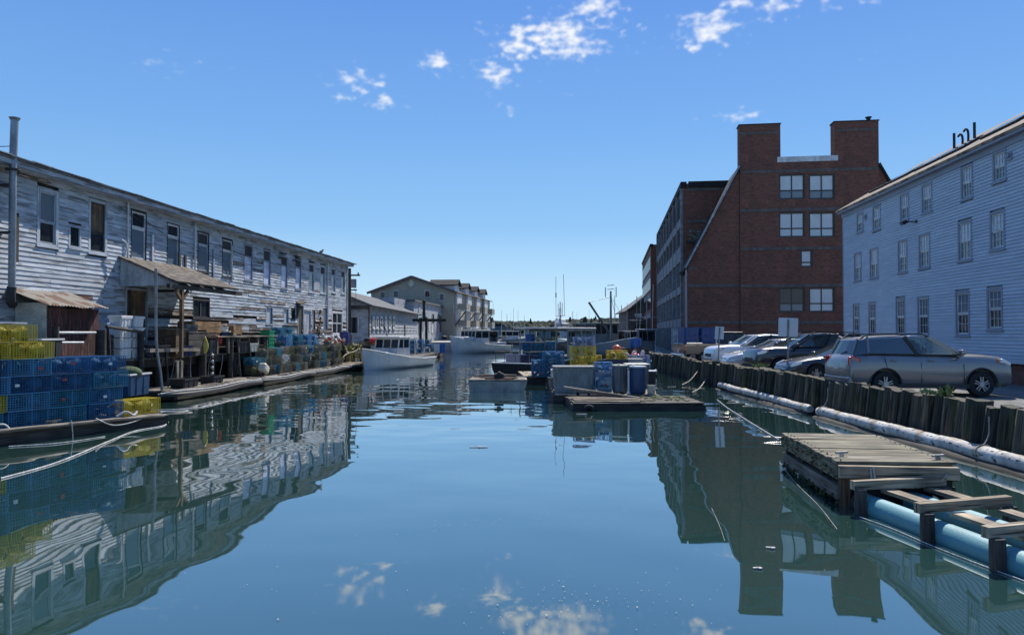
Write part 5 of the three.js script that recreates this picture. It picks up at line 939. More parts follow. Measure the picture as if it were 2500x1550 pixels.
// ---------------------------------------------------------------- things on the wharf
{
  const tW = WF.t, base = (u, off, y = WHARF) => { const [x] = onWall(WF, u, 830, off); return toWorld(WF, x, y, off); };
  const wid = (u0, u1, off) => onWall(WF, u1, 830, off)[0] - onWall(WF, u0, 830, off)[0];
  // lean-to shed with a rusty red wall
  {
    const off = 1.05, x0 = WX(112, off), x1 = WX(222, off), h0 = onWall(WF, 150, 752, off)[1], o = thing('lean_to_shed', 'small maroon lean-to shed with curling tin roof against the warehouse', 'shed', toWorld(WF, x0, WHARF, 0.06), tW), L = x1 - x0, H = h0 - WHARF;
    for (let x = 0, i = 0; x < L; x += 0.3, i++) mesh('board', bx(0.29, H, 0.03, [x + 0.15, H / 2, off - 0.02]), mat([0.22 + 0.05 * (i % 2), 0.10, 0.10], 0.9, { map: T.bare }), o);
    mesh('side_wall', bx(0.05, H + 0.15, off - 0.05, [0, H / 2 + 0.07, off / 2 - 0.03]), M.cream, o); mesh('side_wall', bx(0.05, H + 0.15, off - 0.05, [L, H / 2 + 0.07, off / 2 - 0.03]), M.darkWood, o);
    mesh('door_panel', bx(0.03, H * 0.8, off * 0.62, [-0.045, H * 0.45, off * 0.5]), M.cream, o);
    const rows = []; for (let i = 0; i <= 40; i++) { const x = -0.35 + (L + 0.75) * i / 40, w = (i % 2) * 0.03; rows.push([[x, H + 0.55 + w, -0.02], [x, H + 0.3 + w + 0.03 * noise.noise(x * 2, 1, 1), off * 0.6], [x, H + 0.03 + w + 0.06 * noise.noise(x * 1.3, 4, 1), off + 0.32]]); }
    const R = loft(rows); mesh('tin_roof', [R, R.clone().translate(0, -0.012, 0)], mat([0.46, 0.45, 0.44], 0.7, { map: T.rust, side: THREE.DoubleSide }), o);
  }
  {
    const off = 1.0, x0 = WX(-60, off), x1 = WX(46, off), H = 1.15, o = thing('low_shed', 'low grey clapboard lean-to below the tall stovepipe', 'shed', toWorld(WF, x0, WHARF, 0.06), tW), L = x1 - x0;
    for (let y = 0, i = 0; y < H; y += 0.15, i++) mesh('clapboard', place(board(L, 0.162, 0.03), [L / 2, y + 0.08, off]), M.peel[i % 4], o);
    mesh('frame', [wallBox(L, H, 0.06, [L / 2, H / 2, off - 0.05]), wallBox(0.06, H, off - 0.1, [L, H / 2, off / 2 - 0.05]), bx(L + 0.2, 0.05, off + 0.2, [L / 2, H + 0.05, off / 2])], M.peel[1], o);
  }
  // awning over the door
  {
    const offF = 2.2, x0 = WX(291, 0.05), x1 = onWall(WF, 575, 705, offF)[0], yF = onWall(WF, 430, 694, offF)[1], yW = onWall(WF, 289, 628, 0)[1], L = x1 - x0;
    const o = thing('awning', 'shingled awning roof with pale triangular side over the brown door', 'awning', toWorld(WF, x0, 0, 0.05), tW), rise = yW - yF - 0.1;
    const g = new THREE.BoxGeometry(L + 0.2, 0.07, Math.hypot(offF, rise) + 0.15), pp = g.attributes.position, uv = g.attributes.uv; for (let i = 0; i < pp.count; i++) uv.setXY(i, pp.getX(i), pp.getZ(i));
    mesh('roof', place(g, [L / 2, (yF + yW) / 2 + 0.06, offF / 2 - 0.02], [Math.atan2(rise, offF), 0, 0]), mat([0.24, 0.225, 0.21], 0.95, { map: T.shingle }), o);
    const sd = prism([[0, yF - 0.08], [offF - 0.02, yF - 0.02], [offF - 0.02, yF + 0.02], [0, yW]], 0, 0.06).applyMatrix4(new THREE.Matrix4().makeBasis(V(0, 0, 1), V(0, 1, 0), V(1, 0, 0))); sd.computeVertexNormals();
    mesh('side_panel', sd, mat([0.50, 0.51, 0.53], 0.8, { map: T.stain, side: THREE.DoubleSide }), o);
    mesh('front_beam', bx(L + 1.0, 0.16, 0.14, [L / 2 + 0.1, yF - 0.08, offF - 0.1]), M.wetWood, o); mesh('rafter', [1, 2, 3, 4].map(k => beam([L * k / 5, yW - 0.16, 0.02], [L * k / 5, yF - 0.02, offF - 0.1], 0.06, 0.12)), M.wetWood, o);
    const px = onWall(WF, 439, 760, offF - 0.1)[0] - x0;
    mesh('post', bx(0.12, yF - WHARF - 0.1, 0.12, [px, (yF + WHARF) / 2 - 0.08, offF - 0.1]), M.brownWood, o); mesh('knee_brace', [beam([px - 0.45, yF - 0.2, offF - 0.1], [px, yF - 0.6, offF - 0.1], 0.09, 0.1), beam([px + 0.45, yF - 0.2, offF - 0.1], [px, yF - 0.6, offF - 0.1], 0.09, 0.1)], M.brownWood, o);
    mesh('bracket', bx(0.1, 0.1, 0.9, [L * 0.45, yF - 0.12, 0.5]), M.wetWood, o); mesh('roof_hook', tube([[-0.1, yW + 0.05, 0.25], [-0.08, yW + 0.5, 0.28], [-0.35, yW + 0.62, 0.25]], 0.03, 12, 6), M.white, o);
    const a = onWall(WF, 378, 655, 2.3), b = onWall(WF, 380, 850, 2.3), c = onWall(WF, 389, 912, 2.4);
    const pole = mesh('leaning_pole', tube([[0, a[1], 0], [b[0] - a[0], b[1], 0], [c[0] - a[0], c[1], 0.1], [c[0] - a[0] + 0.05, 0.3, 0.15]], 0.05, 30, 8), M.greyMetal); pole.position.copy(toWorld(WF, a[0], 0, 2.32)); pole.rotation.y = tW; tag(pole, 'bent grey pole standing in front of the awning', 'pole');
  }
  // stacked bait tubs
  for (let c = 0; c < 2; c++) for (let r = 0; r < 4; r++) tub('bait_tub', 'white plastic bait tub in the stack beside the brown door', 'tub', base(292 + c * 31, 1.1, WHARF + 0.01 + r * 0.37), tW + rr(-0.05, 0.05), 0.62, 0.34, 0.5, PL.white, { group: 'bait tubs stacked by the door', lid: r === 3 ? PL.white : null });
  tub('bait_tub', 'pale blue bait tub on the small stand left of the stack', 'tub', base(258, 0.8, WHARF + 0.86), tW, 0.7, 0.4, 0.5, plastic([0.45, 0.55, 0.72]), {}); slatBox('dark slatted stand under the pale blue tub', base(258, 0.8), tW, 0.75, 0.84, 0.5, M.darkWood);
  tub('black_bin', 'black plastic bin on the wharf behind the yellow traps', 'bin', base(100, 1.35, WHARF), tW, 0.95, 0.75, 0.7, PL.black, { rimM: PL.white });
  // crates, panels and bench
  slatBox('tall brown plywood cabinet beside the awning post', base(422, 1.35), tW, 0.9, 1.05, 0.7, M.brownWood, { n: 2, lid: M.oldWood[2] });
  slatBox('dark tank crate on the wharf right of the awning post', base(462, 1.5), tW, 1.3, 0.92, 0.6, M.darkWood, { n: 3, lid: M.oldWood[0] });
  slatBox('long orange plywood box lying behind the work bench', base(487, 0.7, WHARF + 0.9), tW, 2.6, 0.5, 0.6, M.plywood, { n: 2 }); slatBox('trestle crate supporting the orange plywood box', base(487, 0.7), tW, 2.4, 0.88, 0.6, M.darkWood);
  slatBox('small pale panel box leaning before the orange box', base(464, 1.15, WHARF + 0.95), tW, 0.95, 0.32, 0.12, M.oldWood[2], { n: 1 });
  slatBox('brown plywood box behind the blue drum on the bench', base(567, 0.7, WHARF + 0.82), tW, 0.9, 0.42, 0.5, M.plywood, { n: 2 }); slatBox('grey crate behind bench end by the bare clapboards', base(600, 0.7), tW, 2.6, 0.8, 0.6, M.oldWood[1]);
  {
    const off = 1.45, x0 = onWall(WF, 514, 812, off)[0], x1 = onWall(WF, 662, 812, off)[0], L = x1 - x0, o = thing('work_bench', 'long grey work bench with pale plank top along the wharf edge', 'bench', toWorld(WF, x0, WHARF, off), tW), H = 0.74;
    mesh('top', [bx(L, 0.05, 0.32, [L / 2, H, 0.16]), bx(L, 0.05, 0.3, [L / 2, H - 0.01, -0.17])], M.oldWood[2], o);
    for (let k = 0; k < 7; k++) { mesh('leg', bx(0.09, H - 0.03, 0.09, [0.1 + (L - 0.2) * k / 6, H / 2 - 0.02, 0.22]), M.oldWood[1], o); mesh('leg', bx(0.09, H - 0.03, 0.09, [0.1 + (L - 0.2) * k / 6, H / 2 - 0.02, -0.25]), M.oldWood[1], o); }
    mesh('shelf', bx(L - 0.3, 0.04, 0.4, [L / 2, 0.3, 0]), M.brownWood, o); mesh('back_panel', bx(L - 0.2, 0.5, 0.03, [L / 2, 0.42, -0.31]), M.brownWood, o);
  }
  drum('dark blue drum with cream lid standing among bench crates', base(545, 0.95, WHARF), 0.3, 0.95, PL.navy, { lid: PL.cream }); drum('white drum set on the wharf behind the blue drum', base(541, 0.55, WHARF), 0.27, 1.15, PL.white, { lid: PL.white });
  for (const [u, m, l] of [[497, PL.yellow, 'yellow oilskin bag hanging on the black mooring pile'], [531, PL.red, 'red bag on the shelf under the work bench'], [575, PL.cream, 'cream sack slumped below the work bench']]) { const p = base(u, 1.75, u === 497 ? 1.55 : WHARF + 0.02); const o = mesh('sack', place(new THREE.SphereGeometry(0.2, 14, 10), [0, 0.22, 0]), m); const q = o.geometry.attributes.position; for (let i = 0; i < q.count; i++) { const k = 1 + 0.25 * noise.noise(q.getX(i) * 6, q.getY(i) * 6, q.getZ(i) * 6 + u); q.setXYZ(i, q.getX(i) * k * 0.9, q.getY(i) * (u === 497 ? 1.6 : 1.1) * k, q.getZ(i) * k * 0.6); } o.geometry.computeVertexNormals(); o.position.copy(u === 497 ? base(u, 1.78, 1.5) : base(u, 1.42, WHARF + 0.32)); tag(o, l, 'bag'); }
  for (let k = 0; k < 5; k++) tub('fish_crate', 'bright green plastic fish crate in the stack by the bench end', 'crate', base(652, 1.5, WHARF + 0.01 + k * 0.2), tW + rr(-0.06, 0.06), 0.75, 0.19, 0.5, PL.green, { group: 'green crates stacked on the wharf' });
  for (const [u, off, r, n, col, l] of [[678, 1.0, 0, 3, 'teal', 'teal wire trap piled on the wharf past the green crates'], [700, 1.0, 0, 3, 'teal', 'teal wire trap piled on the wharf past the green crates'], [694, 1.5, 0, 2, 'paleBlue', 'pale blue trap in front of the teal trap pile'], [722, 1.2, 0, 2, 'teal', 'teal wire trap piled on the wharf past the green crates'], [745, 1.3, 0, 2, 'paleBlue', 'pale blue trap below the dark warehouse doorway'], [760, 1.3, 0, 2, 'paleBlue', 'pale blue trap below the dark warehouse doorway']]) for (let k = 0; k < n; k++) trap(col, base(u, off, WHARF + 0.03 + k * 0.4), tW + rr(-0.15, 0.15), l, l.startsWith('teal') ? 'teal traps on the wharf' : 'pale blue traps on the wharf');
  drum('violet blue drum near the white double window', base(840, 1.55, WHARF), 0.32, 0.95, PL.purple); drum('grey barrel in shade beside the violet drum', base(850, 1.2, WHARF), 0.3, 0.85, PL.grey);
  // old traps heaped on the lower float
  const cols = ['olive', 'grey', 'black', 'olive', 'grey', 'teal'];
  for (let i = 0; i < 46; i++) { const u = 622 + (i % 23) * 8.9 + rr(-2, 2), row = Math.floor(i / 23), off = 2.1 - row * 0.15; trap(cols[i % 6], base(u, off, 0.42 + row * 0.43 + (i % 5 === 0 ? 0.04 : 0)), tW + rr(-0.5, 0.5), `weathered ${['olive', 'grey', 'black', 'olive', 'grey', 'teal'][i % 6]} trap in the heap on the wharf floats`, 'old traps heaped on the floats', { tilt: row ? rr(-0.12, 0.12) : 0, roll: row ? rr(-0.1, 0.1) : 0 }); }
  for (let i = 0; i < 14; i++) trap(cols[(i * 5 + 1) % 6], base(640 + i * 14, 1.85, 1.28), tW + rr(-0.4, 0.4), `weathered ${cols[(i * 5 + 1) % 6]} trap on top of the wharf float heap`, 'old traps topping the heap', { tilt: rr(-0.15, 0.15), roll: rr(-0.12, 0.12) });
  for (let i = 0; i < 9; i++) buoy(base(790 + i * 7, 1.6, WHARF + 0.05 + rr(0, 0.4)), [PL.cream, PL.orange, PL.white][i % 3], [PL.white, PL.cream, PL.red][i % 3], 'pale trap buoy in the tangle near the violet drum', 'buoys beside the violet drum', 1.2);
  { const p = base(836, 2.1, 0.9), g = []; const o = thing('kelp_mat', 'yellow green weed hanging off the wharf near white boat', 'seaweed', p, tW); for (let i = 0; i < 120; i++) g.push(place(new THREE.PlaneGeometry(rr(0.1, 0.3), rr(0.05, 0.12)), [rr(-0.8, 4.5), rr(-0.4, 0.75), rr(-0.3, 0.3)], [rr(-1.4, 1.4), rr(0, 6), rr(0, 3)])); mesh('frond', g, mat([0.24, 0.22, 0.05], 0.8, { side: THREE.DoubleSide }), o).userData.kind = 'stuff'; mesh('rope', tube([[-0.8, -0.3, 0], [1, 0.1, 0], [2.6, 0.2, 0], [4.4, 0.5, 0]], 0.04, 20, 6), M.rope, o); }
  // white tubs and dark boxes on the floats
  { const p = base(642, 2.55, 0.62), o = thing('outboard_motor', 'white outboard cowl lying tipped on the float', 'motor', p, tW); o.rotation.z = -0.5; mesh('cowl', rb(0.55, 0.42, 0.4, 0.12, [0, 0.12, 0], null, 4), PL.cream, o); mesh('leg', [rb(0.16, 0.5, 0.12, 0.04, [0.05, -0.3, 0]), rb(0.35, 0.05, 0.15, 0.02, [0.05, -0.34, 0])], M.dark, o); }
  drum('white bucket tipped in the heap of old traps', base(690, 2.45, 0.95), 0.17, 0.38, PL.white, { tapered: true, name: 'bucket' }).rotation.z = 0.9;
  tub('dark_tub', 'low black tub on the float below the two pale boards', 'tub', base(450, 2.5, 0.40), tW, 1.1, 0.32, 0.6, PL.black, {}); tub('dark_tub', 'low black tub farther along under the bench', 'tub', base(517, 2.5, 0.38), tW, 0.9, 0.3, 0.6, PL.black, {});
  { const o = thing('ladder_boards', 'two pale upright boards standing on the float', 'boards', base(437, 2.15, 0.42), tW); mesh('board', bx(0.14, 0.95, 0.05, [-0.12, 0.47, 0], [0, 0, 0.03]), M.oldWood[2], o); mesh('board', bx(0.14, 0.95, 0.05, [0.16, 0.47, 0], [0, 0, -0.04]), M.oldWood[2], o); mesh('rung', bx(0.5, 0.07, 0.07, [0, 0.93, -0.05]), M.oldWood[1], o); }
  tag(mesh('fender_timber', beam(WP(360, 856, 1.85), WP(482, 853, 1.85), 0.16, 0.12), M.oldWood[2]), 'pale timber laid along the wharf edge beneath the cabinet', 'timber');
  tub('fish_tote', 'blue fish tote with white side beside the blue trap stack', 'tote', base(318, 2.55, 0.4), tW, 1.2, 0.7, 0.7, PL.blue, { rimM: PL.white }); { const o = mesh('net_heap', place(new THREE.SphereGeometry(0.4, 16, 10).scale(1.1, 0.55, 0.7), [0, 0.2, 0]), mat([0.14, 0.2, 0.10], 0.95, { map: T.speck, bumpMap: T.bump, bumpScale: 0.05 })); o.position.copy(base(313, 2.55, 0.92)); tag(o, 'green grey net heap filling the blue fish tote', 'net'); }
  // more clutter along the wharf edge
  const items = [[366, 1.3, 'grey', 0.5], [384, 1.5, 'black', 0.45], [400, 0.9, 'white', 0.55], [446, 1.62, 'navy', 0.4], [508, 1.3, 'grey', 0.6], [585, 1.6, 'black', 0.5], [610, 1.55, 'cream', 0.4], [626, 1.2, 'grey', 0.7], [668, 1.6, 'black', 0.4], [775, 1.1, 'white', 0.5], [800, 1.2, 'grey', 0.6]];
  const what = ['right of the bait tub stack', 'behind the bent grey pole', 'left of the tall brown cabinet', 'at the foot of the awning post', 'left end of the work bench', 'under the middle of the work bench', 'under the bench beside the cream sack', 'behind the green crates', 'between green crates and teal traps', 'below the hung gear', 'under the white double window'];
  items.forEach(([u, off, c, h], i) => tub('fish_tote', `${c} plastic tote ${what[i]}`, 'tote', base(u, off), tW + rr(-0.3, 0.3), rr(0.5, 0.8), h, rr(0.35, 0.55), PL[c]));
  for (let i = 0; i < 8; i++) { const [x, y] = onWall(WF, [405, 430, 470, 520, 548, 590, 615, 655][i], 850, 1.5); const o = mesh('hanging_line', tube([[0, 1.5, 0], [rr(-0.1, 0.1), 1.0, 0.12], [rr(-0.15, 0.15), 0.5, 0.08], [rr(-0.1, 0.2), 0.3 + rr(0, 0.3), 0.1]], 0.014, 16, 5), i % 2 ? M.rope : M.whiteRope); o.position.copy(toWorld(WF, x, 0, 1.42)); tag(o, `${i % 2 ? 'tan' : 'white'} rope end hanging down the wharf face`, 'rope', 'ropes hanging from the wharf'); }
  { const [x] = onWall(WF, 516, 880, 1.6), o = thing('fender_string', 'string of black and white floats hanging on the wharf face', 'floats', toWorld(WF, x, 0, 1.62), tW); for (let k = 0; k < 8; k++) mesh('float', place(new THREE.SphereGeometry(0.065, 10, 8), [0, 0.55 + k * 0.13, 0]), k % 2 ? PL.white : PL.black, o); mesh('cord', bar([0, 0.45, 0], [0, 1.62, 0], 0.01, 5), M.rope, o); }
  for (const [u, l, m] of [[395, 'grey board leaning by the brown cabinet', M.oldWood[1]], [574, 'pale board leaning on the bench front', M.oldWood[2]], [603, 'second board leaning on the bench front', M.oldWood[0]]]) { const [x] = onWall(WF, u, 850, 1.75), o = mesh('leaning_board', beam([0, 0.42, 0.25], [0.35, 2.15, -0.1], 0.03, 0.16), m); o.position.copy(toWorld(WF, x, 0, 1.75)); o.rotation.y = tW; tag(o, l, 'board'); }
}
// ---------------------------------------------------------------- boats (bow towards +x)
function boat(name, label, p, turn, { L, B, hull, sheer = [0.75, 0.7, 0.72, 0.9, 1.25], boot = M.black, deck = M.white, railM = M.white, draft = 0.35 }) {
  const o = thing(name, label, 'boat', p, turn), N = 16, side = k => { const rows = []; for (let i = 0; i <= N; i++) { const t = i / N, w = B / 2 * (t < 0.45 ? 0.88 + 0.12 * t / 0.45 : Math.pow(Math.cos((t - 0.45) / 0.55 * Math.PI / 2), 0.62)), f = t * 4, a = Math.min(3, Math.floor(f)), y = sheer[a] + (sheer[a + 1] - sheer[a]) * (f - a), x = -L / 2 + L * t, rake = Math.pow(t, 6) * 0.5; rows.push([[x - rake * 0.9, -draft, k * w * 0.12], [x - rake * 0.7, 0.02, k * w * 0.80], [x - rake * 0.4, y * 0.45, k * w * 0.93], [x, y, k * Math.max(w, 0.02)]]); } return rows; };
  const R = side(1), Lf = side(-1), wl = q => q.map(r => [r[0], [r[1][0], 0.07, r[1][2] * 1.015]]);
  mesh('hull', [loft(R, false, false), loft(Lf, false, true), loft([R[0], Lf[0]], false, true)], hull, o);
  mesh('boot_stripe', [loft(wl(R)), loft(wl(Lf), false, true)], boot, o);
  mesh('deck', loft([R.map(r => [r[3][0], r[3][1] - 0.06, r[3][2] * 0.97]), Lf.map(r => [r[3][0], r[3][1] - 0.06, r[3][2] * 0.97])], false, true), deck, o);
  mesh('rub_rail', [tube(R.map(r => r[3]), 0.035, 40, 6), tube(Lf.map(r => r[3]), 0.035, 40, 6), bar(R[0][3], Lf[0][3], 0.035)], railM, o);
  o.userData.sheerAt = undefined; delete o.userData.sheerAt;
  return o;
}
function house(o, x0, x1, w, y0, y1, m, { roofOver = 0.15, slant = 0.35, roofM = m, windows = 3, openBack = true, glass = M.glass, roofBack = 0 } = {}) {
  // walls with a raked windscreen; x1 is forward
  const sill = y0 + (y1 - y0) * 0.5, head = y1 - 0.12;
  const fx = y => x1 - slant * (y - y0) / (y1 - y0);
  const front = [loft([[[x1, y0, -w / 2], [x1, y0, w / 2]], [[fx(sill), sill, -w / 2], [fx(sill), sill, w / 2]]], false, true), loft([[[fx(head), head, -w / 2], [fx(head), head, w / 2]], [[fx(y1), y1, -w / 2], [fx(y1), y1, w / 2]]], false, true)];
  const walls = [...front];
  for (const k of [1, -1]) walls.push(bx(x1 - x0 - 0.02, sill - y0, 0.05, [(x0 + x1) / 2, (sill + y0) / 2, k * w / 2]), bx(x1 - x0 - slant - 0.02, y1 - head, 0.05, [(x0 + x1 - slant) / 2, (y1 + head) / 2, k * w / 2]), bx(0.09, head - sill, 0.05, [x0 + 0.05, (sill + head) / 2, k * w / 2]), bx(0.08, head - sill, 0.05, [(x0 + x1) / 2, (sill + head) / 2, k * w / 2]), beam([fx(sill), sill, k * w / 2], [fx(head), head, k * w / 2], 0.06, 0.09));
  for (let i = 1; i < windows; i++) { const z = -w / 2 + w * i / windows; walls.push(beam([fx(sill), sill, z], [fx(head), head, z], 0.06, 0.07)); }
  if (!openBack) walls.push(bx(0.05, y1 - y0, w, [x0, (y0 + y1) / 2, 0]));
  mesh('wheelhouse', walls, m, o);
  const gl = []; for (let i = 0; i < windows; i++) { const z0 = -w / 2 + w * i / windows + 0.03, z1 = -w / 2 + w * (i + 1) / windows - 0.03; mesh('windscreen_pane', loft([[[fx(sill) - 0.02, sill, z0], [fx(sill) - 0.02, sill, z1]], [[fx(head) - 0.02, head, z0], [fx(head) - 0.02, head, z1]]], false, true), glass, o); }
  for (const k of [1, -1]) for (const [a, b] of [[x0 + 0.1, (x0 + x1) / 2 - 0.04], [(x0 + x1) / 2 + 0.04, x1 - slant * 0.75]]) mesh('side_window', bx(b - a, head - sill, 0.015, [(a + b) / 2, (sill + head) / 2, k * (w / 2 - 0.01)]), glass, o);
  mesh('roof', rb(x1 - x0 + 2 * roofOver - slant * 0.6 + roofBack, 0.09, w + 2 * roofOver, 0.04, [(x0 + x1 - slant * 0.6 - roofBack) / 2, y1 + 0.045, 0]), roofM, o);
}
const hullWhite = mat([0.70, 0.71, 0.71], 0.35, { map: T.hull }), hullDark = mat([0.012, 0.022, 0.028], 0.3, { map: T.hull }), hullGrey = mat([0.26, 0.29, 0.31], 0.5, { map: T.hull });
{ // white boat lying along the left wharf, bow to the camera
  const b = onY(893, 905, 0), s = onY(1024, 892, 0), d = b.clone().sub(s), L = d.length() + 1.1, c = b.clone().add(s).multiplyScalar(0.5);
  const o = boat('lobster_boat', 'small white lobster boat with open wheelhouse moored along the left floats', [c.x, 0, c.z], Math.atan2(-d.z, d.x), { L, B: 2.5, hull: hullWhite, sheer: [0.62, 0.6, 0.72, 1.0, 1.38], deck: M.cream });
  house(o, -0.5, 1.3, 1.7, 0.7, 2.05, M.white, { windows: 3, slant: 0.3, roofBack: 0.9 });
  mesh('trunk_cabin', rb(1.3, 0.35, 1.3, 0.1, [1.75, 0.95, 0]), M.white, o); mesh('roof_post', [bar([-1.5, 0.6, 0.8], [-1.4, 2.05, 0.8], 0.03), bar([-1.5, 0.6, -0.8], [-1.4, 2.05, -0.8], 0.03)], M.white, o);
  mesh('trap_hauler', tube([[-0.6, 0.7, 0.9], [-0.6, 2.4, 0.95], [-0.4, 2.9, 1.1], [-0.1, 2.95, 1.2]], 0.04, 16, 6), M.dark, o); mesh('exhaust_stack', bar([-0.9, 2.0, -0.3], [-0.9, 2.9, -0.3], 0.05, 8), M.dark, o); mesh('aerial', bar([0.3, 2.1, 0.5], [0.25, 3.6, 0.55], 0.012, 5), M.white, o);
  mesh('bow_cleat', bx(0.3, 0.08, 0.08, [L / 2 - 0.6, 1.33, 0]), M.steel, o);
  mesh('mooring_line', tube([[L / 2 - 0.6, 1.36, 0], [L / 2 - 0.2, 1.1, -0.9], [L / 2 + 0.1, 0.7, -2.0]], 0.02, 14, 5), M.rope, o);
}
{ // farther white boat
  const c = onY(1166, 862, 0), o = boat('lobster_boat', 'larger white lobster boat farther up the slip by the balconied building', [c.x, 0, c.z - 1.5], -Math.PI * 0.5 - 0.75, { L: 9, B: 3.2, hull: hullWhite, sheer: [0.8, 0.85, 1.05, 1.45, 1.95], boot: M.black });
  house(o, -0.6, 1.8, 2.4, 0.9, 2.6, M.white, { windows: 4, slant: 0.25, openBack: false });
  mesh('mast', [bar([-0.6, 2.6, 0], [-0.8, 6.4, 0], 0.06, 8), bar([-0.8, 4.6, 0], [-0.8, 4.6, 2.2], 0.03, 6), bar([-0.8, 5.9, 0], [1.6, 2.7, 0], 0.012, 4)], M.dark, o); mesh('spray_hood', rb(1.6, 0.5, 2.2, 0.15, [2.3, 1.65, 0]), M.white, o); mesh('radar', rb(0.5, 0.2, 0.5, 0.08, [0.4, 2.85, 0]), PL.white, o);
}
const AX = 33 * Math.PI / 180;
{ // working boat seen from its stern
  const p = onY(1258, 918, 0), o = boat('fishing_boat', 'dark hulled fishing boat seen from the stern with long white cabin roof', [p.x + Math.sin(AX) * 4.2, 0, p.z - Math.cos(AX) * 4.2], Math.PI / 2 - AX, { L: 9.4, B: 2.9, hull: hullDark, sheer: [0.72, 0.75, 0.85, 1.1, 1.5], deck: M.oldWood[2], railM: PL.white });
  house(o, -0.6, 3.0, 2.6, 0.75, 2.62, mat([0.34, 0.35, 0.36], 0.6, { map: T.stain }), { windows: 3, slant: 0.35, openBack: true, roofM: M.white, roofBack: 1.2, glass: mat([0.8, 0.9, 0.92], 0.02, { transmission: 1, thickness: 0 }) });
  mesh('aft_bulkhead', [bx(0.06, 0.95, 0.95, [-0.62, 1.2, -0.8]), bx(0.06, 1.8, 0.1, [-0.62, 1.7, -0.25])], mat([0.3, 0.31, 0.32], 0.6, { map: T.stain }), o);
  mesh('roof_post', [bar([-1.9, 0.7, 1.2], [-1.75, 2.62, 1.2], 0.035), bar([-1.9, 0.7, -1.2], [-1.75, 2.62, -1.2], 0.035)], M.steel, o);
  mesh('mast', [bar([0.9, 2.7, 0], [0.9, 3.9, 0], 0.07, 8), bar([0.9, 3.9, 0], [0.9, 4.3, 0], 0.035, 6), bar([0.1, 3.42, 0.75], [1.7, 3.42, -0.75], 0.03, 6), rb(0.6, 0.55, 0.5, 0.06, [0.9, 2.95, 0])], M.white, o);
  mesh('aerial', [bar([0.12, 3.4, 0.74], [0.05, 5.9, 0.7], 0.014, 5), bar([1.68, 3.4, -0.74], [1.6, 5.9, -0.7], 0.014, 5), bar([0.5, 3.4, 0.37], [0.5, 4.2, 0.37], 0.018, 5), bar([1.3, 3.4, -0.37], [1.3, 4.2, -0.37], 0.018, 5), bar([1.66, 4.6, -0.73], [1.64, 4.9, -0.72], 0.04, 6)], M.greyMetal, o);
  mesh('radar', [rb(0.9, 0.22, 0.5, 0.08, [-0.4, 2.85, 0.9]), cy(0.06, 0.06, 0.5, [-0.9, 3.0, 1.0], null, 8)], M.greyMetal, o); mesh('horn_ring', place(new THREE.TorusGeometry(0.14, 0.02, 6, 18), [-1.0, 3.35, 1.1], [0, 0.6, 0]), M.steel, o);
  mesh('stern_rail', [bar([-4.5, 0.75, 1.1], [-4.5, 1.35, 1.1], 0.025), bar([-4.5, 0.75, -1.1], [-4.5, 1.35, -1.1], 0.025), bar([-4.5, 1.35, 1.1], [-4.5, 1.35, -1.1], 0.025), bar([-4.5, 1.35, 1.1], [-2.6, 1.35, 1.3], 0.025), bar([-4.5, 0.75, 0.2], [-4.5, 1.35, 0.2], 0.02), bar([-4.5, 0.75, -0.5], [-4.5, 1.35, -0.5], 0.02)], M.oldWood[2], o);
  mesh('rack', [bar([-3.0, 0.7, 1.2], [-3.0, 2.0, 1.2], 0.035), bar([-3.0, 0.7, -1.0], [-3.0, 2.0, -1.0], 0.035), bar([-3.0, 1.85, 1.3], [-3.0, 1.85, -1.2], 0.03), bar([-3.0, 0.7, 0.3], [-3.0, 1.85, 0.3], 0.03), bar([-3.0, 0.7, -0.4], [-3.0, 1.85, -0.4], 0.03)], M.oldWood[2], o);
  mesh('hauling_arm', [bar([-1.9, 2.2, 1.25], [-2.6, 2.5, 1.7], 0.03), bar([-2.6, 1.5, 1.35], [-3.0, 1.6, 1.7], 0.03)], M.steel, o);
  const at = (x, y, z) => V(x, y, z).applyEuler(new THREE.Euler(0, Math.PI / 2 - AX, 0)).add(o.position);
  for (const [x, z, n, c] of [[-2.4, 0.75, 3, 'teal'], [-2.4, -0.25, 3, 'blue'], [-1.75, 0.7, 3, 'blue'], [-1.7, -0.5, 2, 'teal']]) for (let k = 0; k < n; k++) trap(c, at(x, 0.72 + k * 0.4, z), Math.PI / 2 - AX + Math.PI / 2, c === 'teal' ? 'teal trap stowed on the dark fishing boat' : 'blue trap stowed on the dark fishing boat', c === 'teal' ? 'teal traps aboard' : 'blue traps aboard');
  drum('bright blue drum strapped behind the fishing boat cabin', at(-0.95, 0.72, -0.55), 0.28, 1.0, PL.bright); drum('bright blue drum standing upon the boat bait box', at(-1.1, 1.55, -0.95), 0.28, 0.75, PL.bright); tub('bait_box', 'blue bait box on the fishing boat deck', 'box', at(-1.1, 0.72, -0.95), Math.PI / 2 - AX, 0.7, 0.8, 0.6, PL.navy);
  tub('fish_tote', 'mauve grey fish tote at the dark boat stern', 'tote', at(-3.9, 0.70, -0.2), Math.PI / 2 - AX + Math.PI / 2, 1.0, 0.5, 0.6, plastic([0.36, 0.34, 0.42])); tub('fish_tote', 'navy fish tote at the dark boat stern', 'tote', at(-3.9, 0.70, 0.75), Math.PI / 2 - AX + Math.PI / 2, 0.7, 0.45, 0.6, PL.navy);
}
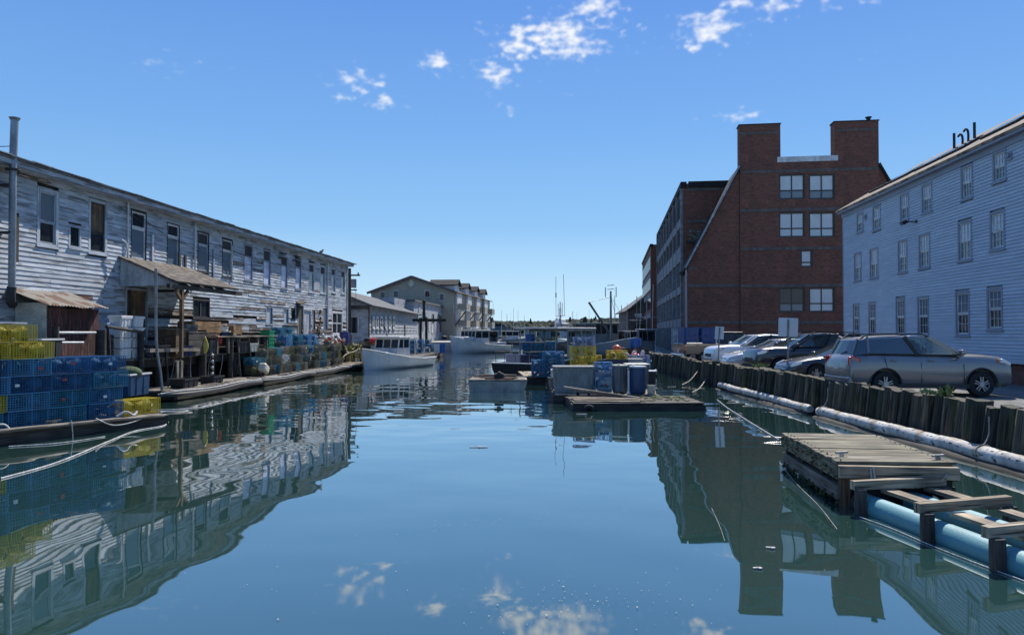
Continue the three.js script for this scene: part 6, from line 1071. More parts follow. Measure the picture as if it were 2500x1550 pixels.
// ---------------------------------------------------------------- centre floats
{
  const a = onY(1398, 1004, 0), b = onY(1716, 1000, 0), dx = b.x - a.x;
  const o = plankFloat('dark_float', 'low black timber float in the middle of the slip', [a.x, 0, a.z], 0.02, dx, 2.6, 0.24, [M.darkWood, M.wetWood, M.darkWood], { along: true, thick: 0.34 });
  mesh('bumper_tyre', place(new THREE.TorusGeometry(0.13, 0.06, 8, 18), [0.5, 0.02, 0.06]), M.rubber, o);
  for (let i = 0; i < 7; i++) mesh('loose_plank', bx(1.9 + rr(-0.3, 0.5), 0.04, 0.17, [1.15 + rr(-0.1, 0.1), 0.27 + 0.03 * (i % 2), -0.3 - i * 0.2], [0, -0.1 + rr(-0.06, 0.06), 0]), M.deckWood[i % 3], o);
  mesh('loose_plank', beam([-0.1, 0.6, -1.9], [2.3, 0.30, -1.1], 0.12, 0.06), M.oldWood[2], o); mesh('loose_plank', beam([0.1, 0.52, -2.1], [2.0, 0.29, -1.3], 0.1, 0.06), M.oldWood[0], o);
  const moss = []; for (let i = 0; i < 60; i++) moss.push(rb(rr(0.05, 0.16), rr(0.02, 0.05), rr(0.05, 0.14), 0.012, [rr(1.8, 3.9), 0.255, rr(-2.4, -0.6)], [0, rr(0, 3), 0])); mesh('weed', moss, mat([0.13, 0.15, 0.05], 0.95), o).userData.kind = 'stuff';
  // floats behind it
  const p2 = onY(1345, 975, 0); plankFloat('gear_float', 'broad grey float loaded with bins, drums and trap stacks', [p2.x, 0, -25.4], -0.03, 3.7, 15, 0.3, M.oldWood, { step: 0.3 });
  const p3 = onY(1285, 935, 0); plankFloat('side_float', 'pale plank float between barge and gear float', [p3.x - 0.1, 0, p3.z + 0.6], 0.06, 1.0, 4.6, 0.34, M.deckWood, { along: false });
}
{ // grey barge
  const a = onY(1143, 957, 0), b = onY(1287, 955, 0), L = b.x - a.x, o = thing('work_barge', 'small grey flat barge littered with rusty planks', 'barge', [a.x, 0, a.z], 0.0), side = mat([0.40, 0.39, 0.34], 0.7, { map: T.stain });
  mesh('hull', prism([[0.12, -0.3], [L - 0.2, -0.3], [L, 0.45], [-0.02, 0.42]], -2.4, 0, 0.03), side, o); mesh('deck', bx(L - 0.1, 0.04, 2.3, [L / 2, 0.46, -1.2]), M.oldWood[0], o);
  mesh('rail_timber', [bx(L, 0.07, 0.12, [L / 2, 0.47, -0.06]), bx(L, 0.07, 0.12, [L / 2, 0.48, -2.3])], M.oldWood[2], o);
  for (let i = 0; i < 8; i++) mesh('loose_plank', bx(rr(0.9, 1.9), 0.05, 0.14, [L / 2 + rr(-0.3, 0.3), 0.52 + 0.045 * (i % 3), -0.3 - i * 0.24], [0, rr(-0.25, 0.25), rr(-0.02, 0.02)]), [M.redBoard[1], M.oldWood[2], M.darkWood, M.deckWood[0]][i % 4], o);
  mesh('winch', [rb(0.4, 0.22, 0.35, 0.05, [L * 0.52, 0.62, -0.5]), cy(0.1, 0.1, 0.5, [L * 0.52, 0.7, -0.5], [Math.PI / 2, 0, 0], 10)], M.dark, o);
}
{
  const Y = 0.31, g = (u, d) => { const p = atD(u, 900, d); return [p.x, Y, -d]; }, wN = (a, b, d) => (b - a) * d / F;
  tub('bait_bin', 'large grey insulated bait bin streaked with green grime', 'bin', [g(1403, 26.2)[0], Y, -26.7], 0, wN(1352, 1454, 26.2), 0.86, 1.1, mat([0.27, 0.285, 0.27], 0.6, { map: T.stain }), { lid: PL.grey, ribs: 0 });
  const t0 = g(1475, 26.1); trap('paleBlue', [t0[0], Y + 0.02, -26.4], 0, 'pale blue trap at the foot of the bag filled trap column', undefined, { L: 0.58, W: 0.5, H: 0.52 }); trap('paleBlue', [t0[0], Y + 0.56, -26.4], 0.05, 'pale blue trap topping the bag filled trap column', undefined, { L: 0.58, W: 0.5, H: 0.5 });
  for (const [y, m, l] of [[0.12, plastic([0.30, 0.36, 0.28]), 'grey green bag inside the lower pale blue trap'], [0.32, PL.cream, 'cream bag inside the lower pale blue trap'], [0.68, plastic([0.50, 0.42, 0.38]), 'pinkish bag inside the upper pale blue trap']]) { const b = mesh('bait_bag', rb(0.46, 0.16, 0.38, 0.07, [0, 0, 0], null, 3), m); b.position.set(t0[0], Y + y, -26.4); tag(b, l, 'bag'); }
  drum('grey tapered barrel with cream top between traps and blue drum', g(1514, 26.0), 0.27, 0.95, PL.grey, { lid: PL.cream }); drum('tall dark blue drum with white rim on the float', g(1557, 25.7), 0.285, 0.92, PL.blue, { lid: PL.white });
  drum('short cream bucket beside the tall blue drum', g(1590, 25.6), 0.15, 0.3, PL.cream, { tapered: true, name: 'bucket' });
  { const p = g(1535, 25.6), o = thing('foam_pole', 'white foam pole standing between the two drums', 'pole', p); mesh('pole', cy(0.035, 0.035, 0.8, [0, 0.4, 0], null, 8), PL.white, o); mesh('base', cy(0.06, 0.07, 0.05, [0, 0.025, 0], null, 8), PL.white, o); }
  tub('bait_bin', 'mid grey bin stacked behind the blue drum', 'bin', g(1554, 29), 0, 0.85, 0.85, 0.9, PL.grey, { lid: PL.cream }); tub('bait_bin', 'pinkish grey tub behind the cream topped barrel', 'bin', g(1505, 28.5), 0.05, 0.8, 0.7, 0.8, plastic([0.34, 0.29, 0.28]), { lid: PL.grey });
  tub('bait_bin', 'dark navy bin with open top before the yellow trap', 'bin', g(1495, 31.5), 0, 1.25, 0.95, 0.9, PL.navy); tub('bait_bin', 'small light grey bin at the navy bin right', 'bin', g(1549, 31.4), 0, 0.62, 0.95, 0.8, plastic([0.33, 0.34, 0.35]), { lid: PL.grey });
  trap('yellow', [g(1506, 31.5)[0], Y + 0.98, -31.5], 0.1, 'worn yellow trap lying on the navy bin', undefined, { L: 0.8 }); trap('lilac', [g(1560, 33)[0], Y + 0.6, -33], 0.04, 'mauve trap full of coiled line on grey bins', undefined, { L: 0.88, H: 0.5 }); tub('bait_bin', 'hidden grey bin carrying the mauve trap', 'bin', g(1560, 33), 0, 0.85, 0.58, 0.7, PL.grey);
  const lY = 'bright yellow trap in the stack on the gear float', gy = 'yellow traps on the gear float';
  for (let k = 0; k < 3; k++) { trap('yellow', [g(1423, 30.5)[0], Y + 0.38 + k * 0.4, -30.5], 0.03 + rr(-0.05, 0.05), lY, gy, { L: 1.0 }); if (k < 2) trap('yellow', [g(1440, 31.3)[0], Y + 0.38 + k * 0.4, -31.4], rr(-0.05, 0.05), lY, gy, { L: 1.0 }); }
  trap('lilac', [g(1425, 30.8)[0], Y + 1.58, -30.7], 0.02, 'faded mauve trap capping the yellow stack', undefined, { L: 0.85, H: 0.34 });
  trap('grey', [g(1408, 30.2)[0], Y + 0.02, -30.3], 0.2, 'pale grey trap under the yellow stack', undefined, { L: 0.6, H: 0.34 }); trap('olive', [g(1440, 30.2)[0], Y + 0.02, -30.3], -0.1, 'olive trap under the yellow stack', undefined, { L: 0.6, H: 0.34 });
  for (let c = 0; c < 2; c++) for (let k = 0; k < (c ? 3 : 2); k++) for (let q = 0; q < 2; q++) trap('blue', [g(c ? 1351 : 1314, 35)[0], Y + 0.03 + k * 0.4, -35 - q * 0.56], rr(-0.04, 0.04), 'blue trap in the block beside the yellow stack', 'blue traps on the gear float', { L: c ? 1.02 : 0.6 });
  { const p = g(1368, 29.5), o = thing('covered_skiff', 'upturned brown skiff with white tarp on the float', 'skiff', p); mesh('hull', rb(0.95, 0.22, 0.6, 0.08, [0, 0.11, 0]), M.redBoard[1], o); mesh('tarp', prism([[-0.4, 0.2], [0.48, 0.2], [0.46, 0.34], [0.1, 0.33]], -0.35, 0.35, 0.03), PL.white, o); }
  // buoys and odd gear beyond
  const bl = [PL.orange, PL.white, PL.bright, PL.red, PL.yellow, PL.green], nm = ['orange', 'white', 'blue', 'red', 'yellow', 'green'];
  for (let i = 0; i < 26; i++) { const d = 34 + rr(0, 4), u = 1492 + rr(0, 85), p = atD(u, 850, d); buoy([p.x, Y + 0.3 + 0.6 * rnd(), -d], bl[i % 6], bl[(i * 5 + 1) % 6], `${nm[i % 6]} and ${nm[(i * 5 + 1) % 6]} trap buoy heaped behind the bins`, 'buoys heaped on the gear float', 1.3); }
  slatBox('grey gear rack holding buoys behind the bins', g(1535, 37), 0, 1.8, 1.3, 1.2, M.darkWood, { n: 5 }); slatBox('long dark crate at the back of the gear float', g(1500, 38.5), 0, 2.0, 0.9, 1.0, M.darkWood, { n: 4 });
  drum('bright blue drum at the back of the gear float', [g(1551, 37.4)[0], Y + 1.31, -37.2], 0.28, 0.5, PL.bright); 
  { const o = mesh('marker_ball', place(new THREE.SphereGeometry(0.22, 16, 12), [0, 0.2, 0]), PL.orange); o.position.set(atD(1503, 836, 36)[('x')], Y + 1.1, -35.6); tag(o, 'round orange marker ball above the dark crate', 'buoy'); }
  { const o = mesh('marker_ball', place(new THREE.SphereGeometry(0.14, 16, 12), [0, 0.12, 0]), PL.white); o.position.set(atD(1514, 841, 34)['x'], Y + 1.0, -33.4); tag(o, 'round white marker ball beside the yellow trap', 'buoy'); }
  // small odds and ends among the bins
  const odd = [[1362, 31.5, 'white', 0.5], [1366, 28.2, 'grey', 0.4], [1462, 33.5, 'grey', 0.9], [1585, 30.5, 'black', 0.5], [1470, 29.2, 'navy', 0.6], [1392, 28.4, 'cream', 0.35], [1440, 28.2, 'white', 0.4], [1572, 34.5, 'teal', 0.8]];
  odd.forEach(([u, d, c, h], i) => tub('fish_tote', `${{ white: 'white', grey: 'grey', black: 'black', navy: 'navy', cream: 'cream', teal: 'teal' }[c]} fish tote ${['left of the brown skiff', 'behind the large bait bin', 'behind the yellow stack', 'at the float edge by pile wall', 'behind the bag filled traps', 'between bait bin and yellow stack', 'right of the olive trap', 'beside the mauve trap'][i]}`, 'tote', g(u, d), rr(-0.3, 0.3), rr(0.5, 0.8), h, rr(0.4, 0.6), PL[c], { lid: i % 3 ? null : PL.white }));
  for (let i = 0; i < 7; i++) { const p = g(1365 + i * 31, 27.9 + (i % 3) * 0.5), pts = []; for (let k = 0; k <= 40; k++) { const w = k * 0.62, r = 0.12 + 0.05 * noise.noise(k * 0.3, i, 2); pts.push([Math.cos(w) * r, 0.02 + k * 0.003, Math.sin(w) * r]); } const o = mesh('rope_coil', tube(pts, 0.016, 120, 5), [M.rope, M.whiteRope, PL.orange, PL.teal][i % 4]); o.position.set(...p); tag(o, `${['tan', 'white', 'orange', 'teal'][i % 4]} rope coil lying among the bins on the gear float`, 'rope', 'rope coils on the gear float'); }
  // skiff at the pile wall's far end
  { const c = onY(1600, 862, 0); const s = boat('skiff', 'teal flat skiff tied at the far end of the pile wall', [6.9, 0, -47], Math.PI / 2 + 0.1, { L: 4.6, B: 1.7, hull: PL.teal, sheer: [0.7, 0.7, 0.75, 0.85, 1.0], deck: M.dark }); mesh('thwart', [bx(0.3, 0.05, 1.4, [-0.8, 0.66, 0]), bx(0.3, 0.05, 1.4, [0.6, 0.68, 0])], M.oldWood[1], s); }
  for (const [u, v] of [[1600, 895], [1612, 905], [1597, 918], [1590, 900], [1605, 880]]) { const p = onY(u, v, 0); buoy([p.x, 0.02, p.z], PL.white, PL.white, 'white float bobbing between gear float and pile wall', 'white floats by the pile wall', 1.1); }
}
// blue crates in the pickup bed
for (let c = 0; c < 2; c++) for (let r = 0; r < 3; r++) tub('fish_crate', 'deep blue fish crate stacked in the pickup bed', 'crate', V(-2.15 + c * 0.95 - 0.05, 0.66 + r * 0.47, 0).applyEuler(new THREE.Euler(0, 0.12, 0)).add(V(WALLX + 0.3 + 2.75, LOT, -42.6)), 0.12, 0.92, 0.46, 1.3, plastic([0.012, 0.075, 0.25]), { group: 'blue crates in the pickup' });
// ---------------------------------------------------------------- buildings farther along the left shore
function gabled(name, label, fr, L, D, eave, rise, wallM, roofM, opts = {}) {
  // x along the eave side, z out of it; ridge along x
  const o = thing(name, label, 'building', [fr.x, fr.y, fr.z], fr.t), ov = opts.over ?? 0.3;
  mesh('wall', wallBox(L, eave, D, [L / 2, eave / 2, -D / 2]), wallM, o);
  const gb = x => { const g = prism([[-D, eave - 0.01], [0, eave - 0.01], [-D / 2, eave + rise]], 0, 0.12).applyMatrix4(new THREE.Matrix4().makeBasis(V(0, 0, 1), V(0, 1, 0), V(1, 0, 0)).setPosition(x, 0, 0)); g.computeVertexNormals(); const p = g.attributes.position, uv = g.attributes.uv; for (let i = 0; i < p.count; i++) uv.setXY(i, p.getZ(i), p.getY(i)); return g; };
  mesh('gable', [gb(0.002), gb(L - 0.122)], wallM, o);
  const sl = Math.hypot(D / 2 + ov, rise * (D / 2 + ov) / (D / 2)), a = Math.atan2(rise, D / 2), y = eave + rise / 2 - (ov / 2) * rise / (D / 2) + 0.06;
  for (const k of [1, -1]) { const g = new THREE.BoxGeometry(L + 2 * ov, 0.14, sl), p = g.attributes.position, uv = g.attributes.uv; for (let i = 0; i < p.count; i++) uv.setXY(i, p.getX(i), p.getZ(i)); mesh('roof', place(g, [L / 2, y, -D / 2 + k * (D / 4 + ov / 2)], [k * a, 0, 0]), roofM, o); }
  return o;
}
const siding2 = [[0.55, 0.57, 0.60], [0.48, 0.50, 0.53]].map(c => mat(c, 0.8, { map: T.peel }));
{ // long low shed with six windows
  const c0 = atD(898, 800, 61), far = atD(1018, 800, 93), d = far.clone().sub(c0), deg = Math.atan2(-d.z, d.x) * 180 / Math.PI, L = Math.hypot(d.x, d.z), fr = frame(c0.x, WHARF, c0.z, deg), ev = onWall(fr, 905, 745)[1];
  const o = gabled('net_shed', 'long low pale shed with six tall windows past the warehouse', fr, L, 7.5, ev, 1.5, siding2[0], M.tarRoof, { over: 0.5 });
  for (const [uL, uR] of [[906, 912], [915, 921], [925, 931], [936, 941], [946, 951], [956, 961]]) { const a = onWall(fr, uL, 790)[0], b = onWall(fr, uR, 790)[0], y1 = onWall(fr, uL, 772)[1], y0 = onWall(fr, uL, 802)[1]; win(o, a, y0, b - a, y1 - y0, { casing: M.white, cw: 0.2, panes: [M.glassMid, M.glassMid], sash: null, proud: 0.13, depth: 0.10 }); }
  for (let y = 0.3; y < ev; y += 0.32) mesh('clapboard', place(board(L, 0.33, 0.05), [L / 2, y, 0.02]), siding2[1], o).visible = true;
  // gable end facing the camera: porch roof, window and boards
  const e = (u, v, d2) => { const p = atD(u, v, d2); const q = p.sub(V(fr.x, fr.y, fr.z)); return [q.dot(fr.X), q.y, q.dot(fr.Z)]; };
  for (const z of [-1.2, -3.0]) mesh('window', [bx(0.06, 1.5, 0.9, [-0.04, 1.5, z])], M.white, o), mesh('pane', bx(0.04, 1.3, 0.7, [-0.08, 1.5, z]), M.glass, o);
  mesh('porch_beam', beam([-0.5, ev - 0.25, 0.2], [-0.5, ev - 0.1, -6], 0.15, 0.3), M.darkWood, o); mesh('downpipe', bar([-0.1, 0, 0.1], [-0.1, ev, 0.1], 0.06, 6), M.brownWood, o);
}
{ // patched store beyond with a gantry in front
  const c0 = atD(1010, 800, 92), far = atD(1078, 800, 112), d = far.clone().sub(c0), deg = Math.atan2(-d.z, d.x) * 180 / Math.PI, L = Math.hypot(d.x, d.z), fr = frame(c0.x, 1.2, c0.z, deg), h = onWall(fr, 1020, 738)[1];
  const o = thing('patched_store', 'white patched flat roofed store with streaked walls behind the gantry', 'building', [fr.x, fr.y, fr.z], fr.t);
  mesh('wall', wallBox(L, h, 14, [L / 2, h / 2, -7]), siding2[0], o); mesh('roof', bx(L + 0.5, 0.25, 14.5, [L / 2, h + 0.12, -7]), M.tarRoof, o); mesh('wall', wallBox(6, h + 0.2, 14, [-3.1, (h + 0.2) / 2, -8]), siding2[1], o);
  for (let i = 0; i < 9; i++) mesh('wall_panel', bx(rr(0.7, 1.6), rr(1.2, h * 0.8), 0.06, [1.2 + i * (L - 2.4) / 8, h * rr(0.4, 0.55), 0.03]), [M.white, siding2[1], M.trimGrey, M.redBoard[1], M.cream][i % 5], o);
  for (let i = 0; i < 4; i++) mesh('window', bx(0.9, 1.3, 0.08, [2.5 + i * (L - 5) / 3, h * 0.62, 0.06]), M.glass, o);
  const G = thing('gantry_hoist', 'black timber gantry hoist standing before the patched store', 'hoist', atD(1048, 840, 82).setY(1.2)); const s = 82 / F;
  mesh('beam', bx(82 * s, 0.32, 0.3, [0, (840 - 771) * s - 0.6, 0]), M.wetWood, G); mesh('post', [bx(0.28, 3.2, 0.28, [-0.95, 1.2, 0.3]), bx(0.28, 3.2, 0.28, [-0.3, 1.2, 0.3])], M.wetWood, G); mesh('mast', [bx(0.28, 2.0, 0.28, [-0.6, 3.5, 0]), place(new THREE.SphereGeometry(0.22, 12, 8), [-0.6, 4.6, 0])], M.wetWood, G);
}
{ // beige building with dormers and balconies
  const d0 = 112, a = atD(899, 713, d0), b = atD(1108, 713, d0), apex = atD(1001, 677, d0), w = b.x - a.x, fr = frame(b.x, 1.2, -d0, 83), ev = a.y - 1.2 + 0.1, beige = mat([0.40, 0.36, 0.28], 0.8, { map: T.faint });
  const L = 36, o = gabled('harbour_condos', 'beige gabled building with round louvre, dormers and stacked balconies', fr, L, w, ev, apex.y - a.y, beige, M.shingle, { over: 0.5 });
  for (const [u, v, m] of [[927, 720, M.glass], [961, 717, M.glass], [1041, 717, M.redBoard[0]], [1077, 725, M.glass]]) { const p = atD(u, v, d0 - 0.1), q = p.sub(V(fr.x, fr.y, fr.z)); const W = mesh('window', bx(0.1, 1.15, 0.85, [q.dot(fr.X) * 0 - 0.04, q.y, q.dot(fr.Z)]), M.white, o); mesh('pane', bx(0.06, 0.95, 0.68, [-0.08, q.y, q.dot(fr.Z)]), m, W); }
  { const p = atD(1001, 691, d0), q = p.sub(V(fr.x, fr.y, fr.z)); mesh('louvre', cy(0.5, 0.5, 0.12, [-0.04, q.y, q.dot(fr.Z)], [0, 0, Math.PI / 2], 20), M.cream, o); }
  mesh('rake_board', [beam([-0.52, ev - 0.2, 0.5], [-0.52, ev + apex.y - a.y + 0.05, -w / 2], 0.1, 0.35), beam([-0.52, ev - 0.2, -w - 0.5], [-0.52, ev + apex.y - a.y + 0.05, -w / 2], 0.1, 0.35)], M.stone, o);
  for (let i = 0; i < 4; i++) {
    const x = 3 + i * 8.8, D = mesh('dormer', [wallBox(3.0, 1.5, 4.0, [x, ev + 0.45, -2.1])], M.white, o);
    mesh('dormer_roof', [beam([x - 1.8, ev + 1.05, -2.0], [x + 0.02, ev + 1.95, -2.0], 4.6, 0.16), beam([x + 1.8, ev + 1.05, -2.0], [x - 0.02, ev + 1.95, -2.0], 4.6, 0.16)], M.darkRoof, D);
    for (const y of [0.62, 0.28]) { const B = mesh('balcony', bx(3.2, 0.18, 1.7, [x, ev * y, 0.85]), M.white, o); mesh('railing', [bx(3.2, 0.9, 0.06, [x, ev * y + 0.55, 1.68]), bx(0.06, 0.9, 1.6, [x - 1.6, ev * y + 0.55, 0.85]), bx(0.06, 0.9, 1.6, [x + 1.6, ev * y + 0.55, 0.85])], beige, B); mesh('door_pane', bx(2.4, 2.0, 0.05, [x, ev * y + 1.1, 0.03]), M.glass, o); }
    mesh('bay', wallBox(3.8, ev, 0.3, [x, ev / 2, 0.16]), M.white, o); mesh('brace', beam([x - 2.5, ev * 0.3, 0.1], [x - 1.7, ev * 0.6, 1.6], 0.15, 0.15), M.darkWood, o);
  }
}
{ // wharf ground carrying on under those buildings
  const g = prism([[-120, -92], [-7.4, -92], [-5.2, -118], [-4.2, -150], [-120, -150]].map(([x, z]) => [x, -z]), 0, 1.15); g.rotateX(-Math.PI / 2); struct('far_quay', g, M.concrete);
}
{ // utility pole with transformer behind the warehouse
  const d = 60, p = atD(853, 660, d), P = thing('utility_pole', 'utility pole with transformer can behind the warehouse end', 'pole', [p.x, WHARF, -d]); const y = v => atD(853, v, d).y - WHARF;
  mesh('pole', cy(0.12, 0.16, y(655), [0, y(655) / 2, 0], null, 10), M.darkWood, P); mesh('crossarm', [bx(1.3, 0.12, 0.12, [0.2, y(672), 0]), bx(1.0, 0.1, 0.1, [0.1, y(708), 0])], M.darkWood, P); mesh('transformer', cy(0.24, 0.24, 0.7, [0.32, y(692), 0], null, 14), M.greyMetal, P);
  mesh('insulator', [cy(0.05, 0.07, 0.18, [0.7, y(672) + 0.14, 0], null, 8), cy(0.05, 0.07, 0.18, [-0.2, y(672) + 0.14, 0], null, 8)], M.dark, P); mesh('drop_wire', tube([[0.32, y(692), 0.1], [0.55, y(720), 0.1], [0.4, y(745), 0.1]], 0.015, 12, 4), M.black, P);
}
// traps and gear on the far left quay
{
  for (let i = 0; i < 9; i++) { const d = 66 + (i % 3) * 2.2, p = atD(1000 + (i % 3) * 20 + rr(-3, 3), 830, d); trap(i % 2 ? 'paleBlue' : 'teal', [p.x, 0.5 + Math.floor(i / 3) * 0.42, -d], rr(-0.3, 0.3), i % 2 ? 'pale blue trap stacked by the gantry hoist' : 'teal trap stacked by the gantry hoist', i % 2 ? 'pale blue traps by the gantry' : 'teal traps by the gantry', { L: 1.1, H: 0.4 }); }
  const p = onY(1030, 872, 0); plankFloat('far_float', 'grey float beyond the small white boat with red buoys', [-7.9, 0, -60], 1.5, 14, 2.2, 0.42, M.oldWood, {});
  const q = onY(1070, 868, 0); { const o = mesh('marker_ball', place(new THREE.SphereGeometry(0.4, 16, 12).scale(0.85, 1, 0.85), [0, 0.3, 0]), PL.orange); o.position.set(q.x, 0, q.z); tag(o, 'round red orange fender ball hanging on the far float', 'buoy'); }
  drum('bright blue drum on the far float', atD(1080, 842, 70.5).setY(0.42), 0.28, 0.9, PL.bright); tub('bait_bin', 'white bin beside the blue drum on the far quay', 'bin', atD(1071, 842, 72).setY(0.42), 0, 0.9, 0.8, 0.8, PL.white);
  { const c = onY(1000, 878, 0); const b = boat('dory', 'black dory nosed in behind the small white boat', [c.x - 0.6, 0, -58.5], -1.2, { L: 5, B: 1.9, hull: hullDark, sheer: [0.9, 0.9, 1.0, 1.2, 1.6], deck: M.dark }); mesh('engine_box', rb(0.9, 0.5, 0.7, 0.08, [-0.8, 1.1, 0]), M.redBoard[1], b); }
  for (const [u, v, d, m, l] of [[914, 812, 52, PL.red, 'red tarpaulin bundle behind the white lobster boat'], [900, 816, 53, M.dark, 'dark gear bundle left of the red tarpaulin'], [1085, 815, 84, M.dark, 'dark net bundle on the far quay by the white bin']]) { const p2 = atD(u, v, d), o = mesh('gear_bundle', place(new THREE.SphereGeometry(0.28, 16, 12), [0, 0, 0]), m), g = o.geometry.attributes.position; for (let i = 0; i < g.count; i++) { const k = 1 + 0.35 * noise.noise(g.getX(i) * 3, g.getY(i) * 3 + u, g.getZ(i) * 3); g.setXYZ(i, g.getX(i) * k * 1.3, g.getY(i) * k * 0.8, g.getZ(i) * k); } o.geometry.computeVertexNormals(); o.position.set(p2.x, WHARF + 0.3, p2.z); tag(o, l, 'bundle'); }
  slatBox('grey pallet stack carrying bundles behind the white boat', atD(905, 830, 53).setY(WHARF), WF.t, 1.6, 0.3, 1.2, M.oldWood[0]);
}
// ---------------------------------------------------------------- steel vessel with a mast and boom
{
  const c = onY(1462, 868, 0), o = boat('trawler', 'grey green steel trawler with tall mast and angled boom', [c.x + 0.5, 0, -76], -Math.PI / 2 + 0.5, { L: 11, B: 3.8, hull: hullGrey, sheer: [1.0, 1.0, 1.1, 1.4, 1.9], deck: M.dark });
  house(o, -3.2, 0.6, 2.8, 1.2, 3.3, mat([0.30, 0.36, 0.36], 0.6, { map: T.stain }), { windows: 4, slant: 0.2, openBack: false });
  const top = 2.45 + (810 - 712) * 76 / F; mesh('mast', [bar([1.2, 1.3, 0], [1.2, top, 0], 0.14, 8, 0.09), bx(1.1, 0.06, 0.06, [1.2, top + 0.2, 0]), bx(0.06, 1.0, 0.06, [0.7, top - 0.1, 0.3]), bx(0.06, 1.0, 0.06, [1.7, top - 0.1, -0.3]), bx(1.1, 0.06, 0.06, [1.2, top + 0.6, 0])], M.greyMetal, o);
  mesh('boom', [beam([1.2, 2.3, 0.2], [1.5, top - 1.2, 2.9], 0.14, 0.16), bar([1.5, top - 1.2, 2.9], [1.2, top - 0.6, 0], 0.03, 5)], M.greyMetal, o); mesh('stay', [bar([1.2, top - 0.5, 0], [5, 2.0, 0], 0.02, 4), bar([1.2, top - 0.5, 0], [0.4, 1.4, -2.0], 0.02, 4)], M.dark, o);
}
for (const [u, vT, d, l] of [[1497, 722, 120, 'thin pale mast beyond the trawler'], [1223, 757, 300, 'distant mast over the far cove'], [1252, 752, 300, 'second distant mast over the far cove'], [1437, 756, 300, 'distant mast left of the trawler boom'], [1263, 758, 300, 'third faint mast over the far cove'], [1278, 770, 260, 'short faint mast near the boat aerials']]) {
  const p = atD(u, vT, d), s = boat('sailing_boat', l + ' on a small moored boat', [p.x, 0, -d], 0.4, { L: 5.5, B: 1.9, hull: hullGrey, sheer: [0.6, 0.6, 0.65, 0.75, 0.9] }); mesh('mast', bar([0.3, 0.7, 0], [0.3, p.y, 0], d > 200 ? 0.09 : 0.07, 6, 0.05), M.white, s);
}
// moored boats filling the end of the slip
for (const [u, d, L, turn, hm, l] of [[1196, 118, 9, 1.9, hullWhite, 'white moored boat beyond the larger lobster boat'], [1243, 150, 10, 0.4, hullGrey, 'grey moored boat across the end of the slip'], [1520, 92, 8, 1.2, hullWhite, 'white cabin boat beyond the buoy heap'], [1552, 74, 7, 1.7, hullDark, 'dark moored boat near the brick quay'], [1405, 128, 10, 0.2, hullGrey, 'grey boat lying beyond the yellow traps'], [1578, 60, 6, 1.5, hullWhite, 'small white boat tied by the far pile wall']]) {
  const p = atD(u, 840, d), o = boat('moored_boat', l, [p.x, 0, -d], turn, { L, B: L * 0.32, hull: hm, sheer: [0.8, 0.8, 0.95, 1.2, 1.6], deck: M.cream });
  house(o, -L * 0.12, L * 0.18, L * 0.22, 0.8, 2.3 + rr(0, 0.4), rnd() < 0.5 ? M.white : M.trimGrey, { windows: 3, slant: 0.25 });
  mesh('mast', [bar([-0.4, 2.3, 0], [-0.5, 4.5 + rr(0, 3), 0], 0.04, 6), bar([-0.5, 3.6, -0.8], [-0.5, 3.6, 0.8], 0.025, 5)], M.greyMetal, o); mesh('aerial', bar([0.2, 2.4, 0.5], [0.1, 5.5 + rr(0, 2), 0.6], 0.02, 5), M.white, o);
}
// ---------------------------------------------------------------- far right shed and far shore houses
{
  const d0 = 118, r = atD(1575, 728, d0), l = atD(1534, 757, d0), fr = frame(l.x, LOT, -d0 - 14, 96 - 180 + 0), o = thing('grey_boathouse', 'grey gabled boathouse at the end of the brick quay', 'building', [l.x, LOT, -d0], -0.05);
  const ev = l.y - LOT, W = 12, rise = (r.y - l.y) / (r.x - l.x) * W / 2; const g = prism([[0, 0], [W, 0], [W, ev], [W / 2, ev + rise], [0, ev]], -16, 0); const p = g.attributes.position, uv = g.attributes.uv; for (let i = 0; i < p.count; i++) uv.setXY(i, p.getX(i) + p.getZ(i), p.getY(i));
  mesh('wall', g, M.stone, o); const roofB = (x0, y0, x1, y1) => beam([x0, y0 + 0.1, -8], [x1, y1 + 0.1, -8], 17, 0.2); mesh('roof', roofB(-0.5, ev - rise / (W / 2) * 0.5, W / 2, ev + rise), M.tarRoof, o); mesh('roof', roofB(W + 0.5, ev - rise / (W / 2) * 0.5, W / 2, ev + rise), M.tarRoof, o);
  mesh('window', bx(1.1, 0.5, 0.1, [1.6, ev - 0.8, 0.04]), M.glassPale, o); mesh('door', bx(1.6, 2.4, 0.1, [1.6, 1.2, 0.04]), M.dark, o); mesh('balcony', bx(2.6, 0.2, 1.2, [2.2, ev * 0.55, 0.6]), M.darkWood, o);
}
struct('brick_quay', wallBox(70, 1.15, 60, [12 + 35, LOT - 0.6, -173]), M.concrete);
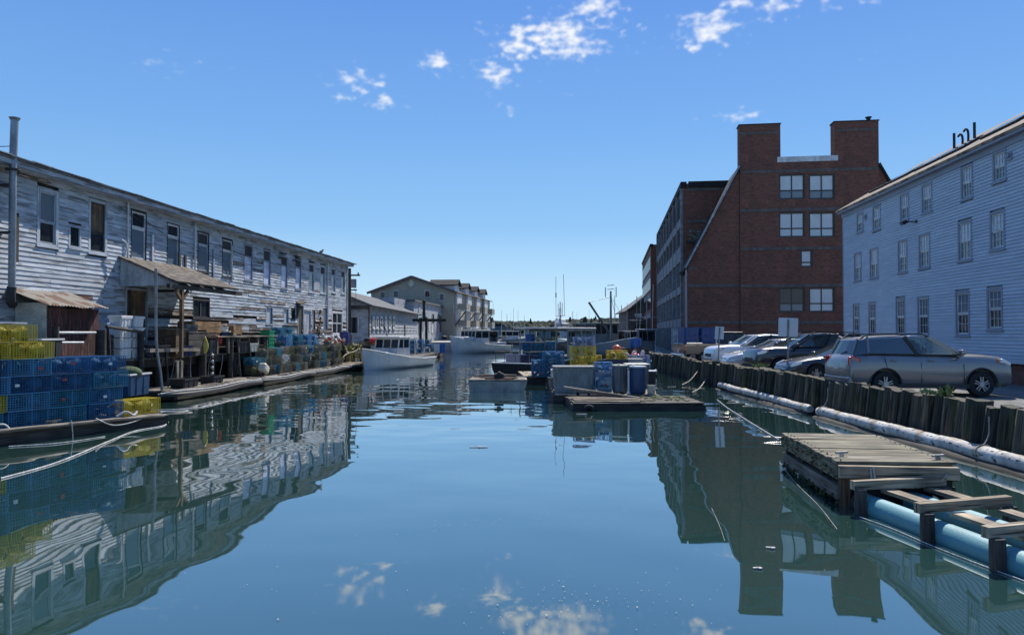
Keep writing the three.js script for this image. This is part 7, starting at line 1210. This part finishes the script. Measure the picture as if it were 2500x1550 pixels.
for (let i = 0; i < 9; i++) {
  const u = [1185, 1228, 1295, 1330, 1388, 1418, 1446, 1502, 1528][i], d = 742, p = atD(u, 803, d), c = [[0.42, 0.42, 0.40], [0.20, 0.24, 0.25], [0.45, 0.40, 0.33], [0.30, 0.30, 0.32], [0.55, 0.54, 0.52]][i % 5], w = [40, 14, 12, 10, 16, 11, 13, 18, 12][i], h = [8, 5, 4.5, 4, 5, 4, 5, 6, 5][i];
  const o = thing('shore_house', ['long grey green boat shed on the far shore', 'small dark house at the far shore waterline', 'tan house among far shore trees', 'grey cottage under the far wood', 'white house on the far shore behind yellow traps', 'pale cottage beyond the trawler boom', 'dark gabled house left of the trawler mast', 'broad tan house beyond the tall thin mast', 'grey house near the boathouse roof'][i], 'house', [p.x, 0.0, -d], rr(-0.3, 0.3));
  mesh('wall', wallBox(w, h + 1, 9, [0, h / 2, 0]), mat(i ? c : [0.16, 0.22, 0.23], 0.9, { map: T.faint }), o); const g = prism([[-w / 2 - 0.5, h], [w / 2 + 0.5, h], [0.3 * w, h + 3.0], [-0.3 * w, h + 3.0]], -5, 5); mesh('roof', g, i % 2 ? M.tarRoof : M.darkRoof, o); for (let k = 0; k < 3; k++) mesh('window', bx(1.2, 1.4, 0.15, [(k - 1) * w * 0.28, h * 0.55, 4.52]), M.glass, o);
}
// ---------------------------------------------------------------- scum and bits afloat
{
  const n = 260, fl = new THREE.InstancedMesh(new THREE.CircleGeometry(1, 7).rotateX(-Math.PI / 2), mat([0.34, 0.34, 0.31], 0.9), n), o = new THREE.Object3D();
  for (let i = 0; i < n; i++) {
    let u, v; const k = rnd();
    if (k < 0.42) { u = 1450 + 330 * (rnd() + rnd() + rnd() - 1.5); v = 1475 + 75 * (rnd() + rnd() - 1); } else if (k < 0.62) { u = 1000 + 640 * rnd(); v = 1262 - 40 * Math.sin((u - 1000) / 640 * 3.14 - 1.6) * 0.6 + 14 * (rnd() + rnd() - 1); } else if (k < 0.8) { u = 1560 + 700 * rnd(); v = 990 + 420 * rnd(); } else { u = 700 * rnd() + 700 * rnd(); v = 1000 + 520 * rnd(); }
    const p = onY(u, Math.max(960, v), 0.008), s = rr(0.002, 0.0055) * (rnd() < 0.05 ? 2.4 : 1); o.position.set(p.x, 0.018, p.z); o.scale.set(s * rr(0.8, 2.2), 1, s); o.rotation.y = rr(0, 6); o.updateMatrix(); fl.setMatrixAt(i, o.matrix);
  }
  fl.name = 'floating_scum'; fl.userData = { kind: 'stuff', label: 'pale flecks of scum and bits floating on the water', category: 'flotsam' }; scene.add(fl);
}
for (const [u, v, w, l] of [[1168, 1092, 0.5, 'thin pale stick floating in open water'], [1420, 1012, 0.4, 'white board scrap floating before the black float'], [1882, 1340, 0.13, 'crumpled wrapper floating in the brick reflection'], [1850, 1390, 0.12, 'short straw floating near the wrapper'], [1640, 945, 0.5, 'pale plank afloat beside pile wall'], [1600, 948, 0.3, 'whitish foam lump by the cream bucket']]) { const p = onY(u, v, 0); const o = mesh('flotsam', [rb(w * 0.8, 0.012, 0.035, 0.005, [0, 0.016, 0]), rb(w * 0.35, 0.014, 0.05, 0.006, [w * 0.15, 0.017, 0.012], [0, 0.4, 0])], M.whiteRope); o.position.set(p.x, 0, p.z); o.rotation.y = rr(-0.2, 0.2); tag(o, l, 'flotsam'); }
renderer.render(scene, camera);
